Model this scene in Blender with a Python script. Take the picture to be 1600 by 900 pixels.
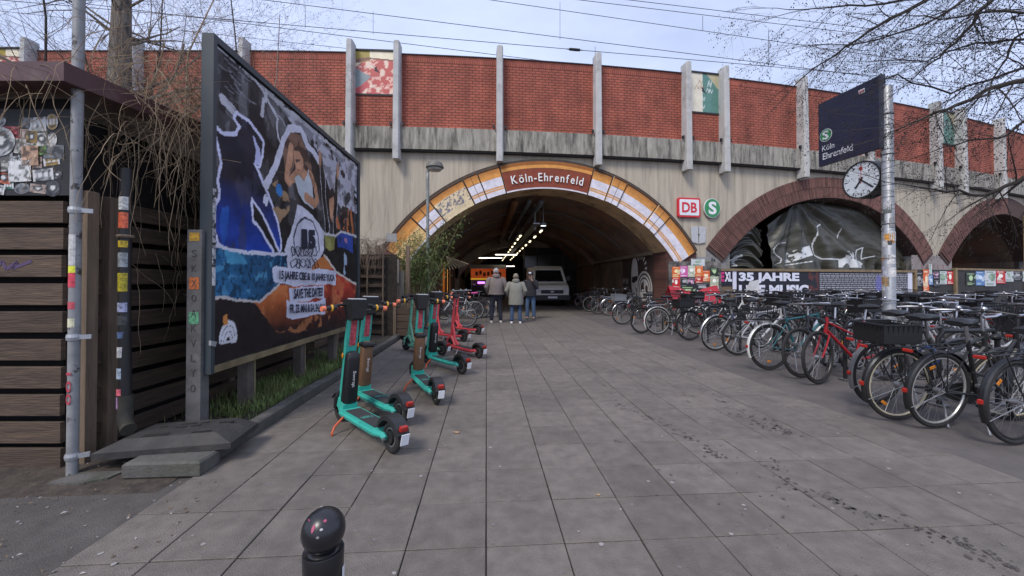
import bpy, bmesh, math, random
import numpy as np
from mathutils import Vector, Matrix

random.seed(7); np.random.seed(7)
S = bpy.context.scene
for o in list(bpy.data.objects): bpy.data.objects.remove(o)
COL = S.collection
PI = math.pi
R = math.radians

# ---------------------------------------------------------------- camera
CAM_H = 1.33; F_PX = 605.0; YAW = math.atan(40/605.0); PITCH = R(0.7)
CY = 441 - F_PX*math.tan(PITCH)
cam = bpy.data.cameras.new('camera'); camo = bpy.data.objects.new('camera', cam); COL.objects.link(camo)
cam.sensor_fit = 'HORIZONTAL'; cam.sensor_width = 36; cam.lens = F_PX/1600*36
cam.shift_y = -(450-CY)/1600
cam.clip_start = .05; cam.clip_end = 3000
camo.location = (0, 0, CAM_H); camo.rotation_euler = (PI/2+PITCH, 0, -YAW)
S.camera = camo

# ---------------------------------------------------------------- world, sun, exposure
SUN_EL, SUN_AZ = R(48), R(215)       # azimuth clockwise from +Y: behind the camera
world = bpy.data.worlds.new('World'); S.world = world; world.use_nodes = True
nt = world.node_tree; nt.nodes.clear()
out = nt.nodes.new('ShaderNodeOutputWorld'); bg = nt.nodes.new('ShaderNodeBackground')
sky = nt.nodes.new('ShaderNodeTexSky'); sky.sky_type = 'NISHITA'; sky.sun_disc = False
sky.sun_elevation = SUN_EL; sky.sun_rotation = SUN_AZ; sky.air_density = 1.0; sky.dust_density = 1.5; sky.ozone_density = 1.0
tc = nt.nodes.new('ShaderNodeTexCoord'); mp = nt.nodes.new('ShaderNodeMapping'); mp.inputs['Scale'].default_value = (1, 1, 2.6)
n1 = nt.nodes.new('ShaderNodeTexNoise'); n1.inputs['Scale'].default_value = 2.2; n1.inputs['Detail'].default_value = 7; n1.inputs['Roughness'].default_value = .55
ramp = nt.nodes.new('ShaderNodeValToRGB'); ramp.color_ramp.elements[0].position = .30; ramp.color_ramp.elements[1].position = .72
ramp.color_ramp.elements[0].color = (.60, .60, .60, 1); ramp.color_ramp.elements[1].color = (.97, .97, .97, 1)
mix = nt.nodes.new('ShaderNodeMix'); mix.data_type = 'RGBA'
mix.inputs['B'].default_value = (6.5, 7.4, 10.4, 1)
nt.links.new(tc.outputs['Generated'], mp.inputs['Vector']); nt.links.new(mp.outputs['Vector'], n1.inputs['Vector'])
nt.links.new(n1.outputs['Fac'], ramp.inputs['Fac']); nt.links.new(ramp.outputs['Color'], mix.inputs['Factor'])
nt.links.new(sky.outputs['Color'], mix.inputs['A']); nt.links.new(mix.outputs['Result'], bg.inputs['Color'])
bg.inputs['Strength'].default_value = .078
nt.links.new(bg.outputs['Background'], out.inputs['Surface'])
sl = bpy.data.lights.new('sun', 'SUN'); so = bpy.data.objects.new('sun', sl); COL.objects.link(so)
sl.energy = 1.5; sl.angle = R(18); sl.color = (1, .94, .86)
so.rotation_euler = (PI/2-SUN_EL, 0, PI-SUN_AZ)
S.view_settings.view_transform = 'Standard'; S.view_settings.look = 'None'
S.view_settings.exposure = 0.74; S.view_settings.gamma = 1.0; S.view_settings.use_curve_mapping = False
S.cycles.max_bounces = 8

# ---------------------------------------------------------------- pixel geometry (1600 x 900 photograph)
FWD = Vector((math.sin(YAW), math.cos(YAW), 0)); RGT = Vector((math.cos(YAW), -math.sin(YAW), 0)); UP = Vector((0, 0, 1))
def ray(x, y):
    u = (x-800)/F_PX; v = (CY-y)/F_PX
    cp, sp = math.cos(PITCH), math.sin(PITCH)
    f = cp - v*sp; z = sp + v*cp
    return u/f, z/f                      # lateral and vertical slope per metre of forward distance
def px(x, y, Z):
    a, b = ray(x, y)
    return FWD*Z + RGT*(a*Z) + UP*(CAM_H+b*Z)
def gp(x, y, z=0.0):
    a, b = ray(x, y); Z = (z-CAM_H)/b
    return FWD*Z + RGT*(a*Z) + UP*z

# ---------------------------------------------------------------- materials
def lin(c):
    return tuple((v/255/12.92 if v/255 <= .04045 else ((v/255+.055)/1.055)**2.4) for v in c)
MATS = {}
def mat(name, col=(.5, .5, .5), rough=.6, metal=0., var=.0, scale=8., bump=0., bscale=60., emit=0., rand=0., spec=.5,
        dirt=None, dscale=3., dlo=.5, dhi=.7, attr=False, stretch=None, alpha=None, trans=0., coat=0.):
    if name in MATS: return MATS[name]
    m = bpy.data.materials.new(name); m.use_nodes = True; N = m.node_tree.nodes; L = m.node_tree.links
    b = N['Principled BSDF']; b.inputs['Roughness'].default_value = rough; b.inputs['Metallic'].default_value = metal
    b.inputs['Specular IOR Level'].default_value = spec
    if coat: b.inputs['Coat Weight'].default_value = coat
    if trans: b.inputs['Transmission Weight'].default_value = trans
    if alpha is not None: b.inputs['Alpha'].default_value = alpha
    t = N.new('ShaderNodeTexCoord'); vec = t.outputs['Object']
    if stretch:
        mpn = N.new('ShaderNodeMapping'); mpn.inputs['Scale'].default_value = stretch; L.new(vec, mpn.inputs['Vector']); vec = mpn.outputs['Vector']
    if attr:
        a = N.new('ShaderNodeVertexColor'); a.layer_name = 'Col'; src = a.outputs['Color']
    else:
        rgb = N.new('ShaderNodeRGB'); rgb.outputs[0].default_value = (*col, 1); src = rgb.outputs[0]
    fac = None
    if var:
        n = N.new('ShaderNodeTexNoise'); n.inputs['Scale'].default_value = scale; n.inputs['Detail'].default_value = 6; n.inputs['Roughness'].default_value = .62
        L.new(vec, n.inputs['Vector'])
        mr = N.new('ShaderNodeMapRange'); mr.inputs[1].default_value = .28; mr.inputs[2].default_value = .72; mr.inputs[3].default_value = 1-var; mr.inputs[4].default_value = 1+var
        L.new(n.outputs['Fac'], mr.inputs[0]); fac = mr.outputs[0]
    if rand:
        oi = N.new('ShaderNodeObjectInfo'); mr2 = N.new('ShaderNodeMapRange'); mr2.inputs[3].default_value = 1-rand; mr2.inputs[4].default_value = 1+rand
        L.new(oi.outputs['Random'], mr2.inputs[0])
        if fac is None: fac = mr2.outputs[0]
        else:
            mm = N.new('ShaderNodeMath'); mm.operation = 'MULTIPLY'; L.new(fac, mm.inputs[0]); L.new(mr2.outputs[0], mm.inputs[1]); fac = mm.outputs[0]
    if fac is not None:
        vm = N.new('ShaderNodeVectorMath'); vm.operation = 'SCALE'; L.new(src, vm.inputs[0]); L.new(fac, vm.inputs['Scale']); src = vm.outputs[0]
    if dirt:
        n = N.new('ShaderNodeTexNoise'); n.inputs['Scale'].default_value = dscale; n.inputs['Detail'].default_value = 8; n.inputs['Roughness'].default_value = .7
        L.new(vec, n.inputs['Vector'])
        mr = N.new('ShaderNodeMapRange'); mr.inputs[1].default_value = dlo; mr.inputs[2].default_value = dhi; L.new(n.outputs['Fac'], mr.inputs[0])
        mx = N.new('ShaderNodeMix'); mx.data_type = 'RGBA'; mx.inputs['B'].default_value = (*dirt, 1)
        L.new(mr.outputs[0], mx.inputs['Factor']); L.new(src, mx.inputs['A']); src = mx.outputs['Result']
    L.new(src, b.inputs['Base Color'])
    if bump:
        n = N.new('ShaderNodeTexNoise'); n.inputs['Scale'].default_value = bscale; n.inputs['Detail'].default_value = 5; L.new(vec, n.inputs['Vector'])
        bn = N.new('ShaderNodeBump'); bn.inputs['Strength'].default_value = bump; bn.inputs['Distance'].default_value = .01
        L.new(n.outputs['Fac'], bn.inputs['Height']); L.new(bn.outputs['Normal'], b.inputs['Normal'])
    if emit:
        L.new(src, b.inputs['Emission Color']); b.inputs['Emission Strength'].default_value = emit
    MATS[name] = m
    return m
def sc(r, g, b, k=1.0):
    l = lin((r, g, b)); return tuple(min(1, v*k) for v in l)

# ---------------------------------------------------------------- mesh builder
class MB:
    def __init__(s): s.v = []; s.f = []
    def add(s, vs, fs):
        o = len(s.v); s.v += [tuple(p) for p in vs]; s.f += [tuple(i+o for i in f) for f in fs]; return s
    def box(s, c, d, m=None, bev=0):
        x, y, z = d[0]/2, d[1]/2, d[2]/2
        if bev:
            b = bev; vs = []; 
            for zz, k in ((-z, b), (-z+b, 0), (z-b, 0), (z, b)):
                for sx, sy in ((-1, -1), (1, -1), (1, 1), (-1, 1)): vs.append(Vector((sx*(x-k), sy*(y-k), zz)))
            fs = [(3, 2, 1, 0), (12, 13, 14, 15)]
            for l in range(3):
                for i in range(4): fs.append((l*4+i, l*4+(i+1) % 4, l*4+4+(i+1) % 4, l*4+4+i))
        else:
            vs = [Vector((sx*x, sy*y, sz*z)) for sz in (-1, 1) for sx, sy in ((-1, -1), (1, -1), (1, 1), (-1, 1))]
            fs = [(3, 2, 1, 0), (4, 5, 6, 7), (0, 1, 5, 4), (1, 2, 6, 5), (2, 3, 7, 6), (3, 0, 4, 7)]
        if m is not None: vs = [m @ p for p in vs]
        c = Vector(c); return s.add([p+c for p in vs], fs)
    def bar(s, a, b, w, h, up=(0, 0, 1)):          # rectangular bar from a to b
        a, b = Vector(a), Vector(b); d = b-a; L = d.length
        if L < 1e-6: return s
        x = d/L; u = Vector(up); y = u.cross(x)
        if y.length < 1e-4: y = Vector((0, 1, 0)).cross(x)
        if y.length < 1e-4: y = Vector((1, 0, 0)).cross(x)
        y.normalize(); z = x.cross(y)
        M = Matrix((x, y, z)).transposed()
        return s.box((a+b)/2, (L, w, h), M)
    def tube(s, pts, r, n=8, caps=True):
        pts = [Vector(p) for p in pts]; k = len(pts)
        rs = r if isinstance(r, (list, tuple)) else [r]*k
        ds = []
        for i in range(k):
            d = pts[min(i+1, k-1)]-pts[max(i-1, 0)]
            if d.length < 1e-9: d = Vector((0, 0, 1))
            ds.append(d.normalized())
        u = ds[0].orthogonal().normalized(); vs = []
        for i in range(k):
            u = u - ds[i]*u.dot(ds[i])
            if u.length < 1e-6: u = ds[i].orthogonal()
            u.normalize(); w = ds[i].cross(u)
            for j in range(n):
                a = 2*PI*j/n; vs.append(pts[i]+(u*math.cos(a)+w*math.sin(a))*rs[i])
        fs = []
        for i in range(k-1):
            for j in range(n): fs.append((i*n+j, i*n+(j+1) % n, (i+1)*n+(j+1) % n, (i+1)*n+j))
        if caps: fs.append(tuple(range(n-1, -1, -1))); fs.append(tuple((k-1)*n+j for j in range(n)))
        return s.add(vs, fs)
    def lathe(s, prof, c=(0, 0, 0), n=20, m=None):  # prof list of (r, z)
        vs = []; fs = []; c = Vector(c)
        for r, z in prof:
            for j in range(n):
                a = 2*PI*j/n; p = Vector((r*math.cos(a), r*math.sin(a), z)); vs.append((m @ p if m is not None else p)+c)
        for i in range(len(prof)-1):
            for j in range(n): fs.append((i*n+j, i*n+(j+1) % n, (i+1)*n+(j+1) % n, (i+1)*n+j))
        fs.append(tuple(range(n-1, -1, -1))); fs.append(tuple((len(prof)-1)*n+j for j in range(n)))
        return s.add(vs, fs)
    def torus(s, c, R_, r, n=28, k=8, ax='y', a0=0, a1=2*PI, sq=1.0):
        vs = []; fs = []; full = abs(a1-a0-2*PI) < 1e-6; m = n if full else n+1
        for i in range(m):
            a = a0+(a1-a0)*i/n
            for j in range(k):
                b = 2*PI*j/k; rr = R_+r*math.cos(b); h = r*math.sin(b)*sq
                if ax == 'y': p = (c[0]+rr*math.cos(a), c[1]+h, c[2]+rr*math.sin(a))
                elif ax == 'z': p = (c[0]+rr*math.cos(a), c[1]+rr*math.sin(a), c[2]+h)
                else: p = (c[0]+h, c[1]+rr*math.cos(a), c[2]+rr*math.sin(a))
                vs.append(p)
        for i in range(n):
            i2 = (i+1) % m
            for j in range(k): fs.append((i*k+j, i*k+(j+1) % k, i2*k+(j+1) % k, i2*k+j))
        return s.add(vs, fs)
    def prism(s, poly, d0, d1, fn):               # polygon of (a, b), extruded between d0 and d1, mapped by fn(a, b, d)
        n = len(poly); vs = [fn(a, b, d0) for a, b in poly]+[fn(a, b, d1) for a, b in poly]
        fs = [tuple(range(n)), tuple(range(2*n-1, n-1, -1))]+[(i, n+i, n+(i+1) % n, (i+1) % n) for i in range(n)]
        return s.add(vs, fs)
    def sphere(s, c, r, n=12, k=8, sq=(1, 1, 1)):
        prof = []; vs = []; fs = []
        for i in range(k+1):
            t = PI*i/k
            for j in range(n):
                a = 2*PI*j/n
                vs.append((c[0]+r*sq[0]*math.sin(t)*math.cos(a), c[1]+r*sq[1]*math.sin(t)*math.sin(a), c[2]-r*sq[2]*math.cos(t)))
        for i in range(k):
            for j in range(n): fs.append((i*n+j, i*n+(j+1) % n, (i+1)*n+(j+1) % n, (i+1)*n+j))
        return s.add(vs, fs)
    def mesh(s, name):
        me = bpy.data.meshes.new(name); me.from_pydata(s.v, [], s.f); me.update(); return me

def fixnorm(me):
    bm = bmesh.new(); bm.from_mesh(me); bmesh.ops.remove_doubles(bm, verts=bm.verts, dist=1e-5); bmesh.ops.recalc_face_normals(bm, faces=bm.faces); bm.to_mesh(me); bm.free()
def obj(name, mb, m, parent=None, smooth=False, loc=None, rot=None):
    me = mb if isinstance(mb, bpy.types.Mesh) else mb.mesh(name)
    if not isinstance(mb, bpy.types.Mesh):
        if len(me.polygons) < 60000: fixnorm(me)
        if smooth:
            me.polygons.foreach_set('use_smooth', [True]*len(me.polygons))
            try: me.set_sharp_from_angle(angle=R(42))
            except Exception: pass
    if m is not None and not me.materials: me.materials.append(m)
    o = bpy.data.objects.new(name, me); COL.objects.link(o)
    if parent is not None: o.parent = parent
    if loc is not None: o.location = loc
    if rot is not None: o.rotation_euler = rot
    return o
def tag(o, label=None, cat=None, group=None, kind=None):
    if label: o['label'] = label
    if cat: o['category'] = cat
    if group: o['group'] = group
    if kind: o['kind'] = kind
    return o
def thing(name, label, cat, loc=(0, 0, 0), rotz=0, group=None):
    o = bpy.data.objects.new(name, None); COL.objects.link(o); o.empty_display_size = .1
    o.location = loc; o.rotation_euler = (0, 0, rotz); return tag(o, label, cat, group)
def struct(name, mb, m, smooth=False): return tag(obj(name, mb, m, None, smooth), kind='structure')
def copy_tree(o, parent=None):
    c = o.copy(); COL.objects.link(c); c.parent = parent
    for ch in list(o.children): copy_tree(ch, c)
    return c
FONT_CACHE = {}
def text_mesh(body, size, extrude=.001, offset=0., align='CENTER'):
    cu = bpy.data.curves.new('lettering', 'FONT'); cu.body = body; cu.size = size; cu.extrude = extrude; cu.offset = offset
    cu.align_x = align; cu.align_y = 'CENTER'; cu.resolution_u = 4
    ob = bpy.data.objects.new('lettering', cu); COL.objects.link(ob)
    bpy.context.view_layer.update()
    me = bpy.data.meshes.new_from_object(ob.evaluated_get(bpy.context.evaluated_depsgraph_get()))
    bpy.data.objects.remove(ob); bpy.data.curves.remove(cu)
    me.materials.clear()
    return me
def text(body, size, origin, xdir, ydir, m, parent=None, fit=None, name='lettering', offset=0., extrude=.001, align='CENTER', shear=0.):
    """flat lettering laid in the plane xdir/ydir; fit = (width, height) stretches it"""
    me = text_mesh(body, size, extrude, offset, align)
    co = np.zeros(len(me.vertices)*3); me.vertices.foreach_get('co', co); co = co.reshape(-1, 3)
    if len(co) == 0: return None
    if fit:
        w = np.ptp(co[:, 0]); h = np.ptp(co[:, 1])
        co[:, 0] -= (co[:, 0].max()+co[:, 0].min())/2; co[:, 1] -= (co[:, 1].max()+co[:, 1].min())/2
        co[:, 0] *= fit[0]/w; co[:, 1] *= fit[1]/h
    if shear: co[:, 0] += shear*co[:, 1]
    me.vertices.foreach_set('co', co.ravel())
    x = Vector(xdir).normalized(); y = Vector(ydir).normalized(); z = x.cross(y)
    M = Matrix((x, y, z)).transposed().to_4x4(); M.translation = Vector(origin)
    me.transform(M); me.materials.append(m)
    return obj(name, me, None, parent)

# flat print painted into vertex colours of a fine grid
class Canvas:
    def __init__(s, w, h, res, col):
        s.w, s.h = w, h; s.nx, s.ny = int(w/res)+1, int(h/res)+1
        s.X, s.Y = np.meshgrid(np.linspace(0, w, s.nx), np.linspace(0, h, s.ny))
        s.c = np.zeros((s.ny, s.nx, 3)); s.c[:] = col
    def noise(s, fx, fy, seed=0):
        rng = np.random.RandomState(seed); out = np.zeros_like(s.X); amp = 1; tot = 0
        for o in range(4):
            gx, gy = int(s.w*fx*2**o)+3, int(s.h*fy*2**o)+3; g = rng.rand(gy, gx)
            x = s.X/s.w*(gx-1.001); y = s.Y/s.h*(gy-1.001); i = x.astype(int); j = y.astype(int); a = x-i; b = y-j
            a = a*a*(3-2*a); b = b*b*(3-2*b)
            out += amp*((g[j, i]*(1-a)+g[j, i+1]*a)*(1-b)+(g[j+1, i]*(1-a)+g[j+1, i+1]*a)*b); tot += amp; amp *= .5
        return out/tot
    def poly(s, pts):
        m = np.zeros(s.X.shape, bool); n = len(pts)
        for i in range(n):
            x0, y0 = pts[i]; x1, y1 = pts[(i+1) % n]
            if y0 == y1: continue
            cnd = ((s.Y >= min(y0, y1)) & (s.Y < max(y0, y1)))
            xi = x0+(s.Y-y0)/(y1-y0)*(x1-x0); m ^= cnd & (s.X < xi)
        return m
    def line(s, pts, wd):
        m = np.zeros(s.X.shape, bool)
        for (x0, y0), (x1, y1) in zip(pts[:-1], pts[1:]):
            dx, dy = x1-x0, y1-y0; l2 = dx*dx+dy*dy+1e-12
            t = np.clip(((s.X-x0)*dx+(s.Y-y0)*dy)/l2, 0, 1)
            m |= (s.X-x0-t*dx)**2+(s.Y-y0-t*dy)**2 < wd*wd
        return m
    def ell(s, cx, cy, a, b): return ((s.X-cx)/a)**2+((s.Y-cy)/b)**2 < 1
    def set(s, m, col, k=1.0):
        s.c[m] = s.c[m]*(1-k)+np.array(col)*k
    def mesh(s, name, fn):
        vs = [fn(float(x), float(y)) for x, y in zip(s.X.ravel(), s.Y.ravel())]
        nx, ny = s.nx, s.ny
        idx = np.arange(nx*ny).reshape(ny, nx)
        f = np.stack([idx[:-1, :-1], idx[:-1, 1:], idx[1:, 1:], idx[1:, :-1]], -1).reshape(-1, 4)
        me = bpy.data.meshes.new(name); me.from_pydata([tuple(v) for v in vs], [], f.tolist())
        at = me.color_attributes.new('Col', 'FLOAT_COLOR', 'POINT')
        a = np.ones((nx*ny, 4)); a[:, :3] = np.clip(s.c.reshape(-1, 3), 0, 1); at.data.foreach_set('color', a.ravel())
        me.update(); return me
PRINT = mat('printed_paper', attr=True, rough=.55, var=.10, scale=14, bump=.25, bscale=9)
PAINT = mat('wall_paint', attr=True, rough=.8, var=.18, scale=6, bump=.15, bscale=40)

# common materials
M_black = mat('black_plastic', (.012, .012, .013), .45)
M_rubber = mat('tyre_rubber', (.018, .017, .017), .8, var=.3, scale=20)
M_chrome = mat('brushed_steel', (.55, .55, .56), .32, 1.0, var=.15, scale=12)
M_dullsteel = mat('dull_steel', (.30, .30, .31), .5, .8, var=.25, scale=10)
M_galv = mat('galvanised_steel', (.42, .43, .44), .5, .55, var=.18, scale=6, dirt=(.12, .12, .11), dscale=5, dlo=.55, dhi=.8)
M_white = mat('white_paint', (.75, .76, .78), .5, var=.06)
M_red = mat('red_paint', (.45, .02, .02), .35)
M_lamp = mat('red_reflector', (.36, .02, .012), .3)
# ================================================================ ground
M_asph = mat('asphalt', (.085, .076, .068), .9, var=.28, scale=5, bump=.9, bscale=140, dirt=(.13, .12, .11), dscale=1.3, dlo=.5, dhi=.85)
M_joint = mat('joint_sand', (.026, .022, .019), .95, var=.4, scale=30, dirt=(.13, .115, .10), dscale=1.7, dlo=.58, dhi=.74)
M_slab = mat('concrete_slab', (.160, .139, .119), .78, var=.24, scale=9, bump=.8, bscale=150, rand=.12, dirt=(.098, .085, .075), dscale=1.3, dlo=.5, dhi=.74)
def slab_world(m):
    for n in m.node_tree.nodes:
        if n.type == 'TEX_NOISE':
            g = [x for x in m.node_tree.nodes if x.type == 'NEW_GEOMETRY'] or [m.node_tree.nodes.new('ShaderNodeNewGeometry')]
            m.node_tree.links.new(g[0].outputs['Position'], n.inputs['Vector'])
slab_world(M_slab)
g = MB(); g.add([(-400, -60, -.05), (400, -60, -.05), (400, 700, -.05), (-400, 700, -.05)], [(0, 1, 2, 3)])
struct('ground', g, M_asph)
a = MB(); a.add([(-9, -3, -.012), (-2.0, -3, -.012), (-2.0, 3.6, -.012), (-9, 3.6, -.012)], [(0, 1, 2, 3)])
struct('asphalt_path', a, M_asph)
b = MB(); b.add([(3.61, -3, -.010), (34, -3, -.010), (34, 24, -.010), (3.61, 24, -.010)], [(0, 1, 2, 3)])
struct('bicycle_parking_ground', b, mat('worn_asphalt', (.115, .10, .092), .88, var=.22, scale=2.5, bump=.7, bscale=110, dirt=(.06, .055, .05), dscale=.8, dlo=.5, dhi=.75))
p = MB(); p.add([(-2.0, -3, -.009), (3.61, -3, -.009), (3.61, 50, -.009), (-2.0, 50, -.009)], [(0, 1, 2, 3)])
pave = struct('pavement', p, M_joint)
T = .40; Y0 = .367
tm = MB().box((0, 0, -.006), (T-.007, T-.007, .014), None, .0025).mesh('paving_slab'); fixnorm(tm); tm.materials.append(M_slab)
cells = []
for i in range(-5, 9):
    for j in range(-6, 122):
        cx, cy = (i+.5)*T, Y0+(j+.5)*T
        f = cx*FWD.x+cy*FWD.y; r_ = (cx*RGT.x+cy*RGT.y)
        vis = f > .9 and abs(r_) < f*1.36+.3
        cells.append(((0 if vis else 1, f*f+.3*r_*r_), cx, cy))
cells.sort()
far = MB()
for k, (_, cx, cy) in enumerate(cells):
    dz = random.uniform(-.0018, .0018); rx, ry = random.uniform(-.004, .004), random.uniform(-.004, .004)
    if k < 290:
        o = obj('paving_slab', tm, None, pave); o.location = (cx, cy, dz); o.rotation_euler = (rx, ry, random.uniform(-.006, .006))
    else:
        far.box((cx, cy, -.0058+dz), (T-.009, T-.009, .0135), Matrix.Rotation(random.uniform(-.006, .006), 3, 'Z'))
tag(obj('paving_slabs_beyond', far, M_slab, pave), kind='stuff')
# kerb stones along the planted strip
M_kerb = mat('kerb_concrete', (.105, .098, .09), .9, var=.3, scale=7, bump=.6, bscale=60, dirt=(.05, .055, .035), dscale=4, dlo=.45, dhi=.7)
kerb = thing('kerb', 'low worn concrete kerb edging the planted strip under the billboard', 'kerb', (-2.06, 3.15, 0))
for k in range(10):
    m_ = MB().box((0, .5, .03), (.11, .99, .12), None, .012)
    o = obj('kerb_stone', m_, M_kerb, kerb); o.location = (random.uniform(-.012, .012)-.012*k, k*1.0-.1, random.uniform(-.012, .012))
M_soil = mat('bare_soil', (.052, .04, .031), .95, var=.45, scale=9, bump=1.0, bscale=35, dirt=(.10, .085, .06), dscale=7, dlo=.52, dhi=.72)
gs = MB(); nx, ny = 14, 60
for j in range(ny+1):
    for i in range(nx+1):
        x = -4.6+(2.5)*i/nx; y = 2.55+11.5*j/ny
        if j < 4: y += .16*math.sin(x*5.3)*math.sin(x*2.1+1)*(1-j/4)+random.uniform(-.04, .04)
        gs.v.append((x-.012*(y-2.7), y, (.035+.03*math.sin(x*3+y*1.7)+random.uniform(-.015, .015))*min(1, max(0, (y-2.75)/.6))-.016*max(0, 1-(y-2.5)/.5)))
for j in range(ny):
    for i in range(nx): q = j*(nx+1)+i; gs.f.append((q, q+1, q+nx+2, q+nx+1))
struct('planted_strip', gs, M_soil, True)
# grass tufts
gr = MB()
for k in range(5200):
    y = random.triangular(3.1, 8.4, 5.0); x = -2.16-abs(random.gauss(0, .42))-.012*(y-2.7)
    if y < 3.9 and random.random() < .75: continue
    h = random.uniform(.05, .16); a_ = random.uniform(0, 2*PI); l = random.uniform(.01, .10); w = .004
    c_, s_ = math.cos(a_), math.sin(a_); b0 = Vector((x, y, .03)); t0 = b0+Vector((c_*l, s_*l, h)); mid = b0+Vector((c_*l*.3, s_*l*.3, h*.6))
    sd = Vector((-s_, c_, 0))*w
    gr.add([b0-sd, b0+sd, mid+sd*.8, mid-sd*.8, t0], [(0, 1, 2, 3), (3, 2, 4)])
tag(obj('grass', gr, mat('grass_blades', (.13, .18, .05), .7, var=.45, scale=3, dirt=(.16, .13, .06), dscale=2.2, dlo=.52, dhi=.68)), 'short green grass tufts along the kerb under the billboard', 'grass', kind='stuff')
# dry leaves and litter on the strip and along the fence foot
lt = MB(); lt2 = MB()
for k in range(620):
    if random.random() < .72: y = random.uniform(2.7, 9); x = random.uniform(-3.0, -2.12); z = .075
    else: x = random.uniform(-4.2, -1.6); y = random.uniform(1.7, 2.75); z = .004
    s_ = random.uniform(.005, .016); a_ = random.uniform(0, PI); t_ = random.uniform(-.4, .4)
    M3 = Matrix.Rotation(a_, 3, 'Z') @ Matrix.Rotation(t_, 3, 'X')
    (lt if random.random() < .8 else lt2).add([M3 @ Vector(q)+Vector((x, y, z)) for q in ((-s_, 0, 0), (0, -s_*.5, .004), (s_, 0, 0), (0, s_*.5, .004))], [(0, 1, 2, 3)])
tag(obj('leaf_litter', lt, mat('dry_leaf', (.16, .11, .07), .9, rand=.2, var=.4, scale=20)), 'dry brown leaf litter scattered on soil by the plank fence', 'litter', kind='stuff')
tag(obj('paper_scraps', lt2, mat('paper_scrap', (.36, .34, .32), .9)), 'pale paper scraps and cigarette ends on the soil', 'litter', kind='stuff')
# chewing gum spots and cigarette ends on the slabs
def blob(mb, x, y, r, z=.0035, n=8, ecc=1.0, rot=0):
    vs = []
    for i in range(n):
        a_ = 2*PI*i/n; q = r*random.uniform(.7, 1.15); u, v = q*math.cos(a_)*ecc, q*math.sin(a_)
        vs.append((x+u*math.cos(rot)-v*math.sin(rot), y+u*math.sin(rot)+v*math.cos(rot), z))
    mb.add(vs, [tuple(range(n))])
gum = MB(); gum2 = MB()
for k in range(650):
    y = .9+random.random()**1.4*11; x = random.uniform(-1.95, 3.55)
    blob(gum if k % 3 else gum2, x, y, random.uniform(.005, .014))
for k in range(90):
    blob(gum2, random.uniform(-4.5, -2.0), random.uniform(.9, 2.6), random.uniform(.003, .008), z=-.006)
tag(obj('chewing_gum_spots', gum, mat('old_gum', (.17, .16, .155), .8)), 'flattened grey chewing gum spots on the paving slabs', 'gum', kind='stuff')
tag(obj('pale_litter_specks', gum2, mat('pale_gum', (.30, .28, .27), .8)), 'pale specks of gum and ash on the ground', 'litter', kind='stuff')
st = MB()
def trail(pts, n, spread, r0, r1):
    P = [gp(*q) for q in pts]
    for k in range(int(n*1.7)):
        t = random.random()*(len(P)-1); i = int(t); q = P[i].lerp(P[i+1], t-i)
        cl = math.sin(t*9.0)*.5+.5
        blob(st, q.x+random.gauss(0, spread*(.4+cl)), q.y+random.gauss(0, spread*(.4+cl)), random.uniform(r0, r1)*random.uniform(.3, .85), z=.0042, n=9, ecc=random.uniform(.8, 2.0), rot=random.uniform(0, PI))
trail([(905, 560), (935, 590), (965, 632), (1010, 650), (1055, 670)], 60, .04, .006, .018)
trail([(1055, 670), (1100, 700), (1125, 715)], 36, .05, .008, .02)
trail([(930, 520), (1060, 570), (1100, 610), (1160, 650), (1215, 675)], 70, .05, .006, .02)
trail([(1195, 655), (1235, 680)], 30, .05, .008, .02)
trail([(1060, 605), (1090, 648)], 16, .01, .008, .015)
trail([(1200, 720), (1225, 745), (1240, 770)], 18, .04, .008, .022)
trail([(1230, 762), (1290, 775), (1340, 800), (1400, 812)], 42, .035, .006, .02)
trail([(1440, 830), (1500, 850), (1580, 885)], 40, .03, .006, .018)
trail([(1150, 860), (1300, 835), (1000, 640), (1260, 880)], 24, .3, .006, .018)
tag(obj('drip_stains', st, mat('wet_stain', (.078, .067, .059), .65, var=.3, scale=30)), 'dark dripped stains trailing across the paving slabs', 'stain', kind='stuff')
for x_, y_, r_ in ((714, 677, .035), (935, 775, .016)):
    q = gp(x_, y_); lf = MB(); pts = [(math.cos(t)*r_*random.uniform(.6, 1.1), math.sin(t)*r_*.6*random.uniform(.6, 1.1)) for t in [i*PI/5 for i in range(10)]]
    lf.prism(pts, .006, .009, lambda u, v, d: (q.x+u, q.y+v, d+abs(u)*.2))
    tag(obj('fallen_leaf', lf, mat('tan_leaf', (.38, .24, .13), .85, var=.3, scale=40)), 'curled tan leaf lying on slabs near the rear scooter wheel' if r_ > .02 else 'tiny yellow scrap of leaf lying alone on the paving', 'leaf')

# ================================================================ the railway viaduct
def facZ(X):
    return 14.5+.105*X+.0052*X*X if X > -10.1 else 13.97
_X = np.arange(-44, 70, .05); _Z = np.array([facZ(x) for x in _X])
_s = np.concatenate([[0], np.cumsum(np.hypot(np.diff(_X), np.diff(_Z)))])
def _Xof(x):                                     # lateral camera coordinate where pixel column x meets the facade
    u = (x-800)/F_PX; X = u*14.5
    for _ in range(60): X = u*facZ(X)
    return X
_s -= np.interp(_Xof(780), _X, _s)
def fs(x): return float(np.interp(_Xof(x), _X, _s))
def fz(x, y):
    Z = facZ(_Xof(x)); return CAM_H+ray(x, y)[1]*Z
def FP(s, d, z):
    X = float(np.interp(s, _s, _X)); Z = float(np.interp(s, _s, _Z))
    X2 = float(np.interp(s+.1, _s, _X)); Z2 = float(np.interp(s+.1, _s, _Z)); tx, tz = X2-X, Z2-Z; l = math.hypot(tx, tz); tx /= l; tz /= l
    X += tz*d; Z -= tx*d
    return FWD*Z+RGT*X+UP*z
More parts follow.
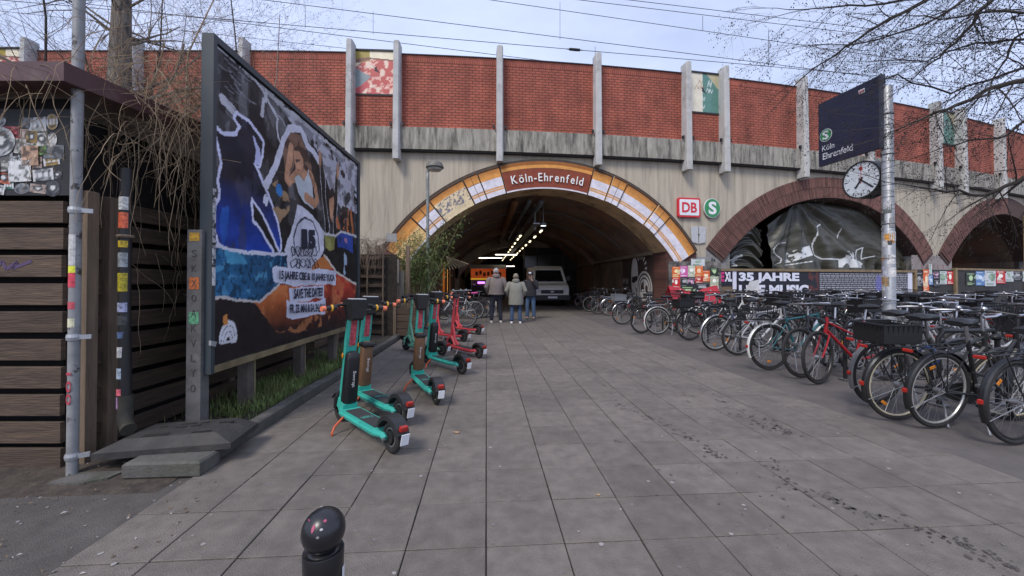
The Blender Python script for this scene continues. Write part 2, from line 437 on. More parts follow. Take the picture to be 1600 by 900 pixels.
def ftan(s): return (FP(s+.05, 0, 0)-FP(s-.05, 0, 0)).normalized()
def fsheet(name, s0, s1, zb, zt, d0, d1, rows=4, ds=.3, rim=True):
    """facade slab: front at d0, back at d1; zb/zt callables of s; uv = (s, z)"""
    n = max(1, int(math.ceil((s1-s0)/ds))); vs = []; uv = []
    fb = zb if callable(zb) else (lambda s: zb); ft = zt if callable(zt) else (lambda s: zt)
    for d in (d0, d1):
        for i in range(n+1):
            s = s0+(s1-s0)*i/n; a, b = fb(s), ft(s)
            for j in range(rows+1):
                z = a+(b-a)*j/rows; vs.append(FP(s, d, z)); uv.append((s, z))
    f = []; k = rows+1; o = (n+1)*k
    for i in range(n):
        for j in range(rows): q = i*k+j; f.append((q, q+k, q+k+1, q+1))
    if rim:
        for i in range(n):
            for j in range(rows): q = o+i*k+j; f.append((q, q+1, q+k+1, q+k))
            q = i*k; f.append((q, o+q, o+q+k, q+k)); q = i*k+rows; f.append((q, q+k, o+q+k, o+q))
        for j in range(rows):
            f.append((j, j+1, o+j+1, o+j)); q = n*k+j; f.append((q, o+q, o+q+1, q+1))
    me = bpy.data.meshes.new(name); me.from_pydata([tuple(v) for v in vs], [], f)
    u = me.uv_layers.new(name='uv')
    for l in me.loops: u.data[l.index].uv = uv[l.vertex_index]
    me.update(); return me
def brick_mat(name, c1, c2, mortar, bw=.25, rh=.083, ms=.010, var=.2):
    m = bpy.data.materials.new(name); m.use_nodes = True; N = m.node_tree.nodes; L = m.node_tree.links; b = N['Principled BSDF']; b.inputs['Roughness'].default_value = .85
    t = N.new('ShaderNodeUVMap'); t.uv_map = 'uv'; br = N.new('ShaderNodeTexBrick'); br.inputs['Scale'].default_value = 1
    br.inputs['Brick Width'].default_value = bw; br.inputs['Row Height'].default_value = rh; br.inputs['Mortar Size'].default_value = ms; br.inputs['Mortar Smooth'].default_value = .2
    br.inputs['Color1'].default_value = (*c1, 1); br.inputs['Color2'].default_value = (*c2, 1); br.inputs['Mortar'].default_value = (*mortar, 1); br.inputs['Bias'].default_value = -.1
    L.new(t.outputs[0], br.inputs['Vector'])
    n = N.new('ShaderNodeTexNoise'); n.inputs['Scale'].default_value = 1.6; n.inputs['Detail'].default_value = 8; L.new(t.outputs[0], n.inputs['Vector'])
    mr = N.new('ShaderNodeMapRange'); mr.inputs[1].default_value = .3; mr.inputs[2].default_value = .7; mr.inputs[3].default_value = 1-var; mr.inputs[4].default_value = 1+var; L.new(n.outputs['Fac'], mr.inputs[0])
    mpn = N.new('ShaderNodeMapping'); mpn.inputs['Scale'].default_value = (1.5, .25, 1); L.new(t.outputs[0], mpn.inputs['Vector'])
    n2 = N.new('ShaderNodeTexNoise'); n2.inputs['Scale'].default_value = 1.0; n2.inputs['Detail'].default_value = 9; n2.inputs['Roughness'].default_value = .7; L.new(mpn.outputs[0], n2.inputs['Vector'])
    mr3 = N.new('ShaderNodeMapRange'); mr3.inputs[1].default_value = .38; mr3.inputs[2].default_value = .62; mr3.inputs[3].default_value = .68; mr3.inputs[4].default_value = 1.08; L.new(n2.outputs['Fac'], mr3.inputs[0])
    mu = N.new('ShaderNodeMath'); mu.operation = 'MULTIPLY'; L.new(mr.outputs[0], mu.inputs[0]); L.new(mr3.outputs[0], mu.inputs[1])
    vm = N.new('ShaderNodeVectorMath'); vm.operation = 'SCALE'; L.new(br.outputs['Color'], vm.inputs[0]); L.new(mu.outputs[0], vm.inputs['Scale']); L.new(vm.outputs[0], b.inputs['Base Color'])
    bp = N.new('ShaderNodeBump'); bp.inputs['Strength'].default_value = .8; bp.inputs['Distance'].default_value = .02; bp.invert = True
    L.new(br.outputs['Fac'], bp.inputs['Height']); L.new(bp.outputs['Normal'], b.inputs['Normal']); return m
M_brick = brick_mat('red_brickwork', (.41, .112, .068), (.35, .092, .057), (.17, .048, .032), rh=.10, ms=.016, var=.2)
M_brick_old = brick_mat('old_brickwork', (.16, .05, .035), (.10, .034, .026), (.09, .075, .065), ms=.012, var=.35)
M_conc = mat('board_marked_concrete', (.44, .385, .30), .9, var=.20, scale=1.0, stretch=(5, 5, .35), bump=.4, bscale=6, dirt=(.17, .15, .125), dscale=.9, dlo=.50, dhi=.80)
M_beam = mat('streaked_concrete', (.30, .28, .235), .9, var=.45, scale=1.3, stretch=(6, 6, 1.0), bump=.5, bscale=8, dirt=(.065, .06, .052), dscale=.9, dlo=.46, dhi=.66)
M_rib = mat('pale_concrete', (.46, .455, .44), .88, var=.13, scale=2, bump=.3, bscale=20, dirt=(.2, .19, .17), dscale=1.6, dlo=.52, dhi=.85)
M_dark = mat('sooty_vault', (.18, .125, .092), .85, var=.55, scale=.7, bump=.6, bscale=5, dirt=(.33, .14, .07), dscale=.5, dlo=.5, dhi=.7)
M_tar = mat('dark_capping', (.03, .03, .032), .7)

via = thing('railway_viaduct', 'concrete railway viaduct with red brick parapet, pale ribs and arched openings', 'viaduct', FP(0, 0, 0))
def vadd(name, me, m, smooth=False, parent=None):
    if isinstance(me, MB): me = me.mesh(name); fixnorm(me)
    if smooth: me.polygons.foreach_set('use_smooth', [True]*len(me.polygons))
    if m is not None and not me.materials: me.materials.append(m)
    o = bpy.data.objects.new(name, me); COL.objects.link(o); p = parent or via; o.parent = p
    o.matrix_parent_inverse = (Matrix.Translation(via.location)).inverted()
    return o
bpy.context.view_layer.update()
zr_t, zp_t, zb_t, zb_b, zr_b = fz(780, 81), fz(780, 94), fz(780, 207), fz(780, 240), fz(780, 257)
# arches in (s, z): centre, outer radius, inner radius, foot height
def arch(xl, xr, yfl, yap, ring):
    sl_, sr_ = fs(xl), fs(xr); c = (sl_+sr_)/2; h = (sr_-sl_)/2
    xm = (xl+xr)/2; zf = fz(xl, yfl); za = fz(xm, yap); sg = za-zf; Ro = (h*h+sg*sg)/(2*sg)
    return dict(c=c, h=h, zf=zf, za=za, Ro=Ro, Ri=Ro-ring, zc=za-Ro)
A1 = arch(605, 1081, 384, 254, 1.03)
A2 = arch(1103, 1457, 388, 276, .92)
A3 = dict(A2); A3['c'] = A2['c']+2*A2['h']+.45
A4 = dict(A2); A4['c'] = A3['c']+2*A2['h']+.45
ARCH = [A1, A2, A3, A4]
def extr(s):
    for A in ARCH:
        if abs(s-A['c']) < A['h']: return A['zc']+math.sqrt(max(0, (A['Ro']-.06)**2-(s-A['c'])**2))
    return -.1
SL, SR = -36.0, 56.0
edges = sorted([SL, SR]+[A['c']-A['h'] for A in ARCH]+[A['c']+A['h'] for A in ARCH])
for a_, b_ in zip(edges[:-1], edges[1:]):
    vadd('concrete_wall', fsheet('concrete_wall', a_+.001, b_-.001, extr, zb_b+.05, 0, -.45, rows=8, ds=.2), M_conc)
# thin vertical construction joints and the stained beam above
vadd('edge_beam', fsheet('edge_beam', SL, SR, zb_b, zb_t, .26, -.5, rows=2, ds=.5), M_beam)
vadd('drip_edge', fsheet('drip_edge', SL, SR, zb_b-.05, zb_b-.003, .20, -.4, rows=1, ds=.5), M_tar)
RIBX = [52, 218, 385, 550, 622, 780, 931, 1069, 1127, 1248]
ribs = [fs(x) for x in RIBX]
bay, pr = 3.72, ribs[8]-ribs[7]
ribs += [ribs[9]+bay]
ribs += [fs(1455), fs(1494)]; ribs += [ribs[-1]+bay*k for k in (1, 2, 3)]
ribs += [ribs[-1]+pr]
ribs += [ribs[-1]+bay*k for k in (1, 2, 3, 4)]
ribs = [ribs[0]-pr]+[ribs[0]-pr-bay*k for k in (1, 2, 3, 4)]+ribs
ribs.sort()
for s in ribs:
    m_ = MB(); w = .125
    pts = [(-w, .05), (-w, .40), (-w+.04, .46), (w-.04, .46), (w, .40), (w, .05)]
    vs = []
    for z, k in ((zr_b, .94), (zr_b+.08, 1), (zr_t-.03, .92), (zr_t, .82)):
        vs += [FP(s+a_*k, d-(.04 if z > zr_b+1 else 0), z) for a_, d in pts]
    n = 6; f = [tuple(range(n)), tuple(range(3*n, 4*n))]
    for l in range(3):
        for i in range(n): f.append((l*n+i, l*n+(i+1) % n, (l+1)*n+(i+1) % n, (l+1)*n+i))
    m_.add(vs, f); vadd('rib', m_, M_rib)
    for e in (-.21, .21):
        q = MB(); q.bar(FP(s+e, .30, zb_t+.02), FP(s+e, .30, zb_t+.14), .07, .09); vadd('drain_outlet', q, M_black)
glass_c = {}
for a_, b_ in zip(ribs[:-1], ribs[1:]):
    gap = b_-a_
    if gap < 2.4:
        zm = zp_t-1.48
        vadd('brick_panel', fsheet('brick_panel', a_+.1, b_-.1, zb_t+.002, zm-.05, .06, -.25, rows=2), M_brick)
        cv = Canvas(gap-.2, zp_t+.12-zm, .02, (.72, .66, .52)); n1_ = cv.noise(2, 2, int(abs(a_)*10)); n2_ = cv.noise(5, 6, int(abs(a_)*7)+3)
        w_, h_ = cv.w, cv.h
        if a_ < 0:
            cv.set(cv.X >= 0, (.80, .72, .52)); cv.set(((cv.X/w_) < .45+.2*n1_) & (cv.Y > h_*.72) & (cv.X < w_*.35), (.35, .27, .05))
            dm = cv.poly([(0, h_*.62), (w_*.15, h_*.72), (w_*.5, h_*.8), (w_, h_*.76), (w_, 0), (0, 0)])
            cv.set(dm, (.52, .11, .09)); cv.set(dm & (n2_ > .5), (.74, .42, .34)); cv.set(dm & (n2_ > .62), (.8, .62, .5)); cv.set(dm & (n1_ > .58) & (cv.Y < h_*.5), (.55, .10, .10))
            cv.set(cv.poly([(0, h_*.12), (0, h_*.6), (w_*.18, h_*.5), (w_*.4, h_*.4), (w_*.15, h_*.2)]), (.25, .30, .31))
            cv.set(cv.poly([(0, h_*.8), (w_*.3, h_*.84), (w_, h_*.8), (w_, h_*.76), (w_*.4, h_*.8), (0, h_*.7)]), (.22, .10, .07))
        else:
            cv.set(cv.X > w_*.5, (.10, .23, .19)); cv.set(cv.poly([(w_*.6, h_), (w_, h_), (w_, h_*.6)]), (.45, .40, .25))
            for q in range(9):
                x0, y0 = random.uniform(.05, .7)*w_, random.uniform(.05, .85)*h_
                cv.set(cv.line([(x0, y0), (x0+.08, y0+.17), (x0+.15, y0), (x0+.2, y0+.15)], .012), (.35, .22, .12) if x0 < w_*.42 else (.65, .7, .65))
        bx_, by_ = w_*.52, h_*.55
        cv.set(cv.poly([(bx_-.15, by_+.20), (bx_-.06, by_+.10), (bx_, by_+.16), (bx_+.04, by_+.02), (bx_+.18, by_-.12), (bx_+.02, by_-.06), (bx_-.08, by_-.02), (bx_-.05, by_+.04)]), (.02, .02, .02))
        me = cv.mesh('noise_screen_pane', lambda u, v, a0=a_, z0=zm: FP(a0+.1+u, .05, z0+v)); vadd('noise_screen_pane', me, mat('screen_print', attr=True, rough=.3, var=.12, scale=3))
        for zz in (zm-.03, zp_t+.13):
            q = MB(); q.bar(FP(a_+.12, .05, zz), FP(b_-.12, .05, zz), .08, .06); vadd('pane_frame', q, M_tar)
        q = MB(); q.bar(FP((a_+b_)/2, -.05, zm), FP((a_+b_)/2, -.05, zp_t), .02, gap-.3, ftan((a_+b_)/2)); vadd('pane_backing', q, M_tar)
    else:
        vadd('brick_panel', fsheet('brick_panel', a_+.1, b_-.1, zb_t+.002, zp_t-.26, .06, -.25, rows=2), M_brick)
        nb = int((gap-.2)/.083)                   # soldier course on top
        vadd('soldier_course', fsheet('soldier_course', a_+.1, b_-.1, zp_t-.258, zp_t, .066, -.24, rows=1), brick_mat('soldier_brick', (.37, .10, .062), (.32, .085, .054), (.15, .042, .029), bw=.083, rh=.6, ms=.008) if 'soldier' not in glass_c else glass_c['soldier'])
        glass_c['soldier'] = bpy.data.materials['soldier_brick']
        vadd('capping', fsheet('capping', a_+.1, b_-.1, zp_t+.002, zp_t+.035, .10, -.28, rows=1), M_tar)

dk = MB(); nn_ = 60
for i in range(nn_+1):
    s_ = SL+(SR-SL)*i/nn_
    for d_, z_ in ((-.24, zb_t), (-.24, zb_t-.35), (-36, zb_t-.35), (-36, zb_t)): dk.v.append(FP(s_, d_, z_))
for i in range(nn_):
    for j in range(4): dk.f.append((i*4+j, i*4+(j+1) % 4, i*4+4+(j+1) % 4, i*4+4+j))
vadd('track_deck', dk, M_tar)  # unseen deck, added to keep sky light out of the hollow arch
for s_ in (SL, SR):
    q = MB(); q.v = [FP(s_, -.4, -.1), FP(s_, -36, -.1), FP(s_, -36, zb_t), FP(s_, -.4, zb_t)]; q.f = [(0, 1, 2, 3)]; vadd('end_closure', q, M_tar)
# ---- main arch: painted ring
A = A1; th_f = math.acos((A['zf']-A['zc'])/A['Ro'])
def AP(A, th, r, d): return FP(A['c']+r*math.sin(th), d, A['zc']+r*math.cos(th))
# angular boundaries of the painted pieces, read from the photograph along the outer edge
def ang(A, x, y): return math.atan2(fs(x)-A['c'], fz(x, y)-A['zc'])
bnd = [-th_f-.02, ang(A, 640, 338), ang(A, 668, 312), ang(A, 718, 274), ang(A, 742, 266), ang(A, 781, 268), ang(A, 923, 277), ang(A, 958, 272), ang(A, 980, 283), ang(A, 1030, 315), ang(A, 1050, 332), th_f+.02]
kinds = ['plain', 'block', 'stipple', 'block', 'band', 'brick', 'band', 'block', 'band', 'block', 'band']
ORG, ORD, WHT, CRM = sc(210, 146, 74), sc(150, 92, 40), sc(214, 210, 218), sc(226, 188, 128)
ring = A['Ro']-A['Ri']
for i, kd in enumerate(kinds):
    t0, t1 = bnd[i]+.004, bnd[i+1]-.004; prd = .06 if kd == 'block' else 0
    cv = Canvas((t1-t0)*A['Ro'], ring, .02, ORG); w_ = cv.w; yy = cv.Y/ring; nn = cv.noise(2, 3, i+5)
    if kd == 'brick': cv.set(cv.X > -1, sc(128, 60, 40)); cv.set((yy > .74), ORG); cv.set((yy > .88), ORD); cv.set(yy < .05, WHT); cv.set(np.abs(yy-.74) < .012, sc(90, 50, 30))
    else:
        g_ = np.clip((yy-.70)/.3, 0, 1)[..., None]
        top = np.array(ORG)*(1-g_)+np.array(ORD)*g_
        base = np.where((yy > .62)[..., None], top, np.array(WHT))
        base = np.where(((yy > .17) & (yy < .30))[..., None], np.array(sc(206, 152, 92)), base)
        base = np.where(((yy > .23) & (yy < .25))[..., None], np.array(WHT), base)
        if kd == 'plain': base = np.where((yy > .04)[..., None], np.array(CRM)*(1-g_*.6)+0*base, base); base = np.where((yy > .55)[..., None], top, base)
        if kd == 'stipple':
            sp = (cv.noise(14, 14, 3) > .55) & (yy < .7) & (yy > .22); base = np.where((yy < .72)[..., None], np.array(sc(216, 196, 160)), base); base = np.where(sp[..., None], np.array(sc(120, 118, 128)), base)
        cv.c = base*(.9+.2*nn[..., None])
        if kd == 'block':
            for xx in (.5,): cv.set(np.abs(cv.X-w_*xx) < .012, sc(80, 60, 40))
            cv.set(np.abs(yy-.62) < .012, sc(80, 60, 40)); cv.set(np.abs(yy-.3) < .012, sc(120, 110, 110))
        cv.set(np.abs(yy-.97) < .03, sc(40, 30, 22))
    cv.c *= (.86+.28*cv.noise(1.2, 5, i+40))[..., None]
    me = cv.mesh('painted_arch_panel', lambda u, v, a0=t0, pd=prd: AP(A1, a0+u/A1['Ro'], A1['Ri']+v, .20+pd)); vadd('painted_arch_panel', me, PAINT)
    m_ = MB(); n = max(2, int((t1-t0)/.04))
    for r_, r2 in ((A['Ri'], A['Ri']), (A['Ro'], A['Ro'])):
        for q in range(n):
            ta, tb = t0+(t1-t0)*q/n, t0+(t1-t0)*(q+1)/n
            o_ = len(m_.v); m_.v += [AP(A, ta, r_, .199+prd), AP(A, tb, r_, .199+prd), AP(A, tb, r_, .12 if r_ < A['Ro']-.1 else -.1), AP(A, ta, r_, .12 if r_ < A['Ro']-.1 else -.1)]; m_.f.append((o_, o_+1, o_+2, o_+3))
    for te in (t0, t1):
        o_ = len(m_.v); m_.v += [AP(A, te, A['Ri'], .199+prd), AP(A, te, A['Ro'], .199+prd), AP(A, te, A['Ro'], -.1), AP(A, te, A['Ri'], -.1)]; m_.f.append((o_, o_+1, o_+2, o_+3))
    vadd('arch_edge', m_, mat('soffit_paint', sc(205, 172, 130), .8, var=.3, scale=1.5, dirt=sc(70, 50, 40), dscale=1.3, dlo=.5, dhi=.75))
# dark ring backing between the pieces; its outer rim paints the shadow band
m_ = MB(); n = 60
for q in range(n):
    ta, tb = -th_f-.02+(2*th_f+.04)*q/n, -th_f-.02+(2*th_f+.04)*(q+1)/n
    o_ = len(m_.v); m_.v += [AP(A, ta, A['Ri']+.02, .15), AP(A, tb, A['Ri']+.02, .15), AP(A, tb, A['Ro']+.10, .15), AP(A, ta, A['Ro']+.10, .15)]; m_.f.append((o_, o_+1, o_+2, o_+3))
m2_ = MB()
for q in range(n):
    ta, tb = -th_f-.02+(2*th_f+.04)*q/n, -th_f-.02+(2*th_f+.04)*(q+1)/n
    o_ = len(m2_.v); m2_.v += [AP(A, ta, A['Ri']+.004, .15), AP(A, tb, A['Ri']+.004, .15), AP(A, tb, A['Ri']+.004, -1.0), AP(A, ta, A['Ri']+.004, -1.0)]; m2_.f.append((o_, o_+1, o_+2, o_+3))
vadd('arch_soffit', m2_, MATS['soffit_paint'])
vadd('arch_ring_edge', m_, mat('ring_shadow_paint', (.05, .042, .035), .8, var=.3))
# station name, letter by letter along the arc
name_ = 'Köln-Ehrenfeld'; tm0, tm1 = bnd[5]+.045, bnd[6]-.045; rl = A['Ri']+ring*.39
wd = []
for ch in name_:
    me = text_mesh(ch, .44, .01, .004, 'LEFT'); me.transform(Matrix.Diagonal((.82, 1, 1, 1))); co = [v.co.x for v in me.vertices]; wd.append((me, max(co)-min(co), min(co)))
tot = sum(w for _, w, _ in wd); gapl = ((tm1-tm0)*rl-tot)/(len(wd)-1); pos = 0
for (me, w, x0), ch in zip(wd, name_):
    th = tm0+(pos+w/2)/rl; pos += w+gapl
    c_ = AP(A, th, rl, .235); xd = (AP(A, th+.01, rl, .235)-AP(A, th-.01, rl, .235)).normalized(); yd = (AP(A, th, rl+.1, .235)-c_).normalized(); zd = xd.cross(yd)
    me.transform(Matrix.Translation((-x0-w/2, 0, 0))); M4 = Matrix((xd, yd, zd)).transposed().to_4x4(); M4.translation = c_; me.transform(M4)
    me.materials.clear(); o = vadd('name_letter', me, mat('letter_white', (.78, .77, .74), .6))
# ---- brick piers under the ring feet
foot_in = math.sqrt(A['Ri']**2-(A['zf']-A['zc']-.12)**2)
vadd('brick_pier', fsheet('brick_pier', A['c']-A['h']-.35, A['c']-foot_in, -.1, A['zf']-.1, .12, -.9, rows=2), M_brick_old)
vadd('brick_pier', fsheet('brick_pier', A['c']+foot_in, A['c']+A['h']+.12, -.1, A['zf']-.12, .12, -.9, rows=2), M_brick_old)
# ---- tunnel vault behind the main arch, running straight along the pavement
Y_END = 52.0
m_ = MB(); prof = []
for q in range(41):
    th = -1+2*q/40; tt = th*math.asin(foot_in/A['Ri']); prof.append((A['c']+A['Ri']*math.sin(tt), A['zc']+A['Ri']*math.cos(tt)+.05))
zf_ = prof[0][1]
prof = [(prof[0][0]-.0, -.1), (prof[0][0], zf_*.5)]+prof+[(prof[-1][0], zf_*.5), (prof[-1][0], -.1)]
NY = 30; k_ = len(prof)
for j in range(NY+1):
    for s, z in prof:
        q = FP(s, -.6, z); y = q.y+(Y_END-q.y)*j/NY; m_.v.append((q.x, y, z))
for j in range(NY):
    for i in range(k_-1): a_ = j*k_+i; m_.f.append((a_, a_+1, a_+k_+1, a_+k_))
me = m_.mesh('tunnel_vault'); fixnorm(me)
vadd('tunnel_vault', me, M_dark, True)
TX0, TX1 = FP(prof[0][0], -.6, 0).x, FP(prof[-1][0], -.6, 0).x; TXC = (TX0+TX1)/2
# inner rings and partitions
for Yr, shrink, mm in ((24.5, .28, M_dark), (30.5, .75, mat('inner_ring_concrete', (.46, .38, .29), .9, var=.35, scale=1.2)), (38, .8, M_dark)):
    q = MB(); n = 40; Rr = A['Ri']-shrink; hw = (TX1-TX0)/2; cx = TXC
    for i in range(n):
        for t_ in (i, i+1):
            tt = (-1+2*t_/n)*1.02; 
            for r_, yy_ in ((Rr, Yr), (A['Ri']+.15, Yr), (Rr, Yr+.6)):
                q.v.append((cx+r_*math.sin(tt), yy_, A['zc']+.05+r_*math.cos(tt)))
        o_ = len(q.v)-6; q.f += [(o_, o_+3, o_+4, o_+1), (o_, o_+2, o_+5, o_+3)]
    vadd('inner_arch_ring', q, mm)
    for sg in (-1, 1):
        w2 = MB(); e_ = cx+sg*Rr*math.sin(1.02); wz = TX0 if sg < 0 else TX1
        w2.box(((e_+wz)/2, Yr+.3, 1.4), (abs(e_-wz)+.1, .6, 3.0)); vadd('inner_pier', w2, mm)
# far end
e = MB(); e.box((TXC, Y_END, 3), (11, .2, 6.4)); vadd('end_wall', e, mat('end_wall', (.10, .09, .08), .9, var=.4, scale=.6))
# cornice strip on the vault springing, pipes and brackets
for sg, xx in ((-1, TX0), (1, TX1)):
    q = MB(); q.bar((xx-sg*.12, 15.8, zf_-.05), (xx-sg*.12, 30, zf_-.05), .22, .14); vadd('springing_ledge', q, mat('ledge', (.20, .16, .11), .9, var=.3, scale=1))
for xo, zz, rr, mm in ((1.15, 4.55, .15, mat('rusty_pipe', (.17, .07, .025), .7, var=.4, scale=1.5)), (1.75, 4.62, .09, mat('grey_pipe', (.12, .12, .125), .5, var=.3)), (2.25, 4.6, .11, MATS['grey_pipe']), (-1.9, 4.2, .05, MATS['grey_pipe'])):
    q = MB(); q.tube([(xo, 15.6, zz), (xo-.05, 24, zz), (xo-.05, 36, zz-.1)], rr, 10); vadd('pipe', q, mm, True)
for Yb in (18.5, 21.5, 27):
    q = MB(); Rr = A['Ri']-.1
    q.tube([(TXC+Rr*math.sin(t), Yb, A['zc']+Rr*math.cos(t)+.03) for t in [(-.8+1.6*i/20) for i in range(21)]], .03, 6); vadd('cable_conduit', q, MATS['grey_pipe'])
# ---- brick rings and recesses of the two further arches
M_vous = mat('voussoir_brick', (.145, .068, .055), .85, var=.25, scale=12, rand=.28)
M_vj = mat('ring_mortar', (.075, .045, .038), .9, var=.3)
vm = MB().box((0, 0, 0), (.062, .44, .36), None, .004).mesh('arch_brick'); fixnorm(vm); vm.materials.append(M_vous)
def brick_ring(A, lo, hi):
    n = 60; q = MB()
    thf = math.acos((A['zf']-A['zc'])/A['Ro'])
    for i in range(n):
        ta, tb = -thf+2*thf*i/n, -thf+2*thf*(i+1)/n
        for r0, r1, d0, d1 in ((A['Ri'], A['Ro'], .045, .045), (A['Ri'], A['Ri'], .045, -1.2), (A['Ro'], A['Ro'], .045, -.1)):
            o_ = len(q.v); q.v += [AP(A, ta, r0, d0), AP(A, tb, r0, d0), AP(A, tb, r1, d1), AP(A, ta, r1, d1)]; q.f.append((o_, o_+1, o_+2, o_+3))
    vadd('ring_backing', q, M_vj)
    for row in range(2):
        r_ = A['Ri']+.01+.225+row*.452; nb = int(2*thf*r_/.0765)
        for i in range(nb):
            th = -thf+2*thf*(i+.5)/nb
            if not (lo < th < hi): continue
            c_ = AP(A, th, r_, -.10); xd = (AP(A, th+.01, r_, -.1)-AP(A, th-.01, r_, -.1)).normalized(); yd = (AP(A, th, r_+.1, -.1)-c_).normalized()
            M4 = Matrix((xd, yd, xd.cross(yd))).transposed().to_4x4()
            wdt = 2*thf*(r_)/nb
            if row == 0 or True:
                M4.translation = c_+xd.cross(yd)*random.uniform(-.004, .008)
                o = bpy.data.objects.new('arch_brick', vm); COL.objects.link(o); o.parent = RING; o.matrix_world = M4
for A, nm in ((A2, 'a'), (A3, 'b'), (A4, 'c')):
    RING = vadd('brick_arch', MB().box(AP(A, 0, A['Ro']-.3, -.4), (.05, .05, .05)), M_vj)
    RING.matrix_parent_inverse = Matrix(); RING.location = -via.location; bpy.context.view_layer.update()
    if A is A2: brick_ring(A, -.9, .9)
    elif A is A3: brick_ring(A, -.9, -.0)
    else: brick_ring(A, 3, 3)
    ki = math.sqrt(A['Ri']**2-(A['zf']-A['zc']-.1)**2)
    for sg in (-1, 1):
        s0, s1 = sorted((A['c']+sg*ki, A['c']+sg*(A['h']+.02)))
        vadd('pier_face', fsheet('pier_face', s0, s1, -.1, A['zf']-.02, -.004, -1.2, rows=3), mat('grey_plinth', (.24, .235, .23), .9, var=.25, scale=1.6, dirt=(.12, .115, .11), dscale=1.5, dlo=.45, dhi=.75))
    # recess: dark vault and back wall
    q = MB(); n = 30; mx = math.asin(ki/A['Ri']); dep = -5.5
    for i in range(n):
        ta, tb = -mx+2*mx*i/n, -mx+2*mx*(i+1)/n
        o_ = len(q.v); q.v += [AP(A, ta, A['Ri']+.01, -1.0), AP(A, tb, A['Ri']+.01, -1.0), AP(A, tb, A['Ri']+.01, dep), AP(A, ta, A['Ri']+.01, dep)]; q.f.append((o_, o_+1, o_+2, o_+3))
    o_ = len(q.v); zz = A['zf']-.1
    q.v += [FP(A['c']-ki, -1, -.1), FP(A['c']-ki, -1, zz), FP(A['c']-ki, dep, zz), FP(A['c']-ki, dep, -.1), FP(A['c']+ki, -1, -.1), FP(A['c']+ki, -1, zz), FP(A['c']+ki, dep, zz), FP(A['c']+ki, dep, -.1)]
    q.f += [(o_, o_+1, o_+2, o_+3), (o_+4, o_+5, o_+6, o_+7)]
    vadd('recess_vault', q, M_dark)
    vadd('recess_back_wall', fsheet('recess_back_wall', A['c']-ki-.5, A['c']+ki+.5, -.1, A['za'], dep, dep-.2, rows=1), mat('brown_board', (.05, .035, .03), .8, var=.3))
# graffiti on the piers
def wall_paint(name, s0, s1, z0, z1, d, fn, res=.015):
    cv = Canvas(s1-s0, z1-z0, res, (.24, .235, .23)); fn(cv)
    return vadd(name, cv.mesh(name, lambda u, v: FP(s0+u, d, z0+v)), PAINT)
def g1(cv):
    cv.c *= (.75+.5*cv.noise(1, 1, 4))[..., None]
    n = cv.noise(3, 3, 8); h = cv.h; w = cv.w
    cv.set((np.abs(cv.Y-h*.50+.2*n) < .22) & (n > .40), (.55, .10, .25), .8); cv.set((np.abs(cv.Y-h*.72) < .12) & (cv.X < w*.5) & (n > .45), (.22, .38, .12), .8)
    for x0, y0, k in ((.62, .80, .16), (.45, .5, .22), (.65, .5, .22)):
        cv.set(cv.line([(w*x0, h*y0), (w*x0+k*.3, h*y0+k), (w*x0+k*.6, h*y0), (w*x0+k, h*y0+k*.8), (w*x0+k*1.1, h*y0)], .02), (.03, .03, .03))
wall_paint('graffiti_patch', fs(1086), fs(1126), 1.35, A2['zf']-.35, .01, g1)
def g2(cv):
    cv.c[:] = (.27, .235, .22); cv.c *= (.7+.6*cv.noise(1.5, 1.5, 14))[..., None]; h, w = cv.h, cv.w
    cv.set((cv.Y < h*.36) & (cv.noise(3, 3, 5) > .42), (.62, .60, .52))
    for i in range(5):
        x0 = w*(.22+.13*i); cv.set(cv.line([(x0, h*.5), (x0+.05, h*.68), (x0+.10, h*.5), (x0+.14, h*.66)], .014), (.22, .09, .09))
wall_paint('graffiti_patch', fs(1424), fs(1487), 1.35, A2['zf']-.08, .012, g2)
# ================================================================ signs on the facade
def fplate(name, label, cat, xl, yt, xr, yb, d, th=.05):
    s0, s1 = fs(xl), fs(xr); z0, z1 = fz((xl+xr)/2, yb), fz((xl+xr)/2, yt); sm = (s0+s1)/2
    X = ftan(sm); N_ = (FP(sm, 1, 0)-FP(sm, 0, 0)).normalized(); c = FP(sm, d, (z0+z1)/2)
    t = thing(name, label, cat, c); return t, s1-s0, z1-z0, X, N_
def lplate(t, X, N_, w, h, m, name, off=0, th=.05, rad=0):
    def mp_(a, b, d): return X*a+UP*b+N_*d
    q = MB()
    if rad == 'disc': pts = [(w/2*math.cos(i*PI/18), h/2*math.sin(i*PI/18)) for i in range(36)]
    else:
        r = rad; pts = []
        for cx, cy, a0 in ((w/2-r, h/2-r, 0), (-w/2+r, h/2-r, PI/2), (-w/2+r, -h/2+r, PI), (w/2-r, -h/2+r, 1.5*PI)):
            for i in range(5): a = a0+i*PI/8; pts.append((cx+r*math.cos(a), cy+r*math.sin(a)))
    q.prism(pts, off-th, off, mp_); return obj(name, q, m, t)
M_dbred = mat('sign_red', (.62, .015, .03), .4, var=.05); M_sgreen = mat('sign_green', (.03, .24, .08), .4, var=.05)
t, w, h, X, N_ = fplate('railway_company_sign', 'red framed white DB sign mounted on the concrete wall', 'sign', 1057, 310, 1092, 340, .12)
lplate(t, X, N_, w, h, M_dbred, 'border', 0, .08, .08); lplate(t, X, N_, w*.86, h*.82, M_white, 'face', .012, .02, .05); 
text('DB', .5, N_*.022, X, UP, M_dbred, t, fit=(w*.66, h*.52), offset=.012)
t, w, h, X, N_ = fplate('commuter_rail_sign', 'round green sign with white S mounted on the concrete wall', 'sign', 1098, 311, 1123, 341, .12)
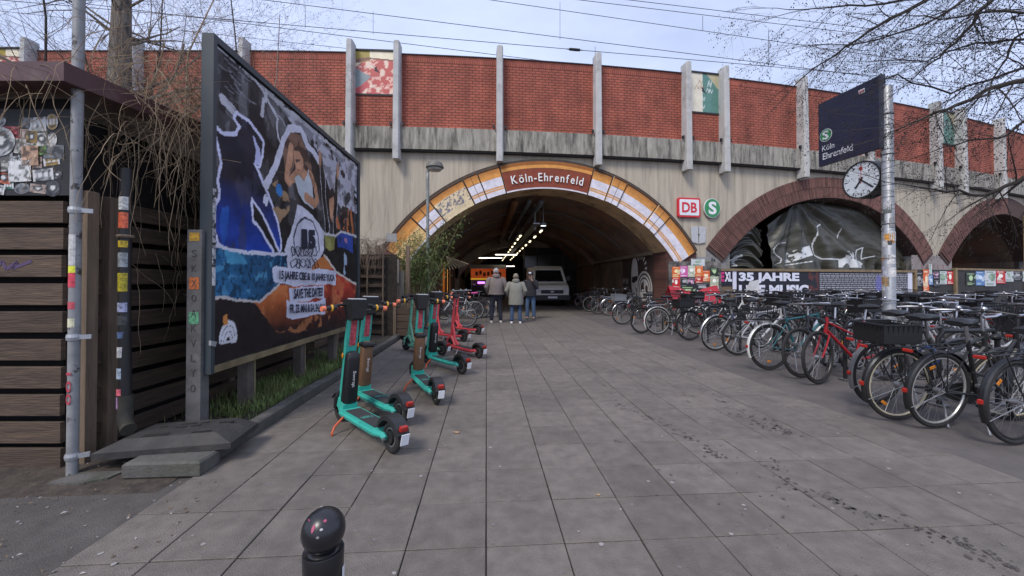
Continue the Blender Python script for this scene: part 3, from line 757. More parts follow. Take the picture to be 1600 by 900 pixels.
lplate(t, X, N_, w, h, M_white, 'rim', -.006, .05, 'disc'); lplate(t, X, N_, w*.95, h*.95, M_sgreen, 'face', .004, .03, 'disc'); text('S', .5, N_*.014, X, UP, M_white, t, fit=(w*.50, h*.66), offset=.018)
# pale patches of removed signs between the arches
t, w, h, X, N_ = fplate('blank_wall_plate', 'pair of blank pale metal plates on the wall between two arches', 'plate', 1076, 352, 1105, 382, .06)
for k in (-1, 1):
    q = MB(); q.prism([(k*.02, -.36), (k*.30, -.30), (k*.34, .30), (k*.02, .36)], -.03, .0, lambda a, b, d: X*a+UP*b+N_*d); obj('panel', q, mat('pale_plate', (.46, .47, .48), .6, var=.1), t)
for xx, yy in ((0, 0),): obj('bolt', MB().box(N_*.01, (.05, .02, .05)), M_black, t)

# ================================================================ hoardings, tarpaulin, posters
M_tarp = mat('grey_green_tarpaulin', (.062, .066, .058), .42, var=.25, scale=1.3, bump=.5, bscale=3, dirt=(.10, .10, .09), dscale=1.2, dlo=.5, dhi=.8)
tarp = thing('tarpaulin', 'sagging grey-green tarpaulin sprayed with white graffiti filling the arch', 'tarpaulin', FP(A2['c'], -.5, 1.9))
tl = tarp.location
zt0 = fz(1275, 419)
def tarp_sheet(s0, s1, ztop, fold, name, seed, gfn=None):
    cv = Canvas(s1-s0, 3.4, .03, (.056, .054, .040)); n = cv.noise(1.2, .5, seed); n2 = cv.noise(.6, 1.2, seed+1)
    cv.c *= (.75+.5*n)[..., None]
    if gfn: gfn(cv)
    P = {}
    W = s1-s0
    idx = 0; vs = []
    nn = n.ravel(); nb = n2.ravel(); xs = cv.X.ravel(); ys = cv.Y.ravel()
    it = iter(range(len(xs)))
    def fn(u, v):
        i = next(it); s = s0+u; zt_ = min(ztop(s), A2['zc']+math.sqrt(max(.01, (A2['Ri']-.03)**2-(s-A2['c'])**2)))
        z = zt0-.05+(max(zt_, zt0+.02)-zt0)*(v/3.4)
        if name == 'main_sheet':
            a0_, h0_ = fs(1262), fz(1262, 313); an = math.atan2(s-a0_, max(.15, h0_-z+.3)); rr_ = math.hypot(s-a0_, h0_-z)
            d = .10*math.sin(an*11+.6*math.sin(rr_*1.3))*min(1, rr_/1.2)+.05*math.sin(an*23+1)*min(1, rr_/2)+.16*(nb[i]-.5)-.10*(z-zt0)/3
            if z < zt0+.5: d += .09*math.sin(s*9+3*nn[i])*(1-(z-zt0)/.5)
        else:
            f = v/3.4; w_ = u/W; sag = f+.9*(w_-.45)**2
            d = .13*math.sin(sag*21)*(.25+.75*(1-f))+.04*math.sin(sag*47+w_*5)+.10*(nb[i]-.5)
        return FP(s, -.45+d, z)-tl
    return obj(name, cv.mesh(name, fn), mat('tarp_print' if name == 'main_sheet' else 'slack_tarp_print', attr=True, rough=.42 if name == 'main_sheet' else .2, var=.2, scale=2, bump=.25, bscale=5), tarp, False)
def graf(cv):
    W = (.60, .62, .62); w = cv.w; f = lambda pts, k=.018: cv.set(cv.line(pts, k), W)
    f([(.25, 1.7), (.1, 1.5), (.15, 1.2), (.55, .7), (.5, .45), (.2, .3)], .02); f([(.3, 1.75), (.6, 1.7), (.9, 1.6)], .015)
    cv.set(cv.poly([(1.0, .35), (1.05, .95), (2.3, 1.25), (2.35, .75)]) & (cv.noise(3, 3, 7) > .52), W); cv.set(cv.line([(1.0, .25), (2.2, .42)], .022), W)
    f([(2.6, 2.1), (2.5, 1.2), (2.6, .75), (3.0, .55), (3.9, .55)], .026); f([(2.55, 2.15), (2.85, 2.3)], .03); f([(4.15, 2.2), (4.1, 1.85), (4.0, 1.7)], .02)
    cv.set((cv.X > 3.9) & (cv.X < 5.6) & (cv.Y > .15) & (cv.Y < 1.0) & (cv.noise(2.2, 2.2, 9) > .53), W, .85); f([(5.0, .55), (5.2, 1.2), (5.5, 1.4), (5.5, .7), (6.2, 1.0)], .03)
s_a, s_b, s_c = fs(1136), fs(1212), fs(1430)
tarp_sheet(fs(1218), s_c, lambda s: min(A2['za'], fz(1212, 347)+(s-fs(1218))*(fz(1264, 313)-fz(1212, 347))/(fs(1264)-fs(1218)) if s < fs(1264) else A2['za']), .35, 'main_sheet', 21, graf)
def graf2(cv): cv.set((cv.X < 1.1) & (cv.Y > .3) & (cv.Y < 1.5) & (cv.noise(3, 2, 3) > .6), (.6, .62, .62), .7)
for o in [tarp_sheet(s_a, fs(1203), lambda s: fz(1170, 347)-.5*max(0, (s-fs(1190))), .9, 'slack_sheet', 33, graf2)]: pass
for o in tarp.children: o.data.polygons.foreach_set('use_smooth', [True]*len(o.data.polygons))
M_hw = mat('hoarding_plywood', (.16, .115, .07), .8, var=.3, scale=2, bump=.2, stretch=(1, 1, 6))
hb = thing('hoarding', 'plywood hoarding with black music venue banner below the tarpaulin', 'hoarding', FP(fs(1130), .3, 0))
def hadd(name, me, m, par):
    if isinstance(me, MB): me = me.mesh(name); fixnorm(me)
    me.transform(Matrix.Translation(-Vector(par.location)))
    if m is not None and not me.materials: me.materials.append(m)
    return obj(name, me, None, par)
zh = fz(1275, 421)
s0h = fs(1117); s1h = fs(1424); nb_ = 9
for i in range(nb_):
    a_, b_ = s0h+(s1h-s0h)*i/nb_, s0h+(s1h-s0h)*(i+1)/nb_
    hadd('board', fsheet('board', a_+.006, b_-.006, .05, zh-.1, .10, .06, rows=1), M_hw, hb)
hadd('top_rail', fsheet('top_rail', s0h-.05, s1h+.05, zh-.1, zh, .16, .0, rows=1), mat('rail_wood', (.22, .16, .09), .8, var=.3, scale=4), hb)
for s_ in (s0h, s1h): 
    q = MB(); q.bar(FP(s_, .14, 0), FP(s_, .14, zh+.05), .1, .1); hadd('post', q, MATS['rail_wood'], hb)
def banner(name, x0, x1, y0, y1, d, par, fn, res=.02):
    s0, s1 = fs(x0), fs(x1); z1 = fz((x0+x1)/2, y0); z0 = fz((x0+x1)/2, y1)
    cv = Canvas(s1-s0, z1-z0, res, (.012, .012, .02)); fn(cv); me = cv.mesh(name, lambda u, v: FP(s0+u, d, z0+v)); me.materials.append(PRINT)
    hadd(name, me, None, par); return s0, s1, z0, z1
def bn_lines(cv):
    r = random.Random(3); y = .06
    cv.set((cv.X < .55) & (cv.noise(3, 3, 2) > .45), (.10, .025, .02))
    while y < cv.h-.04:
        x = .62
        while x < cv.w-.1:
            l = r.uniform(.08, .3); cv.set((np.abs(cv.Y-y) < .022) & (cv.X > x) & (cv.X < x+l), (.42, .42, .46), .8); x += l+.04
        y += .085
    cv.set(cv.ell(cv.w*.66, cv.h*.55, .2, .4), (.12, .12, .5), .5)
s0, s1, z0, z1 = banner('venue_banner', 1147, 1262, 425, 466, .115, hb, lambda cv: None)
banner('artist_list_banner', 1259, 1417, 425, 466, .118, hb, bn_lines)
sm = (s0+s1)/2
def ftext(body, xl, yt, xr, yb, d, m, par, offset=.0, shear=0):
    sa, sb = fs(xl), fs(xr); za, zb2 = fz((xl+xr)/2, yb), fz((xl+xr)/2, yt); c = FP((sa+sb)/2, d, (za+zb2)/2)
    return text(body, .4, c-Vector(par.location), ftan((sa+sb)/2), UP, m, par, fit=(sb-sa, zb2-za), offset=offset)
M_let = mat('banner_white', (.70, .71, .80), .6)
ftext('35 JAHRE', 1150, 426, 1244, 443, .135, M_let, hb, .02)
ftext('LIVE MUSIC', 1150, 445, 1258, 462, .135, M_let, hb, .02)
def bwhite(cv): cv.c[:] = (.66, .67, .76)
banner('banner_edge_strip', 1141, 1147, 424, 452, .13, hb, bwhite); banner('banner_edge_strip', 1413, 1420, 424, 458, .13, hb, bwhite)
banner('venue_banner', 1121, 1141, 424, 447, .118, hb, lambda cv: None)
ftext('E', 1122, 425, 1128, 440, .135, mat('magenta_print', (.65, .03, .22), .6), hb, .02); ftext('XL', 1128.6, 425, 1140, 440, .135, M_let, hb, .02)
q = MB(); c_ = FP(fs(1172), .16, fz(1172, 452))
# pinned white rag hanging over the banner
rag = MB(); sA = fs(1158)
poly = [(fs(1166), fz(1166, 440)), (fs(1180), fz(1180, 437)), (fs(1181), fz(1181, 458)), (fs(1172), fz(1172, 459)), (fs(1157), fz(1157, 459))]
rag.prism(poly, .17, .185, lambda a, b, d: FP(a, d+.03*math.sin(a*7), b)); o = obj('hanging_cloth', rag, mat('white_cloth', (.6, .59, .58), .9, var=.15, scale=5)); tag(o, 'crumpled white cloth hung over the venue banner lettering', 'cloth')

# poster pillar and further hoarding
PCOL = [((.72, .14, .03), (.75, .6, .3)), ((.62, .12, .36), (.75, .6, .7)), ((.45, .47, .33), (.7, .7, .6)), ((.75, .17, .03), (.8, .5, .3)), ((.7, .12, .02), (.8, .6, .4)), ((.02, .02, .022), (.3, .3, .3)), ((.02, .02, .03), (.5, .3, .4)), ((.5, .02, .02), (.7, .5, .4)), ((.55, .02, .02), (.75, .7, .6)), ((.02, .03, .02), (.35, .5, .25)), ((.6, .62, .63), (.2, .3, .2)), ((.10, .22, .45), (.5, .6, .7))]
def poster(x0, y0, x1, y1, d, par, ci, seed):
    a, b = PCOL[ci % len(PCOL)]
    def fn(cv):
        cv.c[:] = a; r = random.Random(seed); n = cv.noise(3, 3, seed)
        cv.set((n > .55) & (cv.Y > cv.h*.3) & (cv.Y < cv.h*.8), b); cv.set(cv.ell(cv.w*.5, cv.h*.58, cv.w*r.uniform(.15, .3), cv.h*r.uniform(.12, .22)), tuple(min(1, v*1.3+.05) for v in b))
        for k in range(r.randint(2, 4)):
            yy = cv.h*(.08+.075*k); cv.set((np.abs(cv.Y-yy) < cv.h*.02) & (cv.X > cv.w*.12) & (cv.X < cv.w*r.uniform(.5, .9)), b)
        cv.set((np.abs(cv.Y-cv.h*.9) < cv.h*.035) & (cv.X > cv.w*.12) & (cv.X < cv.w*.8), b)
    banner('poster', x0, x1, y0, y1, d, par, fn, .02)
pw = thing('poster_wall', 'board at the foot of the brick pier layered with torn concert posters', 'poster board', FP(fs(1090), .25, 0))
hadd('backing_board', fsheet('backing_board', fs(1041), fs(1121), .05, fz(1090, 409), .22, .14, rows=1), mat('glued_paper', (.22, .20, .18), .9, var=.6, scale=4, dirt=(.04, .04, .04), dscale=3, dlo=.4, dhi=.6), pw)
grid = [(1045, 417, 1057, 434, 0), (1057, 416, 1069, 433, 1), (1069, 415, 1080, 433, 2), (1080, 416, 1092, 432, 3), (1091, 423, 1103, 440, 4), (1045, 434, 1057, 450, 8), (1058, 434, 1069, 447, 5), (1069, 434, 1080, 448, 6), (1080, 432, 1092, 442, 7), (1103, 419, 1117, 432, 9), (1103, 432, 1116, 448, 2), (1103, 448, 1116, 468, 10), (1080, 443, 1102, 456, 5), (1058, 448, 1080, 460, 9), (1074, 405, 1095, 416, 10), (1045, 450, 1058, 466, 7)]
for k, (a_, b_, c_, d_, e_) in enumerate(grid): poster(a_, b_, c_, d_, .235+.004*(k % 4), pw, e_, k+50)
hb2 = thing('hoarding', 'dark hoarding plastered with small event posters across the open brown arch', 'hoarding', FP(fs(1500), .3, 0))
sA, sB = fs(1424), fs(1600)+6; nb_ = 10
for i in range(nb_):
    a_, b_ = sA+(sB-sA)*i/nb_, sA+(sB-sA)*(i+1)/nb_
    hadd('board', fsheet('board', a_+.006, b_-.006, .05, fz(1540, 423), .10, .05, rows=1), mat('dark_board', (.035, .032, .03), .7, var=.4, scale=2), hb2)
hadd('top_rail', fsheet('top_rail', fs(1487), sB, fz(1540, 423)+.003, fz(1540, 420), .14, .0, rows=1), MATS['rail_wood'], hb2)
for s_ in (fs(1486), fs(1596)):
    q = MB(); q.bar(FP(s_, .16, 0), FP(s_, .16, fz(1540, 420)+(3 if s_ > fs(1550) else 0)), .12, .1); hadd('post', q, MATS['rail_wood'], hb2)
for k, (a_, b_, c_, d_, e_) in enumerate([(1424, 425, 1438, 448, 5), (1437, 421, 1446, 458, 4), (1446, 413, 1451, 429, 10), (1445, 430, 1452, 445, 11), (1453, 424, 1463, 436, 6), (1463, 424, 1474, 444, 10), (1474, 424, 1484, 444, 8), (1453, 437, 1463, 448, 5), (1504, 426, 1519, 446, 9), (1519, 424, 1533, 446, 11), (1533, 423, 1550, 447, 10), (1550, 423, 1565, 443, 8), (1564, 423, 1578, 440, 10), (1578, 424, 1591, 438, 5), (1592, 422, 1609, 440, 10)]): poster(a_, b_, c_, d_, .125+.004*(k % 4), hb2, e_, k+90)

# stencil painting on the tunnel's inner wall
def mur(cv):
    cv.c[:] = (.055, .032, .026); cv.c *= (.7+.6*cv.noise(2, 2, 1))[..., None]; W = (.62, .60, .57)
    cv.set(cv.ell(1.6, 1.55, .42, 1.0), W); cv.set(cv.poly([(1.25, 1.35), (1.5, 1.3), (1.95, 1.45), (1.98, 1.65), (1.3, 1.6)]), (.02, .02, .02)); cv.set((cv.noise(3, 3, 4) > .52) & cv.ell(1.6, .65, .4, .5), (.05, .04, .04))
    d = np.hypot(cv.X-2.7, cv.Y-1.0)
    for r_ in (.45, .62, .8): cv.set((np.abs(d-r_) < .05) & (cv.Y > .5), W)
    cv.set((d < .42) & (cv.noise(4, 4, 8) > .5), W); a = np.arctan2(cv.Y-1.9, cv.X-2.3); d2 = np.hypot(cv.X-2.3, cv.Y-1.9); cv.set((d2 > .5) & (d2 < .72) & (np.sin(a*16) > .2) & (cv.Y > 1.8), W)
    for k in range(3): cv.set((cv.X < .85) & (np.abs(cv.Y-1.4+.4*k) < .13) & (cv.noise(7, 5, k) > .5), (.22, .21, .2))
cv = Canvas(3.7, 2.6, .025, (.05, .03, .025)); mur(cv)
xw = TX1-.03; y_s = FP(A1['c']+foot_in, -.6, 0).y
vadd('stencil_painting', cv.mesh('stencil_painting', lambda u, v: (xw, y_s+3.9-u, v-.02)), PAINT)

# ================================================================ tunnel fittings
M_tube = mat('fluorescent_tube', (1, .84, .5), .5, emit=2.2)
M_tubew = mat('white_tube', (1, .93, .80), .5, emit=2.5)
k = 0
for i in range(11):
    Y = 18.0+i*2.3
    for xo in (2.55, 1.75):
        if xo < 2 and i == 0: Y2 = Y+2.0
        else: Y2 = Y+(1.15 if xo < 2 else 0)
        t = thing('tunnel_lamp', 'lit tubular batten lamp in the double row under the tunnel vault', 'lamp', (xo, Y2, 3.72), 0, 'batten lamps along the tunnel')
        obj('housing', MB().box((0, 0, .05), (.14, .62, .06), None, .01), M_galv, t); obj('tube', MB().tube([(0, -.28, 0), (0, .28, 0)], .04, 8), M_tube, t)
        obj('rod', MB().tube([(0, .25, .08), (0, .25, .9)], .012, 5), M_dullsteel, t)
q = MB(); q.box((2.15, 28.5, 3.86), (.28, 24, .05)); tag(obj('cable_tray', q, M_dullsteel), 'long steel cable tray hung between the two rows of lamps', 'cable tray')
t = thing('round_spotlight', 'pale round spotlight on a thin rod at the tunnel mouth', 'lamp', px(849, 352, 17.2)); 
obj('housing', MB().lathe([(.02, .12), (.12, .10), (.15, 0), (.13, -.02)], n=16), M_galv, t, True); obj('lens', MB().lathe([(.0, -.035), (.12, -.03), (.12, -.021)], n=16), mat('cool_lens', (.8, .9, 1), .4, emit=1.5), t)
obj('rod', MB().tube([(0, 0, .1), (0, 0, 1.0)], .015, 6), M_dullsteel, t)
t = thing('support_pole', 'thin grey pole hanging from the vault near the first lamps', 'pole', px(836, 352, 17.5)); obj('shaft', MB().tube([(0, 0, -.2), (0, 0, 1.1)], .035, 8), M_galv, t); obj('flange', MB().lathe([(.09, 1.08), (.09, 1.12)], n=10), M_galv, t)
for (xx, yy, Z_, L_, lab) in ((791, 398, 31.8, 1.9, 'long white fluorescent tube hung crosswise beyond the inner ring'), (766, 403, 34, 2.2, 'dimmer fluorescent tube hung crosswise further inside'), (777, 416, 37, 3.4, 'low white fluorescent tube above the orange kiosk')):
    t = thing('cross_lamp', lab, 'lamp', px(xx, yy, Z_)); obj('housing', MB().box((0, 0, .06), (L_, .12, .06)), M_galv, t); obj('tube', MB().tube([(-L_/2+.05, 0, 0), (L_/2-.05, 0, 0)], .032, 8), M_tubew, t)
    for e in (-.6, .6): obj('rod', MB().tube([(e, 0, .08), (e, 0, .9)], .01, 4), M_dullsteel, t)
# orange kiosk
kc = gp(763, 472); kc = px(763, 441, 30.0); kc.z = 0
t = thing('snack_kiosk', 'orange fronted snack kiosk with white awning and lit display inside the tunnel', 'kiosk', kc)
obj('counter', MB().box((0, .6, .55), (2.6, 1.1, 1.1), None, .02), mat('kiosk_dark', (.06, .055, .05), .6, var=.3), t)
obj('back_panel', MB().box((0, 1.2, 1.4), (2.6, .08, 2.2)), mat('kiosk_inside', (.22, .2, .17), .7, var=.5, scale=6), t)
obj('fascia', MB().box((0, 0, 1.95), (2.7, .12, .85), None, .02), mat('kiosk_orange', (.75, .12, .02), .5, var=.25, scale=3, emit=.15), t)
obj('fascia_stripe', MB().box((0, -.07, 1.58), (2.7, .02, .12)), mat('kiosk_yellow', (.8, .45, .03), .5, emit=.3), t)
ms_ = MB(); 
for i in range(7): ms_.box((-.9+.3*i, -.075, 2.0+.08*math.sin(i*2)), (.2, .02, .3))
obj('fascia_picture', ms_, mat('kiosk_print', (.20, .07, .03), .6, var=.5, scale=9), t)
aw = MB(); aw.add([(-1.4, -.6, 2.42), (1.4, -.6, 2.42), (1.4, .7, 2.72), (-1.4, .7, 2.72), (-1.4, -.6, 2.37), (1.4, -.6, 2.37), (1.4, .7, 2.67), (-1.4, .7, 2.67)], [(0, 1, 2, 3), (7, 6, 5, 4), (0, 4, 5, 1), (1, 5, 6, 2), (2, 6, 7, 3), (3, 7, 4, 0)]); obj('awning', aw, M_white, t)
obj('display', MB().box((-.55, -.02, 1.3), (.55, .04, .16)), mat('lit_display', (.55, .2, 1), .4, emit=1.6), t); obj('display', MB().box((.05, -.02, 1.3), (.35, .04, .16)), mat('lit_display_cyan', (.05, .6, .9), .4, emit=1.6), t)
for k in range(6): obj('shelf_item', MB().box((-1.1+.4*k, .4, 1.15+.04*(k % 3)), (.22, .2, .14+.06*(k % 2)), None, .01), mat('goods%d' % (k % 3), [(.6, .55, .5), (.3, .05, .04), (.1, .12, .2)][k % 3], .5), t)
for e in (-1.3, 1.3): obj('post', MB().box((e, .1, 1.2), (.08, .08, 2.4)), M_dullsteel, t)
# timber-framed dark shed beside the van
c_ = px(862, 441, 29.5); c_.z = 0
t = thing('market_booth', 'dark panelled booth with large unlit windows behind the parked van', 'booth', c_)
obj('wall', MB().box((0, .6, 2.0), (4.2, .2, 4.0)), mat('booth_black', (.022, .021, .020), .7, var=.3), t)
for i in range(5): obj('mullion', MB().box((-2.05+1.02*i, .46, 2.0), (.09, .1, 4.0)), mat('booth_frame', (.05, .047, .043), .6), t)
for z_ in (1.0, 2.4, 3.4): obj('transom', MB().box((0, .455, z_), (4.2, .08, .07)), MATS['booth_frame'], t)
for i in range(4):
    for z_ in (2.9,): obj('pane', MB().box((-1.54+1.02*i, .49, z_), (.92, .02, .9)), mat('dim_pane', (.06, .065, .065), .12), t)
# ================================================================ white van
vc = px(862, 441, 21.6); vc.z = 0
t = thing('panel_van', 'grey-white panel van with raised bonnet line parked inside the tunnel', 'van', vc, 0)
M_van = mat('van_paint', (.80, .77, .70), .4, var=.08, scale=2, dirt=(.5, .47, .42), dscale=2, dlo=.55, dhi=.8)
bd = MB()
prof_ = [(-.15, .42), (-.15, 1.0), (-.02, 1.14), (.75, 1.30), (1.35, 2.05), (1.55, 2.22), (5.0, 2.3), (5.05, .42)]
W_ = 1.0
def vx(y, z): return W_*(1 if z < 1.3 else 1-(z-1.3)*.14)*(.93 if y < 0 else 1)
vs = [(-vx(y, z), y, z) for y, z in prof_]+[(vx(y, z), y, z) for y, z in prof_]; n = len(prof_)
bd.add(vs, [tuple(range(n)), tuple(range(2*n-1, n-1, -1))]+[(i, n+i, n+(i+1) % n, (i+1) % n) for i in range(n)])
body = obj('body', bd, M_van, t)
ws = MB(); ws.add([(-.84, .80, 1.36), (.84, .80, 1.36), (.74, 1.33, 2.02), (-.74, 1.33, 2.02)], [(0, 1, 2, 3)]); ws.v = [(x, y-.02, z+.012) for x, y, z in ws.v]
obj('windscreen', ws, mat('dark_glass', (.012, .013, .014), .08), t)
obj('sun_visor', MB().box((0, 1.28, 2.17), (1.62, .5, .05), Matrix.Rotation(.4, 3, 'X')), M_van, t)
obj('grille', MB().box((0, -.16, .80), (1.25, .04, .20), None, .01), M_black, t); obj('emblem', MB().sphere((0, -.19, .80), .07, 10, 6, (1.7, .3, .7)), M_chrome, t)
obj('bumper', MB().box((0, -.2, .47), (1.96, .2, .30), None, .04), mat('bumper_grey', (.04, .04, .042), .6), t)
obj('number_plate', MB().box((0, -.315, .5), (.52, .015, .11), None, .003), M_white, t)
for e in (-1, 1):
    obj('headlight', MB().box((e*.78, -.13, .92), (.30, .1, .26), Matrix.Rotation(e*.25, 3, 'Z'), .03), mat('headlight_glass', (.75, .76, .77), .2), t)
    o = obj('wheel', MB().lathe([(.2, -.11), (.33, -.1), (.34, 0), (.33, .1), (.2, .11)], (e*.86, .85, .34), 20, Matrix.Rotation(PI/2, 3, 'Y')), M_rubber, t)
    obj('wheel', MB().lathe([(.2, -.11), (.33, -.1), (.34, 0), (.33, .1), (.2, .11)], (e*.86, 4.1, .34), 20, Matrix.Rotation(PI/2, 3, 'Y')), M_rubber, t)
    obj('mirror', MB().box((e*1.12, .95, 1.55), (.2, .14, .32), None, .03), M_black, t)
    obj('mirror_arm', MB().bar((e*.93, .95, 1.5), (e*1.04, .95, 1.5), .05, .05), M_black, t)
for e in (-.4, .4): obj('wiper', MB().bar((e-.3, .79, 1.39), (e+.25, .84, 1.45), .02, .02), M_black, t)
# warm shop doorway and clutter on the tunnel's far flank
c_ = Vector((TX0+.3, 22, 0))
t = thing('lit_doorway', 'narrow amber lit doorway in the dark tunnel flank', 'doorway', c_)
obj('frame', MB().box((0, .85, 1.05), (.08, .1, 2.1)), mat('door_frame', (.06, .045, .03), .7), t); obj('frame', MB().box((0, -.05, 1.05), (.08, .1, 2.1)), MATS['door_frame'], t); obj('lintel', MB().box((0, .4, 2.15), (.1, 1.0, .12)), MATS['door_frame'], t)
obj('lit_pane', MB().box((-.05, .4, 1.35), (.03, .78, 1.4)), mat('amber_pane', (.9, .38, .08), .5, emit=.9), t)

# ================================================================ station sign pole with clock
pb = px(1389, 441, 6.75); pb.z = 0
t = thing('station_sign_pole', 'tall galvanised pole with torn stickers rising out of the parked bicycles', 'pole', pb)
sh = MB(); zt_ = px(1383, 135, 6.75).z; sh.lathe([(.09, 0), (.09, 2.2), (.084, 2.21), (.082, zt_-.02), (.07, zt_)], n=18); pole = obj('shaft', sh, M_galv, t, True)
rs = random.Random(5)
for k in range(22):
    z_ = rs.uniform(1.2, 2.7); a_ = rs.uniform(PI*.7, PI*1.75); hw = rs.uniform(.03, .07); hh = rs.uniform(.03, .10); q = MB()
    for i in range(5):
        aa = a_+(i-2)*hw/2/.091
        for zz in (-hh, hh): q.v.append((.0925*math.cos(aa), .0925*math.sin(aa), z_+zz*rs.uniform(.7, 1)))
    q.f = [(2*i, 2*i+2, 2*i+3, 2*i+1) for i in range(4)]
    obj('sticker', q, mat('sticker%d' % (k % 7), [(.6, .6, .58), (.08, .08, .08), (.5, .5, .55), (.65, .3, .05), (.3, .3, .3), (.7, .68, .66), (.15, .17, .15)][k % 7], .6, var=.5, scale=30), t)
for z_ in (1.75, 2.35, zt_-.5, zt_-1.2): obj('band_clamp', MB().torus((0, 0, z_), .092, .008, 18, 6, 'z'), M_dullsteel, t)
for k in range(9):
    z_ = 2.6+k*.21; obj('cable_tie', MB().torus((0, 0, z_), .085, .004, 14, 4, 'z'), M_black, t)
# blue name sign: a flat box whose near edge is fixed to the pole
a0 = px(1374, 175, 6.75); b0 = px(1279, 205, 7.86); a0.z = b0.z = 0
D = (b0-a0).normalized(); Ls = (b0-a0).length; Nn = Vector((D.y, -D.x, 0)); 
if Nn.dot(-a0) < 0: Nn = -Nn
zt2 = px(1375, 118, 6.75).z; zb2 = px(1372, 231, 6.75).z
t = thing('station_name_sign', 'dark blue Köln Ehrenfeld station sign fixed to the pole', 'sign', a0+UP*zb2)
H_ = zt2-zb2
M_blue = mat('sign_blue', (.012, .016, .045), .38, var=.12, scale=3)
mpS = lambda u, v, d: D*u+UP*v+Nn*d
q = MB(); q.prism([(0, 0), (Ls, 0), (Ls, H_), (0, H_)], -.07, 0, mpS); obj('panel', q, M_blue, t)
q = MB(); 
q.prism([(-.035, -.01), (-.001, -.01), (-.001, H_+.01), (-.035, H_+.01)], -.09, .012, mpS); obj('edge_frame', q, mat('sign_frame', (.05, .055, .08), .5), t)
for v_ in (.2, H_-.2): 
    q = MB(); q.bar(mpS(-.03, v_, -.03), (pb-(a0))+UP*v_, .06, .05); obj('bracket', q, M_dullsteel, t)
tx = -D
if True:
    # reading direction: seen from the front, letters run from the far edge towards the pole
    xd = UP.cross(Nn).normalized(); 
    def st_(body, u, v, w_, h_, m, d=.006, off=.0): text(body, .2, mpS(u, v, d), xd, UP, m, t, fit=(w_, h_), offset=off)
    M_sw = mat('sign_white', (.72, .73, .76), .5)
    st_('Köln', Ls*.82, H_*.265, Ls*.22, H_*.085, M_sw); st_('Ehrenfeld', Ls*.66, H_*.135, Ls*.52, H_*.10, M_sw, .006, .0015)
    q = MB(); q.prism([(Ls*.86+.125*math.cos(i*PI/14), H_*.46+.125*math.sin(i*PI/14)) for i in range(28)], .002, .008, mpS); obj('emblem_disc', q, M_white, t)
    q = MB(); q.prism([(Ls*.86+.115*math.cos(i*PI/14), H_*.46+.115*math.sin(i*PI/14)) for i in range(28)], .003, .011, mpS); obj('emblem_disc', q, M_sgreen, t)
    st_('S', Ls*.86, H_*.46, .125, .17, M_white, .013, .006)
    q = MB(); q.prism([(Ls*.21, H_*.86), (Ls*.30, H_*.86), (Ls*.30, H_*.92), (Ls*.21, H_*.92)], .002, .007, mpS); obj('emblem_plate', q, M_white, t); st_('DB', Ls*.255, H_*.89, Ls*.07, H_*.04, M_dbred, .009, .001)
# clock
cc = px(1346, 281, 7.15); rr = 29/F_PX*7.15
t = thing('platform_clock', 'round white faced clock in black case mounted on the sign pole', 'clock', cc)
def mpC(u, v, d): return xd*u+UP*v+Nn*d
def disc(r, d0, d1, m, nm, n=36): q = MB(); q.prism([(r*math.cos(2*PI*i/n), r*math.sin(2*PI*i/n)) for i in range(n)], d0, d1, mpC); return obj(nm, q, m, t, True)
disc(rr, -.24, 0, M_black, 'case'); disc(rr*.93, .001, .006, mat('clock_face', (.74, .78, .80), .3), 'face')
q = MB(); q.v = []; 
for i in range(36):
    a_ = 2*PI*i/36
    for r_, d_ in ((rr, 0), (rr*1.0, .02), (rr*.93, .02), (rr*.93, .003)): q.v.append(mpC(r_*math.cos(a_), r_*math.sin(a_), d_))
for i in range(36):
    for j in range(3): q.f.append((i*4+j, ((i+1) % 36)*4+j, ((i+1) % 36)*4+j+1, i*4+j+1))
obj('rim', q, M_black, t)
for k in range(12):
    a_ = k*PI/6; q = MB(); u, v = math.sin(a_), math.cos(a_); q.bar(mpC(u*rr*.72, v*rr*.72, .008), mpC(u*rr*.88, v*rr*.88, .008), rr*.05, .003, Nn); obj('hour_mark', q, M_black, t)
for a_, l0, l1, w_, m_ in ((R(216), -.15, .50, .09, M_black), (R(131), -.15, .80, .07, M_black), (R(1), -.2, .62, .02, M_red)):
    q = MB(); u, v = math.sin(a_), math.cos(a_); q.bar(mpC(u*rr*l0, v*rr*l0, .014), mpC(u*rr*l1, v*rr*l1, .014), rr*w_, .004, Nn); obj('hand', q, m_, t)
q = MB(); q.prism([(.0+rr*.09*math.cos(2*PI*i/16), rr*.62+rr*.09*math.sin(2*PI*i/16)) for i in range(16)], .012, .018, mpC); obj('second_hand_disc', q, M_red, t)
q = MB(); q.bar(-Nn*.12, Vector(((pb-cc).x, (pb-cc).y, 0)), .08, .1); obj('bracket', q, M_dullsteel, t)

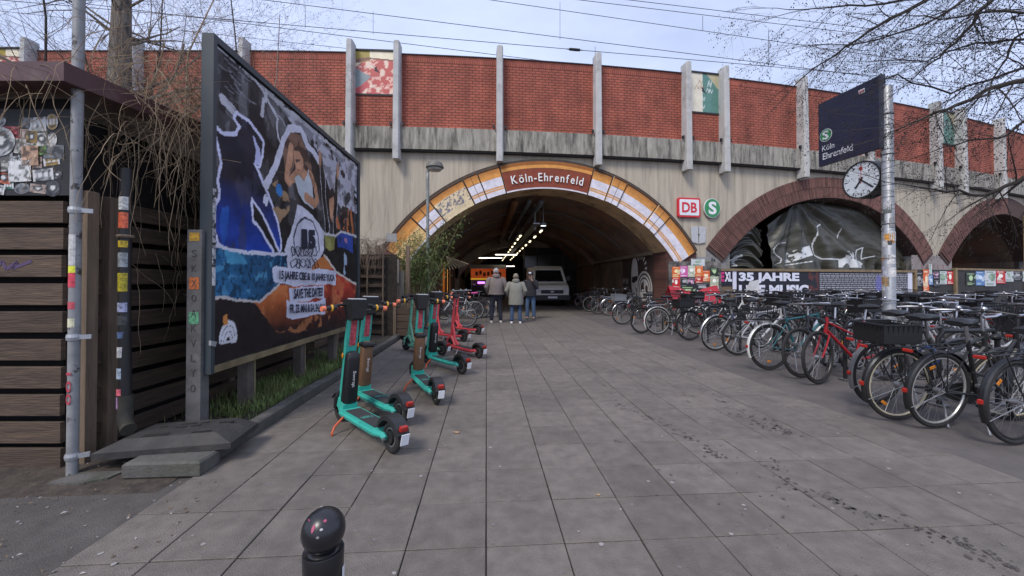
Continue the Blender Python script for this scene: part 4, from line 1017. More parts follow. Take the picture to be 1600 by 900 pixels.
# ================================================================ overhead line
M_wire = mat('catenary_wire', (.05, .05, .055), .5, .5)
def wire(p0, p1, r=.014, sag=0.0, lab='', ins=()):
    a, b = px(*p0), px(*p1); d_ = b-a; a0_, b0_ = a, b; a = a-d_*.9; b = b+d_*.9; pts = []
    ins = [(f+.9)/2.8 for f in ins]; sag = sag*0
    for i in range(13):
        f = i/12; q = a.lerp(b, f); q.z -= sag*4*f*(1-f); pts.append(q)
    t = thing('overhead_wire', lab, 'wire', pts[0]); obj('cable', MB().tube([p-pts[0] for p in pts], r, 5), M_wire, t)
    for f in ins:
        q = a.lerp(b, f); q.z -= sag*4*f*(1-f); d = (b-a).normalized(); m_ = MB()
        m_.tube([q-pts[0]-d*.45, q-pts[0]-d*.3, q-pts[0]-d*.28, q-pts[0], q-pts[0]+d*.28, q-pts[0]+d*.3, q-pts[0]+d*.45], [.02, .03, .07, .075, .07, .03, .02], 8); obj('insulator', m_, M_black, t)
    return a, b
wire((350, -8, 19), (1300, 112, 21.5), .016, .0, 'messenger wire crossing high above the brick parapet')
wire((440, 38, 19), (1250, 108, 21.5), .016, .0, 'contact wire strung just above the brick parapet ribs', (.535,))
wire((440, 44, 19.2), (1290, 150, 21.8), .015, .1, 'feeder wire running low over the viaduct with black insulator', (.52,))
wire((470, 68, 24), (1300, 158, 27), .014, 0, 'faint distant wire skimming the parapet top')
wire((740, -4, 21), (1400, 92, 24), .016, 0, 'upper messenger wire slanting over the middle arch')
wire((840, -8, 21), (1420, 62, 24), .016, 0, 'paired upper wire above the slanting messenger wire')
wire((950, -4, 21), (1420, 52, 24), .016, 0, 'topmost wire of the overhead line')
dm = MB()
for x_, y0_, y1_ in ((477, 10, 41), (583, 18, 54), (875, 3, 62), (930, 73, 92), (1098, 25, 48), (1201, 46, 102)):
    t = thing('wire_dropper', 'thin vertical dropper linking two overhead wires', 'wire', px(x_, y1_, 20.5), 0, 'droppers of the overhead line'); a_ = px(x_, y0_, 20.5)-px(x_, y1_, 20.5); obj('cable', MB().tube([(0, 0, 0), a_], .012, 4), M_wire, t)
# ================================================================ plank fence and hut
M_plank = mat('weathered_plank', (.088, .058, .039), .85, var=.45, scale=2.2, stretch=(1.5, 1.5, 14), bump=.7, bscale=6, rand=.22, dirt=(.05, .034, .026), dscale=1.2, dlo=.45, dhi=.75)
M_post = mat('timber_post', (.16, .115, .078), .85, var=.35, scale=2.5, stretch=(10, 10, 1), bump=.5, bscale=6)
M_void = mat('dark_interior', (.012, .010, .009), .95)  # near-black colour standing in for shade behind planks and in slots
FX = -2.96      # world x of the receding plank wall
YF = 2.97       # front face
f0 = gp(112, 735); f1 = gp(0, 735)
hut = thing('plank_hut', 'brown horizontal plank hut with maroon roof edge and sticker covered band', 'hut', (FX, YF, 0), -YAW)
zs = [(y0, y1) for y0, y1 in ((314, 348), (356, 390), (399, 433), (443, 477), (487, 520), (530, 563), (573, 607), (617, 650), (660, 693), (701, 733))]
def zpx(y): return CAM_H+ray(60, y)[1]*2.76
mpf = MB()
for k, (ya, yb) in enumerate(zs):
    za, zb_ = zpx(yb), zpx(ya); za = max(za, .01)
    m_ = MB().box((-1.70, random.uniform(-.006, .006), (za+zb_)/2), (3.3, .032, zb_-za), Matrix.Rotation(random.uniform(-.0015, .0015), 3, 'Y'), .004)
    obj('plank', m_, M_plank, hut)
for xx, yy in ((.012, .085), (-3.3, .055), (-.04, .29)): obj('post', MB().box((xx, yy, 1.0), (.095, .08, 2.0), None, .006), M_post, hut)
obj('dark_lining', MB().box((-1.75, .12, 1.0), (3.3, .03, 2.0)), M_void, hut)  # dark sheet painted as the shade seen through the plank gaps
# sticker band above the planks
z0b, z1b = zpx(306), zpx(172)
band = obj('sticker_board', MB().box((-1.72, -.01, (z0b+z1b)/2), (3.45, .03, z1b-z0b)), mat('black_board', (.012, .012, .013), .6, var=.3), hut)
rs = random.Random(11)
SC = [(.45, .46, .46), (.55, .55, .52), (.30, .31, .32), (.62, .60, .55), (.55, .11, .02), (.45, .02, .03), (.40, .25, .05), (.16, .36, .06), (.48, .36, .30), (.08, .08, .09), (.2, .21, .22), (.35, .36, .38), (.04, .18, .12)]
def sticker(par, cx, cz, w, h, rot, col, y, disc=False, pat=0, seed=0):
    def fn(a, b, d): return (cx+a*math.cos(rot)-b*math.sin(rot), y-d, cz+a*math.sin(rot)+b*math.cos(rot))
    cv = Canvas(w, h, max(w, h)/14, col); n = cv.noise(30, 30, seed); 
    cv.set(n > .56, tuple(v*.25 for v in col)); cv.set(n < .36, tuple(min(.7, v*1.3+.08) for v in col))
    if pat == 1: cv.set((np.abs(cv.Y/h-.5) < .16) & (np.sin(cv.X/w*22) > -.3), (.6, .6, .6)); cv.set((cv.X < w*.08) | (cv.X > w*.92), (.6, .6, .6))
    if pat == 2: cv.set(cv.ell(w*.5, h*.55, w*.3, h*.3), (.05, .05, .05)); cv.set(cv.ell(w*.5, h*.55, w*.15, h*.15), (.6, .6, .58))
    if disc:
        me = cv.mesh('sticker', lambda u, v: fn((u-w/2)*math.sqrt(max(.02, 1-((v-h/2)/(h/2))**2)), v-h/2, .0))
    else: me = cv.mesh('sticker', lambda u, v: fn(u-w/2, v-h/2, 0))
    me.materials.append(mat('sticker_print', attr=True, rough=.45, var=.15, scale=25)); return obj('sticker', me, None, par)
k = 0
for row in range(6):
    z_ = z0b+.05+row*.092; x_ = -.03-rs.uniform(0, .06)
    while x_ > -1.30:
        w_ = rs.uniform(.06, .15); h_ = rs.uniform(.05, .12)
        if row > 4 and rs.random() < .4: x_ -= w_; continue
        sticker(hut, x_-w_/2, z_+rs.uniform(-.025, .025), w_, h_, rs.uniform(-.15, .15), tuple(v*.62 for v in SC[rs.randrange(len(SC))]), -.0265-.0006*(k % 6), rs.random() < .22, rs.randrange(3), k); k += 1
        x_ -= w_*rs.uniform(.75, 1.1)
for cx, cz, w_, h_, c_, ds in ((-.50, .40, .21, .21, (.35, .36, .36), True), (-.29, .30, .12, .14, (.40, .24, .15), False), (-.72, .37, .14, .13, (.45, .28, .07), False), (-.63, .20, .26, .14, (.42, .36, .34), False), (-.36, .19, .16, .15, (.6, .6, .58), False), (-.72, .05, .17, .11, (.6, .10, .02), False), (-.92, .05, .11, .11, (.42, .24, .03), True)):
    sticker(hut, cx+.02, z0b+cz-.02, w_, h_, rs.uniform(-.06, .06), c_, -.034, ds, 2 if ds else 0, 77+k)
    k += 1
# roof edge
zr0, zr1 = zpx(150), zpx(122)
rf = MB(); rf.add([(-4.5, -.22, zr0), (.18, -.22, zr0), (.18, -.22, zr1), (-4.5, -.22, zr1), (-4.5, 3.2, zr0+.22), (.10, 3.2, zr0+.22), (.10, 3.2, zr1+.22), (-4.5, 3.2, zr1+.22)], [(0, 1, 2, 3), (4, 7, 6, 5), (1, 5, 6, 2), (0, 3, 7, 4), (3, 2, 6, 7), (0, 4, 5, 1)])
obj('roof', rf, mat('maroon_sheet', (.085, .035, .035), .5, var=.25, scale=3, dirt=(.14, .10, .08), dscale=4, dlo=.55, dhi=.75), hut)
obj('eave_lining', MB().box((-1.8, .05, (z1b+zr0)/2), (3.4, .03, zr0-z1b)), M_void, hut)  # painted dark in place of the shade under the eave
# side wall of the hut: planks running away from the corner
for k in range(11):
    z_ = .06+k*.178
    m_ = MB().box((-.07+random.uniform(-.005, .005), 1.93, z_+.07), (.03, 3.2, .135), Matrix.Rotation(random.uniform(-.003, .003), 3, 'X'), .004); obj('plank', m_, M_plank, hut)
obj('dark_lining', MB().box((-.17, 1.75, 1.3), (.02, 3.3, 2.6)), M_void, hut)  # dark sheet painted as the unlit hut interior, up to the roof
for yy in (1.7, 3.4): obj('post', MB().box((-.11, yy, 1.05), (.09, .09, 2.1), None, .006), M_post, hut)
for k in range(7): obj('gap_lath', MB().box((-.06, .19, .2+k*.27), (.04, .12, .09)), M_plank, hut)
q_ = MB(); q_.tube([(-1.35, -.02, zpx(420)), (-1.30, -.02, zpx(418)), (-1.22, -.02, zpx(412))], .004, 4)
# purple scribble on a plank
cv_pts = [(-.72, 425), (-.66, 408), (-.63, 424), (-.6, 410), (-.52, 422), (-.47, 408), (-.44, 421), (-.36, 409), (-.40, 420), (-.26, 408)]
sc_ = MB()
for (xa, ya), (xb, yb) in zip(cv_pts[:-1], cv_pts[1:]): sc_.bar((xa, -.0215, zpx(ya)), (xb, -.0215, zpx(yb)), .002, .022)
obj('spray_scribble', sc_, mat('purple_spray', (.085, .055, .12), .8), hut)

# ---- second fence stretch, behind the billboard and up to the brick pier
fence = thing('plank_fence', 'weathered plank fence running behind the billboard towards the tunnel', 'fence', (-3.25, 6.2, 0))
for k in range(10):
    z_ = .06+k*.19
    for seg, (ya, yb) in enumerate(((-.1, 2.4), (2.42, 4.9), (4.92, 7.0))):
        o = obj('plank', MB().box((0, 0, .07), (.028, yb-ya, .14), Matrix.Rotation(random.uniform(-.006, .006), 3, 'X'), .004), M_plank, fence); o.location = (random.uniform(-.01, .01)-.10*seg, (ya+yb)/2, z_); o.rotation_euler.z = .04
for yy in (.0, 2.4, 4.9, 7.0): obj('post', MB().box((.05-.04*yy/2.4, yy, 1.1), (.08, .08, 2.25), None, .006), M_post, fence)
obj('dark_lining', MB().box((-.35, 3.4, 1.05), (.02, 7.2, 2.1), Matrix.Rotation(.04, 3, 'Z')), M_void, fence)  # the same painted shade behind the fence gaps
# tall grey pole in front of the hut corner, stickers and clamps
pb = gp(113, 742); Zp = pb.dot(FWD); 
t = thing('steel_pole', 'slim grey steel pole strapped to the corner post of the plank hut', 'pole', pb)
sh = MB(); sh.tube([(0, 0, 0), (0, 0, 2.32), (.005, 0, 4.6)], [.031, .031, .033], 14); obj('shaft', sh, mat('flaking_pole', (.25, .25, .25), .55, .1, var=.25, scale=8, dirt=(.05, .045, .04), dscale=6, dlo=.56, dhi=.60), t, True)
for z_ in (.13, .95, 1.83):
    obj('clamp', MB().torus((0, 0, z_), .033, .008, 16, 6, 'z', sq=3), M_galv, t); obj('clamp_bolt', MB().bar((.03, .0, z_), (.085, .03, z_), .02, .03), M_galv, t)
def wrap(par, r, z_, hh, a0, a1, m):
    q = MB()
    for i in range(7):
        aa = a0+(a1-a0)*i/6
        for zz in (-hh/2, hh/2): q.v.append((r*math.cos(aa), r*math.sin(aa), z_+zz))
    q.f = [(2*i, 2*i+2, 2*i+3, 2*i+1) for i in range(6)]; return obj('sticker', q, m, par)
for z_, hh, c_ in ((1.42, .05, (.75, .75, .05)), (1.345, .10, (.62, .06, .09)), (1.17, .05, (.5, .08, .1)), (1.55, .22, (.5, .49, .47)), (1.05, .06, (.6, .58, .4))): wrap(t, .0325, z_, hh, PI*1.05, PI*1.75, mat('wrap%.2f' % z_, c_, .5, var=.4, scale=40))
text('100', .12, (0, -.0335, .60), (0, 0, -1), (1, 0, 0), mat('pink_marker', (.45, .05, .08), .6), t, fit=(.22, .03), name='marker_lettering')
# black downpipe with elbow and stickers
db = px(195, 441, 2.96); db.z = 0
t = thing('downpipe', 'black sticker plastered downpipe ending in an elbow beside the plank wall', 'pipe', db)
obj('pipe_shaft', MB().tube([(0, 0, 2.2), (0, 0, 1.15), (.015, 0, .42)], [.037, .037, .038], 14), mat('black_pipe', (.018, .017, .017), .5, var=.3), t, True)
obj('pipe_shoe', MB().tube([(.015, 0, .47), (.018, 0, .36), (.03, -.02, .30), (.07, -.05, .25), (.11, -.08, .235)], [.047, .047, .047, .046, .048], 14), mat('mossy_shoe', (.04, .036, .026), .8, var=.4, scale=12), t, True)
obj('collar', MB().torus((.0, 0, 1.68), .04, .014, 16, 6, 'z'), M_post, t)
for k, (z_, hh, c_) in enumerate(((1.93, .10, (.55, .55, .52)), (1.80, .12, (.62, .12, .05)), (1.62, .05, (.5, .35, .02)), (1.50, .11, (.25, .27, .28)), (1.33, .14, (.40, .33, .02)), (1.14, .07, (.3, .32, .45)), (1.04, .07, (.06, .06, .06)), (.93, .05, (.08, .12, .22)), (.80, .08, (.45, .45, .44)), (.64, .08, (.35, .42, .5)), (.50, .05, (.6, .12, .16)), (.42, .09, (.38, .22, .42)))): wrap(t, .0395, z_, hh, PI*1.12, PI*1.85, mat('pipe_sticker%d' % k, c_, .5, var=.7, scale=45))

# ================================================================ billboard
bl = px(327, 570, 3.3); br = px(558, 512, 6.86); zb0 = .58; Hb = 2.85
bl.z = br.z = zb0; Db = (br-bl).normalized(); Lb = (br-bl).length; Nb = Vector((Db.y, -Db.x, 0))
t = thing('billboard', 'large framed billboard with dark torn-collage party poster on timber legs', 'billboard', Vector((bl.x, bl.y, 0)))
mpB = lambda u, v, d: Db*u+UP*(zb0+v)+Nb*d
M_frame = mat('slate_frame', (.04, .05, .056), .5, var=.15, scale=3)
cv = Canvas(Lb-.10, Hb-.09, .0105, (.014, .013, .014)); W, H = cv.w, cv.h
n1 = cv.noise(1.2, 1.6, 1); n2 = cv.noise(5, 2.2, 2); n3 = cv.noise(6, 9, 3); n4 = cv.noise(14, 14, 4); n25 = cv.noise(25, 25, 66)
X0_, Y0_ = cv.X.copy(), cv.Y.copy(); wa, wb_ = cv.noise(3, 3, 51), cv.noise(3, 3, 52); wc, wd2 = cv.noise(16, 16, 53), cv.noise(16, 16, 54)
cv.X = X0_+.07*(wa-.5)+.022*(wc-.5); cv.Y = Y0_+.07*(wb_-.5)+.022*(wd2-.5)
def Bp(x, y):                                    # photograph pixel -> position on the sheet
    a_, b_ = ray(x, y); d_ = FWD+RGT*a_; n_ = Nb; k_ = bl.dot(n_)/d_.dot(n_); q_ = d_*k_-Vector((bl.x, bl.y, 0))
    return (q_.dot(Db)-.03, CAM_H+b_*k_-zb0-.045)
P4 = lambda pts: [Bp(320+x/3.6, 170+y/3.6) for x, y in pts]
P5 = lambda pts: [Bp(300+x/3.216, 320+y/3.216) for x, y in pts]
P1 = lambda pts: [Bp(300+x/3.0, 40+y/3.0) for x, y in pts]
yb = cv.Y/H
# creased black and grey upper ground
cv.c = np.where(((n2 > .48) & (yb > .5))[..., None], np.array((.045, .044, .047)), cv.c)
cv.set((n2 > .58) & (yb > .62), (.13, .13, .14), .8)
m_ = cv.poly(P1([(400, 360), (470, 400), (560, 470), (620, 560), (700, 600), (785, 660), (785, 880), (700, 860), (640, 760), (560, 560), (470, 470)])); cv.set(m_ & (n2 > .34), (.22, .22, .25)); cv.set(m_ & (n3 > .5), (.42, .42, .48)); cv.set(m_ & (n2 > .66), (.05, .05, .055))
ed = cv.line(P1([(115, 85), (300, 260), (450, 400), (600, 520), (780, 680)]), .035); cv.set(ed & (n4 > .40), (.40, .40, .42))
for pts, wd_ in (([(300, 270), (350, 340), (400, 430), (395, 520), (410, 555)], .018), ([(140, 350), (175, 385), (200, 420)], .05), ([(330, 350), (318, 410)], .03), ([(350, 315), (345, 350)], .03), ([(300, 270), (420, 440), (540, 650)], .006)): cv.set(cv.line(P1(pts), wd_), (.55, .55, .60), .85)
for k_ in range(16): y_ = 95+18*k_+random.uniform(-9, 9); x_ = random.uniform(115, 200); l_ = random.uniform(30, 110); cv.set(cv.line(P1([(x_, y_+x_-115), (x_+l_*.5, y_+x_-115+l_*.55), (x_+l_, y_+x_-115+l_*.85)]), random.uniform(.003, .008)), (.20, .20, .22), random.uniform(.3, .9))
fig = P4([(65, 122), (110, 150), (165, 145), (200, 110), (162, 58), (176, 38), (235, 75), (290, 150), (320, 190), (318, 250), (296, 303), (266, 290), (258, 270), (300, 370), (325, 430), (355, 500), (385, 580), (410, 650), (422, 740), (413, 790), (396, 765), (390, 735), (365, 685), (330, 612), (290, 540), (262, 498), (250, 550), (260, 640), (310, 700), (350, 760), (380, 812), (200, 792), (95, 780), (72, 740), (48, 660), (56, 560), (76, 480), (72, 400), (95, 310), (76, 220)])
cv.set(cv.line(fig+[fig[0]], .034), (.62, .63, .80))
m_ = cv.poly(fig)
kk = np.clip((.60-yb)/.25, 0, 1)[..., None]*np.clip(.5+n1, 0, 1)[..., None]
cv.c = np.where(m_[..., None], np.array((.012, .013, .024))*(1-kk)+np.array((.012, .055, .36))*kk, cv.c)
cv.set(m_ & cv.poly(P4([(80, 560), (120, 540), (130, 700), (90, 770)])), (.02, .11, .42), .6); cv.set(m_ & (n2 > .60), (.035, .04, .07), .6)
for e in range(6): cv.set(cv.line(P4([(268+7*e, 165+12*e), (285+5*e, 230+8*e), (276+5*e, 292)]), .010), (.50, .52, .75))
cv.set(cv.line(P4([(340, 490), (335, 520), (350, 505), (345, 540)]), .022), (.6, .62, .72))
# dancing woman, halo and crowd
cv.set(cv.poly(P4([(330, 440), (400, 400), (460, 430), (470, 560), (420, 640), (370, 540)])) & (n3 > .50), (.28, .18, .10)); cv.set(cv.ell(*P4([(412, 452)])[0], .07, .06), (.03, .18, .45))
cv.set(cv.line(P4([(338, 425), (395, 320), (430, 195), (470, 105), (530, 115), (572, 205), (610, 245), (640, 300)]), .045), (.58, .58, .66))
hm = cv.poly(P4([(430, 260), (445, 190), (475, 125), (530, 150), (572, 240), (600, 340), (620, 450), (590, 420), (560, 350), (500, 300), (470, 420)])); cv.set(hm, (.06, .034, .026)); cv.set(hm & (n3 > .54), (.16, .09, .06))
SK = (.42, .22, .13)
cv.set(cv.poly(P4([(496, 240), (530, 235), (552, 280), (548, 330), (530, 375), (512, 360), (500, 300)])), SK); cv.set(cv.poly(P4([(505, 285), (535, 280), (535, 292), (508, 298)])), (.06, .035, .03)); cv.set(cv.poly(P4([(515, 338), (532, 332), (526, 350)])), (.30, .05, .05))
cv.set(cv.line(P4([(484, 215), (470, 290), (458, 385), (478, 410), (512, 370)]), .055), SK)
cv.set(cv.poly(P4([(505, 392), (528, 368), (556, 410), (582, 345), (600, 440), (606, 565), (560, 530), (525, 470)])), (.48, .52, .55)); cv.set(cv.poly(P4([(530, 375), (556, 405), (575, 360), (552, 330)])), SK)
cv.set(cv.line(P4([(592, 375), (615, 430), (628, 500), (612, 535), (568, 500)]), .055), SK); cv.set((n3 > .60) & cv.line(P4([(592, 375), (615, 430), (628, 500), (612, 535)]), .05), (.22, .11, .06))
for pts in ([(648, 262), (658, 340), (668, 480), (684, 690)], [(742, 325), (738, 420), (732, 560), (726, 700)]):
    cv.set(cv.line(P4(pts), .07), (.40, .40, .44)); cv.set(cv.line(P4(pts), .055), (.012, .012, .012)); c0 = P4([pts[0]])[0]; cv.set(cv.ell(c0[0], c0[1]-.06, .045, .12), SK)
cv.set(cv.poly(P4([(690, 460), (715, 440), (735, 480), (735, 560), (700, 560)])), (.018, .015, .015)); cv.set(cv.poly(P4([(700, 500), (722, 490), (728, 560), (712, 640), (700, 600)])), SK)
cr = cv.poly(P4([(745, 600), (770, 540), (830, 570), (835, 715), (720, 715)])); cv.set(cr & (np.sin(cv.X*30+n1*9) > .0) & (n2 > .36), (.42, .13, .045)); cv.set(cr & (n3 > .60), (.02, .015, .015))
sp = P4([(520, 535), (560, 560), (600, 595), (640, 640), (670, 695), (668, 790), (640, 860), (640, 960), (455, 960), (455, 810), (440, 790), (482, 690)])
cv.set(cv.poly(sp), (.60, .60, .68)); cv.set(cv.poly(sp) & (n2 > .58), (.52, .52, .60))
cv.set(cv.line(P4([(500, 800), (496, 720), (515, 645), (560, 608), (610, 640), (636, 710), (640, 800)]), .012), (.03, .03, .05))
# painted patches
cv.set(cv.poly(P5([(664, 152), (714, 158), (712, 220), (690, 235), (668, 215)])) & (n2 > .3), (.26, .25, .08)); cv.set(cv.poly(P5([(722, 160), (760, 140), (808, 160), (808, 240), (770, 225), (730, 210)])) & (n2 > .34), (.03, .065, .30)); cv.set(cv.poly(P5([(745, 165), (775, 175), (780, 215), (750, 205)])) & (n3 > .44), (.40, .18, .26)); cv.set(cv.line(P5([(765, 250), (768, 290), (762, 335)]), .05) & (n3 > .40), (.32, .42, .52))
cv.set(cv.line(P5([(664, 150), (715, 160), (745, 138), (830, 160)]), .018), (.55, .55, .56))
# blue water strip
wt = cv.poly(P5([(96, 205), (250, 238), (360, 248), (472, 240), (474, 312), (430, 400), (340, 490), (240, 470), (96, 470)])); x_a = P5([(96, 300)])[0][0]; x_b = P5([(474, 300)])[0][0]
g_ = (np.clip((cv.X-x_a)/(x_b-x_a), 0, 1))[..., None]
cv.c = np.where(wt[..., None], np.array((.03, .16, .33))*(1-g_)+np.array((.008, .035, .08))*g_, cv.c); cv.set(wt & (n3 > .56), (.010, .045, .09), .45); cv.set(wt & (n4 > .62), (.09, .30, .46), .5); cv.set(wt & (n25 > .6), (.006, .02, .04), .7); cv.set(wt & cv.poly(P5([(160, 220), (230, 235), (270, 300), (170, 300)])), (.08, .34, .52), .7)
cv.set(cv.line(P5([(96, 203), (170, 215), (250, 238), (330, 246), (400, 248), (472, 240)]), .018), (.60, .61, .70))
# orange and red flame area fading into dark brown
fl = cv.poly(P5([(340, 490), (430, 400), (520, 405), (600, 325), (630, 275), (665, 252), (720, 335), (832, 400), (800, 560), (560, 640), (420, 640), (360, 560), (300, 480)]))
v_top = Bp(300+600/3.216, 320+320/3.216)[1]; v_bot = Bp(300+560/3.216, 320+610/3.216)[1]
kk = np.clip((cv.Y-v_bot-.1*n1)/(v_top-v_bot)*1.6, 0, 1)[..., None]; x_a = P5([(400, 450)])[0][0]; x_b = P5([(720, 400)])[0][0]; xx_ = np.clip((cv.X-x_a)/(x_b-x_a), 0, 1)[..., None]
oc = np.array((.60, .16, .045))*(1-xx_)+np.array((.46, .05, .03))*xx_
cv.c = np.where(fl[..., None], np.array((.03, .012, .012))*(1-kk)+oc*kk, cv.c); cv.set(fl & (n3 > .60), (.55, .22, .08), .4); cv.set(fl & (n2 > .60), (.10, .018, .014), .6)
cv.set(cv.poly(P5([(600, 325), (630, 275), (665, 252), (700, 310), (690, 330)])), (.50, .17, .05))
lowm = cv.poly(P5([(96, 470), (240, 472), (300, 482), (420, 640), (600, 640), (780, 560), (800, 640), (96, 830)])); cv.set(lowm & ~fl, (.016, .011, .012)); cv.set(lowm & (n2 > .6), (.03, .014, .013))
cv.set(cv.line(P5([(660, 250), (690, 295), (720, 335), (775, 370), (832, 402)]), .018), (.60, .55, .48)); cv.set(cv.line(P5([(96, 470), (200, 468), (270, 476), (335, 488), (390, 440), (435, 398)]), .014), (.50, .46, .44))
# paper strips that carry the wording
def strip(pts, col=(.62, .63, .74)):
    m = cv.poly(P(pts)); cv.set(m, col); cv.set(m & (n2 > .6), tuple(v*.88 for v in col))
P = P5
strip([(405, 315), (420, 302), (445, 310), (600, 325), (720, 330), (722, 404), (600, 402), (520, 408), (480, 398), (408, 390)])
strip([(486, 418), (560, 410), (660, 405), (660, 472), (600, 480), (486, 485)])
strip([(470, 482), (560, 488), (600, 480), (668, 472), (669, 556), (600, 548), (560, 566), (500, 580), (472, 565)])
cv.set(cv.poly(P5([(575, 488), (620, 462), (655, 470), (640, 482), (600, 486)])), (.30, .05, .03))
cv.X, cv.Y = X0_, Y0_
# rainbow doodle and small flame
c0 = P5([(180, 690)])[0]; r0 = P5([(220, 690)])[0][0]-c0[0]
for f_ in (1.0, .7, .4): cv.set((np.abs(np.hypot(cv.X-c0[0], (cv.Y-c0[1])*.62)-r0*f_) < r0*.13) & (cv.Y > c0[1]), (.62, .62, .66))
cv.set(cv.poly(P5([(140, 690), (222, 675), (222, 690), (140, 702)])), (.55, .55, .58)); cv.set(cv.poly(P5([(150, 560), (172, 548), (176, 600), (155, 610)])), (.55, .22, .06))
cv.X, cv.Y = X0_, Y0_
lum = cv.c.max(axis=2); cv.c *= np.where((lum > .45)[..., None], 1.12*(.92+.16*n3[..., None]), (.65+1.1*n3+.35*(n4-.5))[..., None]); cv.c *= (.85+.30*cv.noise(2, 12, 31))[..., None]
wr = cv.noise(1.6, 2.2, 12); wrr = wr.ravel(); wi = iter(range(len(wrr)))
dd = (.010*np.sin(cv.X*6+cv.Y*11+4*n1)*n2+.006*n3).ravel()
me = cv.mesh('poster_sheet', lambda u, v: mpB(.03+u, .045+v, .004+dd[next(wi)])); me.materials.append(mat('pasted_poster', attr=True, rough=.46, var=.05, scale=5, spec=.3)); me.polygons.foreach_set('use_smooth', [True]*len(me.polygons)); obj('poster_sheet', me, None, t)
q = MB(); q.prism([(0, 0), (Lb, 0), (Lb, Hb), (0, Hb)], -.09, -.012, mpB); obj('panel', q, M_frame, t)
for nm, poly in (('frame_side', [(-.022, -.03), (.022, -.03), (.022, Hb+.03), (-.022, Hb+.03)]), ('frame_side', [(Lb-.05, -.03), (Lb+.04, -.03), (Lb+.04, Hb+.03), (Lb-.05, Hb+.03)])):
    q = MB(); q.prism(poly, -.07, .028, mpB); obj(nm, q, M_frame, t)
q = MB(); q.prism([(.023, Hb-.03), (Lb-.051, Hb-.03), (Lb-.051, Hb+.03), (.023, Hb+.03)], -.07, .028, mpB); obj('frame_top', q, M_frame, t)
q = MB(); q.prism([(.023, -.028), (Lb-.051, -.028), (Lb-.051, .03), (.023, .03)], -.07, .024, mpB); obj('frame_bottom', q, mat('frame_wood_edge', (.20, .15, .08), .8, var=.5, scale=3), t)
for u_ in (.75, 1.85, 2.9):
    q = MB(); a_ = mpB(u_, 0, -.16); q.box((a_.x, a_.y, .62), (.10, .12, 1.24)); obj('leg', q, mat('grey_timber', (.12, .10, .085), .9, var=.35, scale=4), t)
    q = MB(); a_ = mpB(u_+.09, 0, -.14); q.box((a_.x, a_.y, .42), (.03, .03, .84)); obj('brace', q, mat('yellowed_batten', (.30, .26, .13), .8, var=.4, scale=6), t)
q = MB(); q.prism([(-.019, .9), (.019, .9), (.019, 1.55), (-.019, 1.55)], .029, .031, mpB); obj('sticker_strip', q, mat('rune_sticker', (.42, .42, .43), .6, var=.8, scale=30, dirt=(.03, .03, .03), dscale=22, dlo=.5, dhi=.55), t)
q = MB(); q.prism([(-.019, .72), (.019, .72), (.019, .88), (-.019, .88)], .029, .031, mpB); obj('sticker_strip', q, mat('pale_sticker', (.5, .5, .5), .6, var=.6, scale=40), t)
q = MB(); q.prism([(-.05, .22), (.0, .20), (.02, .24), (-.05, .26)], .03, .05, mpB); obj('latch', q, M_galv, t)
MB_T = mat('poster_ink', (.012, .014, .035), .6)
def bt(body, pl, pr_, hpx, m=MB_T, off=.005):
    (u0, v0), (u1, v1) = P5([pl])[0], P5([pr_])[0]; um, vm_ = (u0+u1)/2, (v0+v1)/2; L_ = math.hypot(u1-u0, v1-v0); rot = math.atan2(v1-v0, u1-u0)
    c = ((pl[0]+pr_[0])/2, (pl[1]+pr_[1])/2); h_ = P5([(c[0], c[1]-hpx/2)])[0][1]-P5([(c[0], c[1]+hpx/2)])[0][1]
    x = (Db*math.cos(rot)+UP*math.sin(rot)); y = (UP*math.cos(rot)-Db*math.sin(rot)); text(body, .2, mpB(.03+um, .045+vm_, .026), x, y, m, t, fit=(L_, h_), offset=off)
bt('15 JAHRE CBE & 10 JAHRE YUCA', (428, 358), (708, 372), 50); bt('SAVE THE DATES!', (502, 448), (648, 437), 48); bt('FR. 23. MAI & SA. 24. MAI', (482, 523), (656, 515), 42)
bt('1', (543, 172), (570, 172), 100, MB_T, .016); bt('5', (577, 174), (611, 174), 96, MB_T, .016)
rs = random.Random(4)
q = MB()
for row in range(2):
    for k_ in range(7):
        x0, y0 = 500+22*k_+4*row, 235+58*row; c0 = P5([(x0+rs.uniform(-8, 8)+13*math.cos(a), y0+rs.uniform(-4, 4)+24*math.sin(a)) for a in [i*PI/4 for i in range(9)]])
        if x0 > 630: continue
        q.tube([mpB(.03+a, .045+b, .022) for a, b in c0], .005, 4)
obj('doodle_lettering', q, MB_T, t)

# ================================================================ post and its rubber foot, kerb block
pbz = gp(308, 672, .08)
t = thing('sign_post', 'weathered square post covered in scratched letters standing behind rubber foot', 'post', (pbz.x, pbz.y, 0))
hp = px(305, 360, pbz.dot(FWD)).z
obj('shaft', MB().box((0, 0, hp/2), (.115, .10, hp), None, .006), mat('grey_post', (.13, .125, .12), .8, var=.35, scale=5, dirt=(.06, .055, .05), dscale=4, dlo=.45, dhi=.7), t)
for k_, (z_, c_, hh) in enumerate(((hp-.06, (.5, .28, .03), .07), (hp-.45, (.45, .12, .03), .10), (hp-.74, (.10, .30, .16), .10))): obj('sticker', MB().box((.0, -.0515, z_), (.08, .002, hh)), mat('post_sticker%d' % k_, c_, .6, var=.6, scale=40), t)
for k_, ch in enumerate('SKX0AKVLYO'): text(ch, .08, (0, -.0525, hp-.2-.125*k_), (1, 0, 0), (0, 0, 1), mat('post_ink', (.055, .052, .05), .8), t, fit=(.04, .06), name='scratched_letter')
fc = gp(285, 700, .06)
t = thing('sign_foot_plate', 'black recycled plastic sign foot with slots lying across the concrete block', 'foot plate', (fc.x, fc.y, .1))
q = MB(); L2, W2 = .44, .21
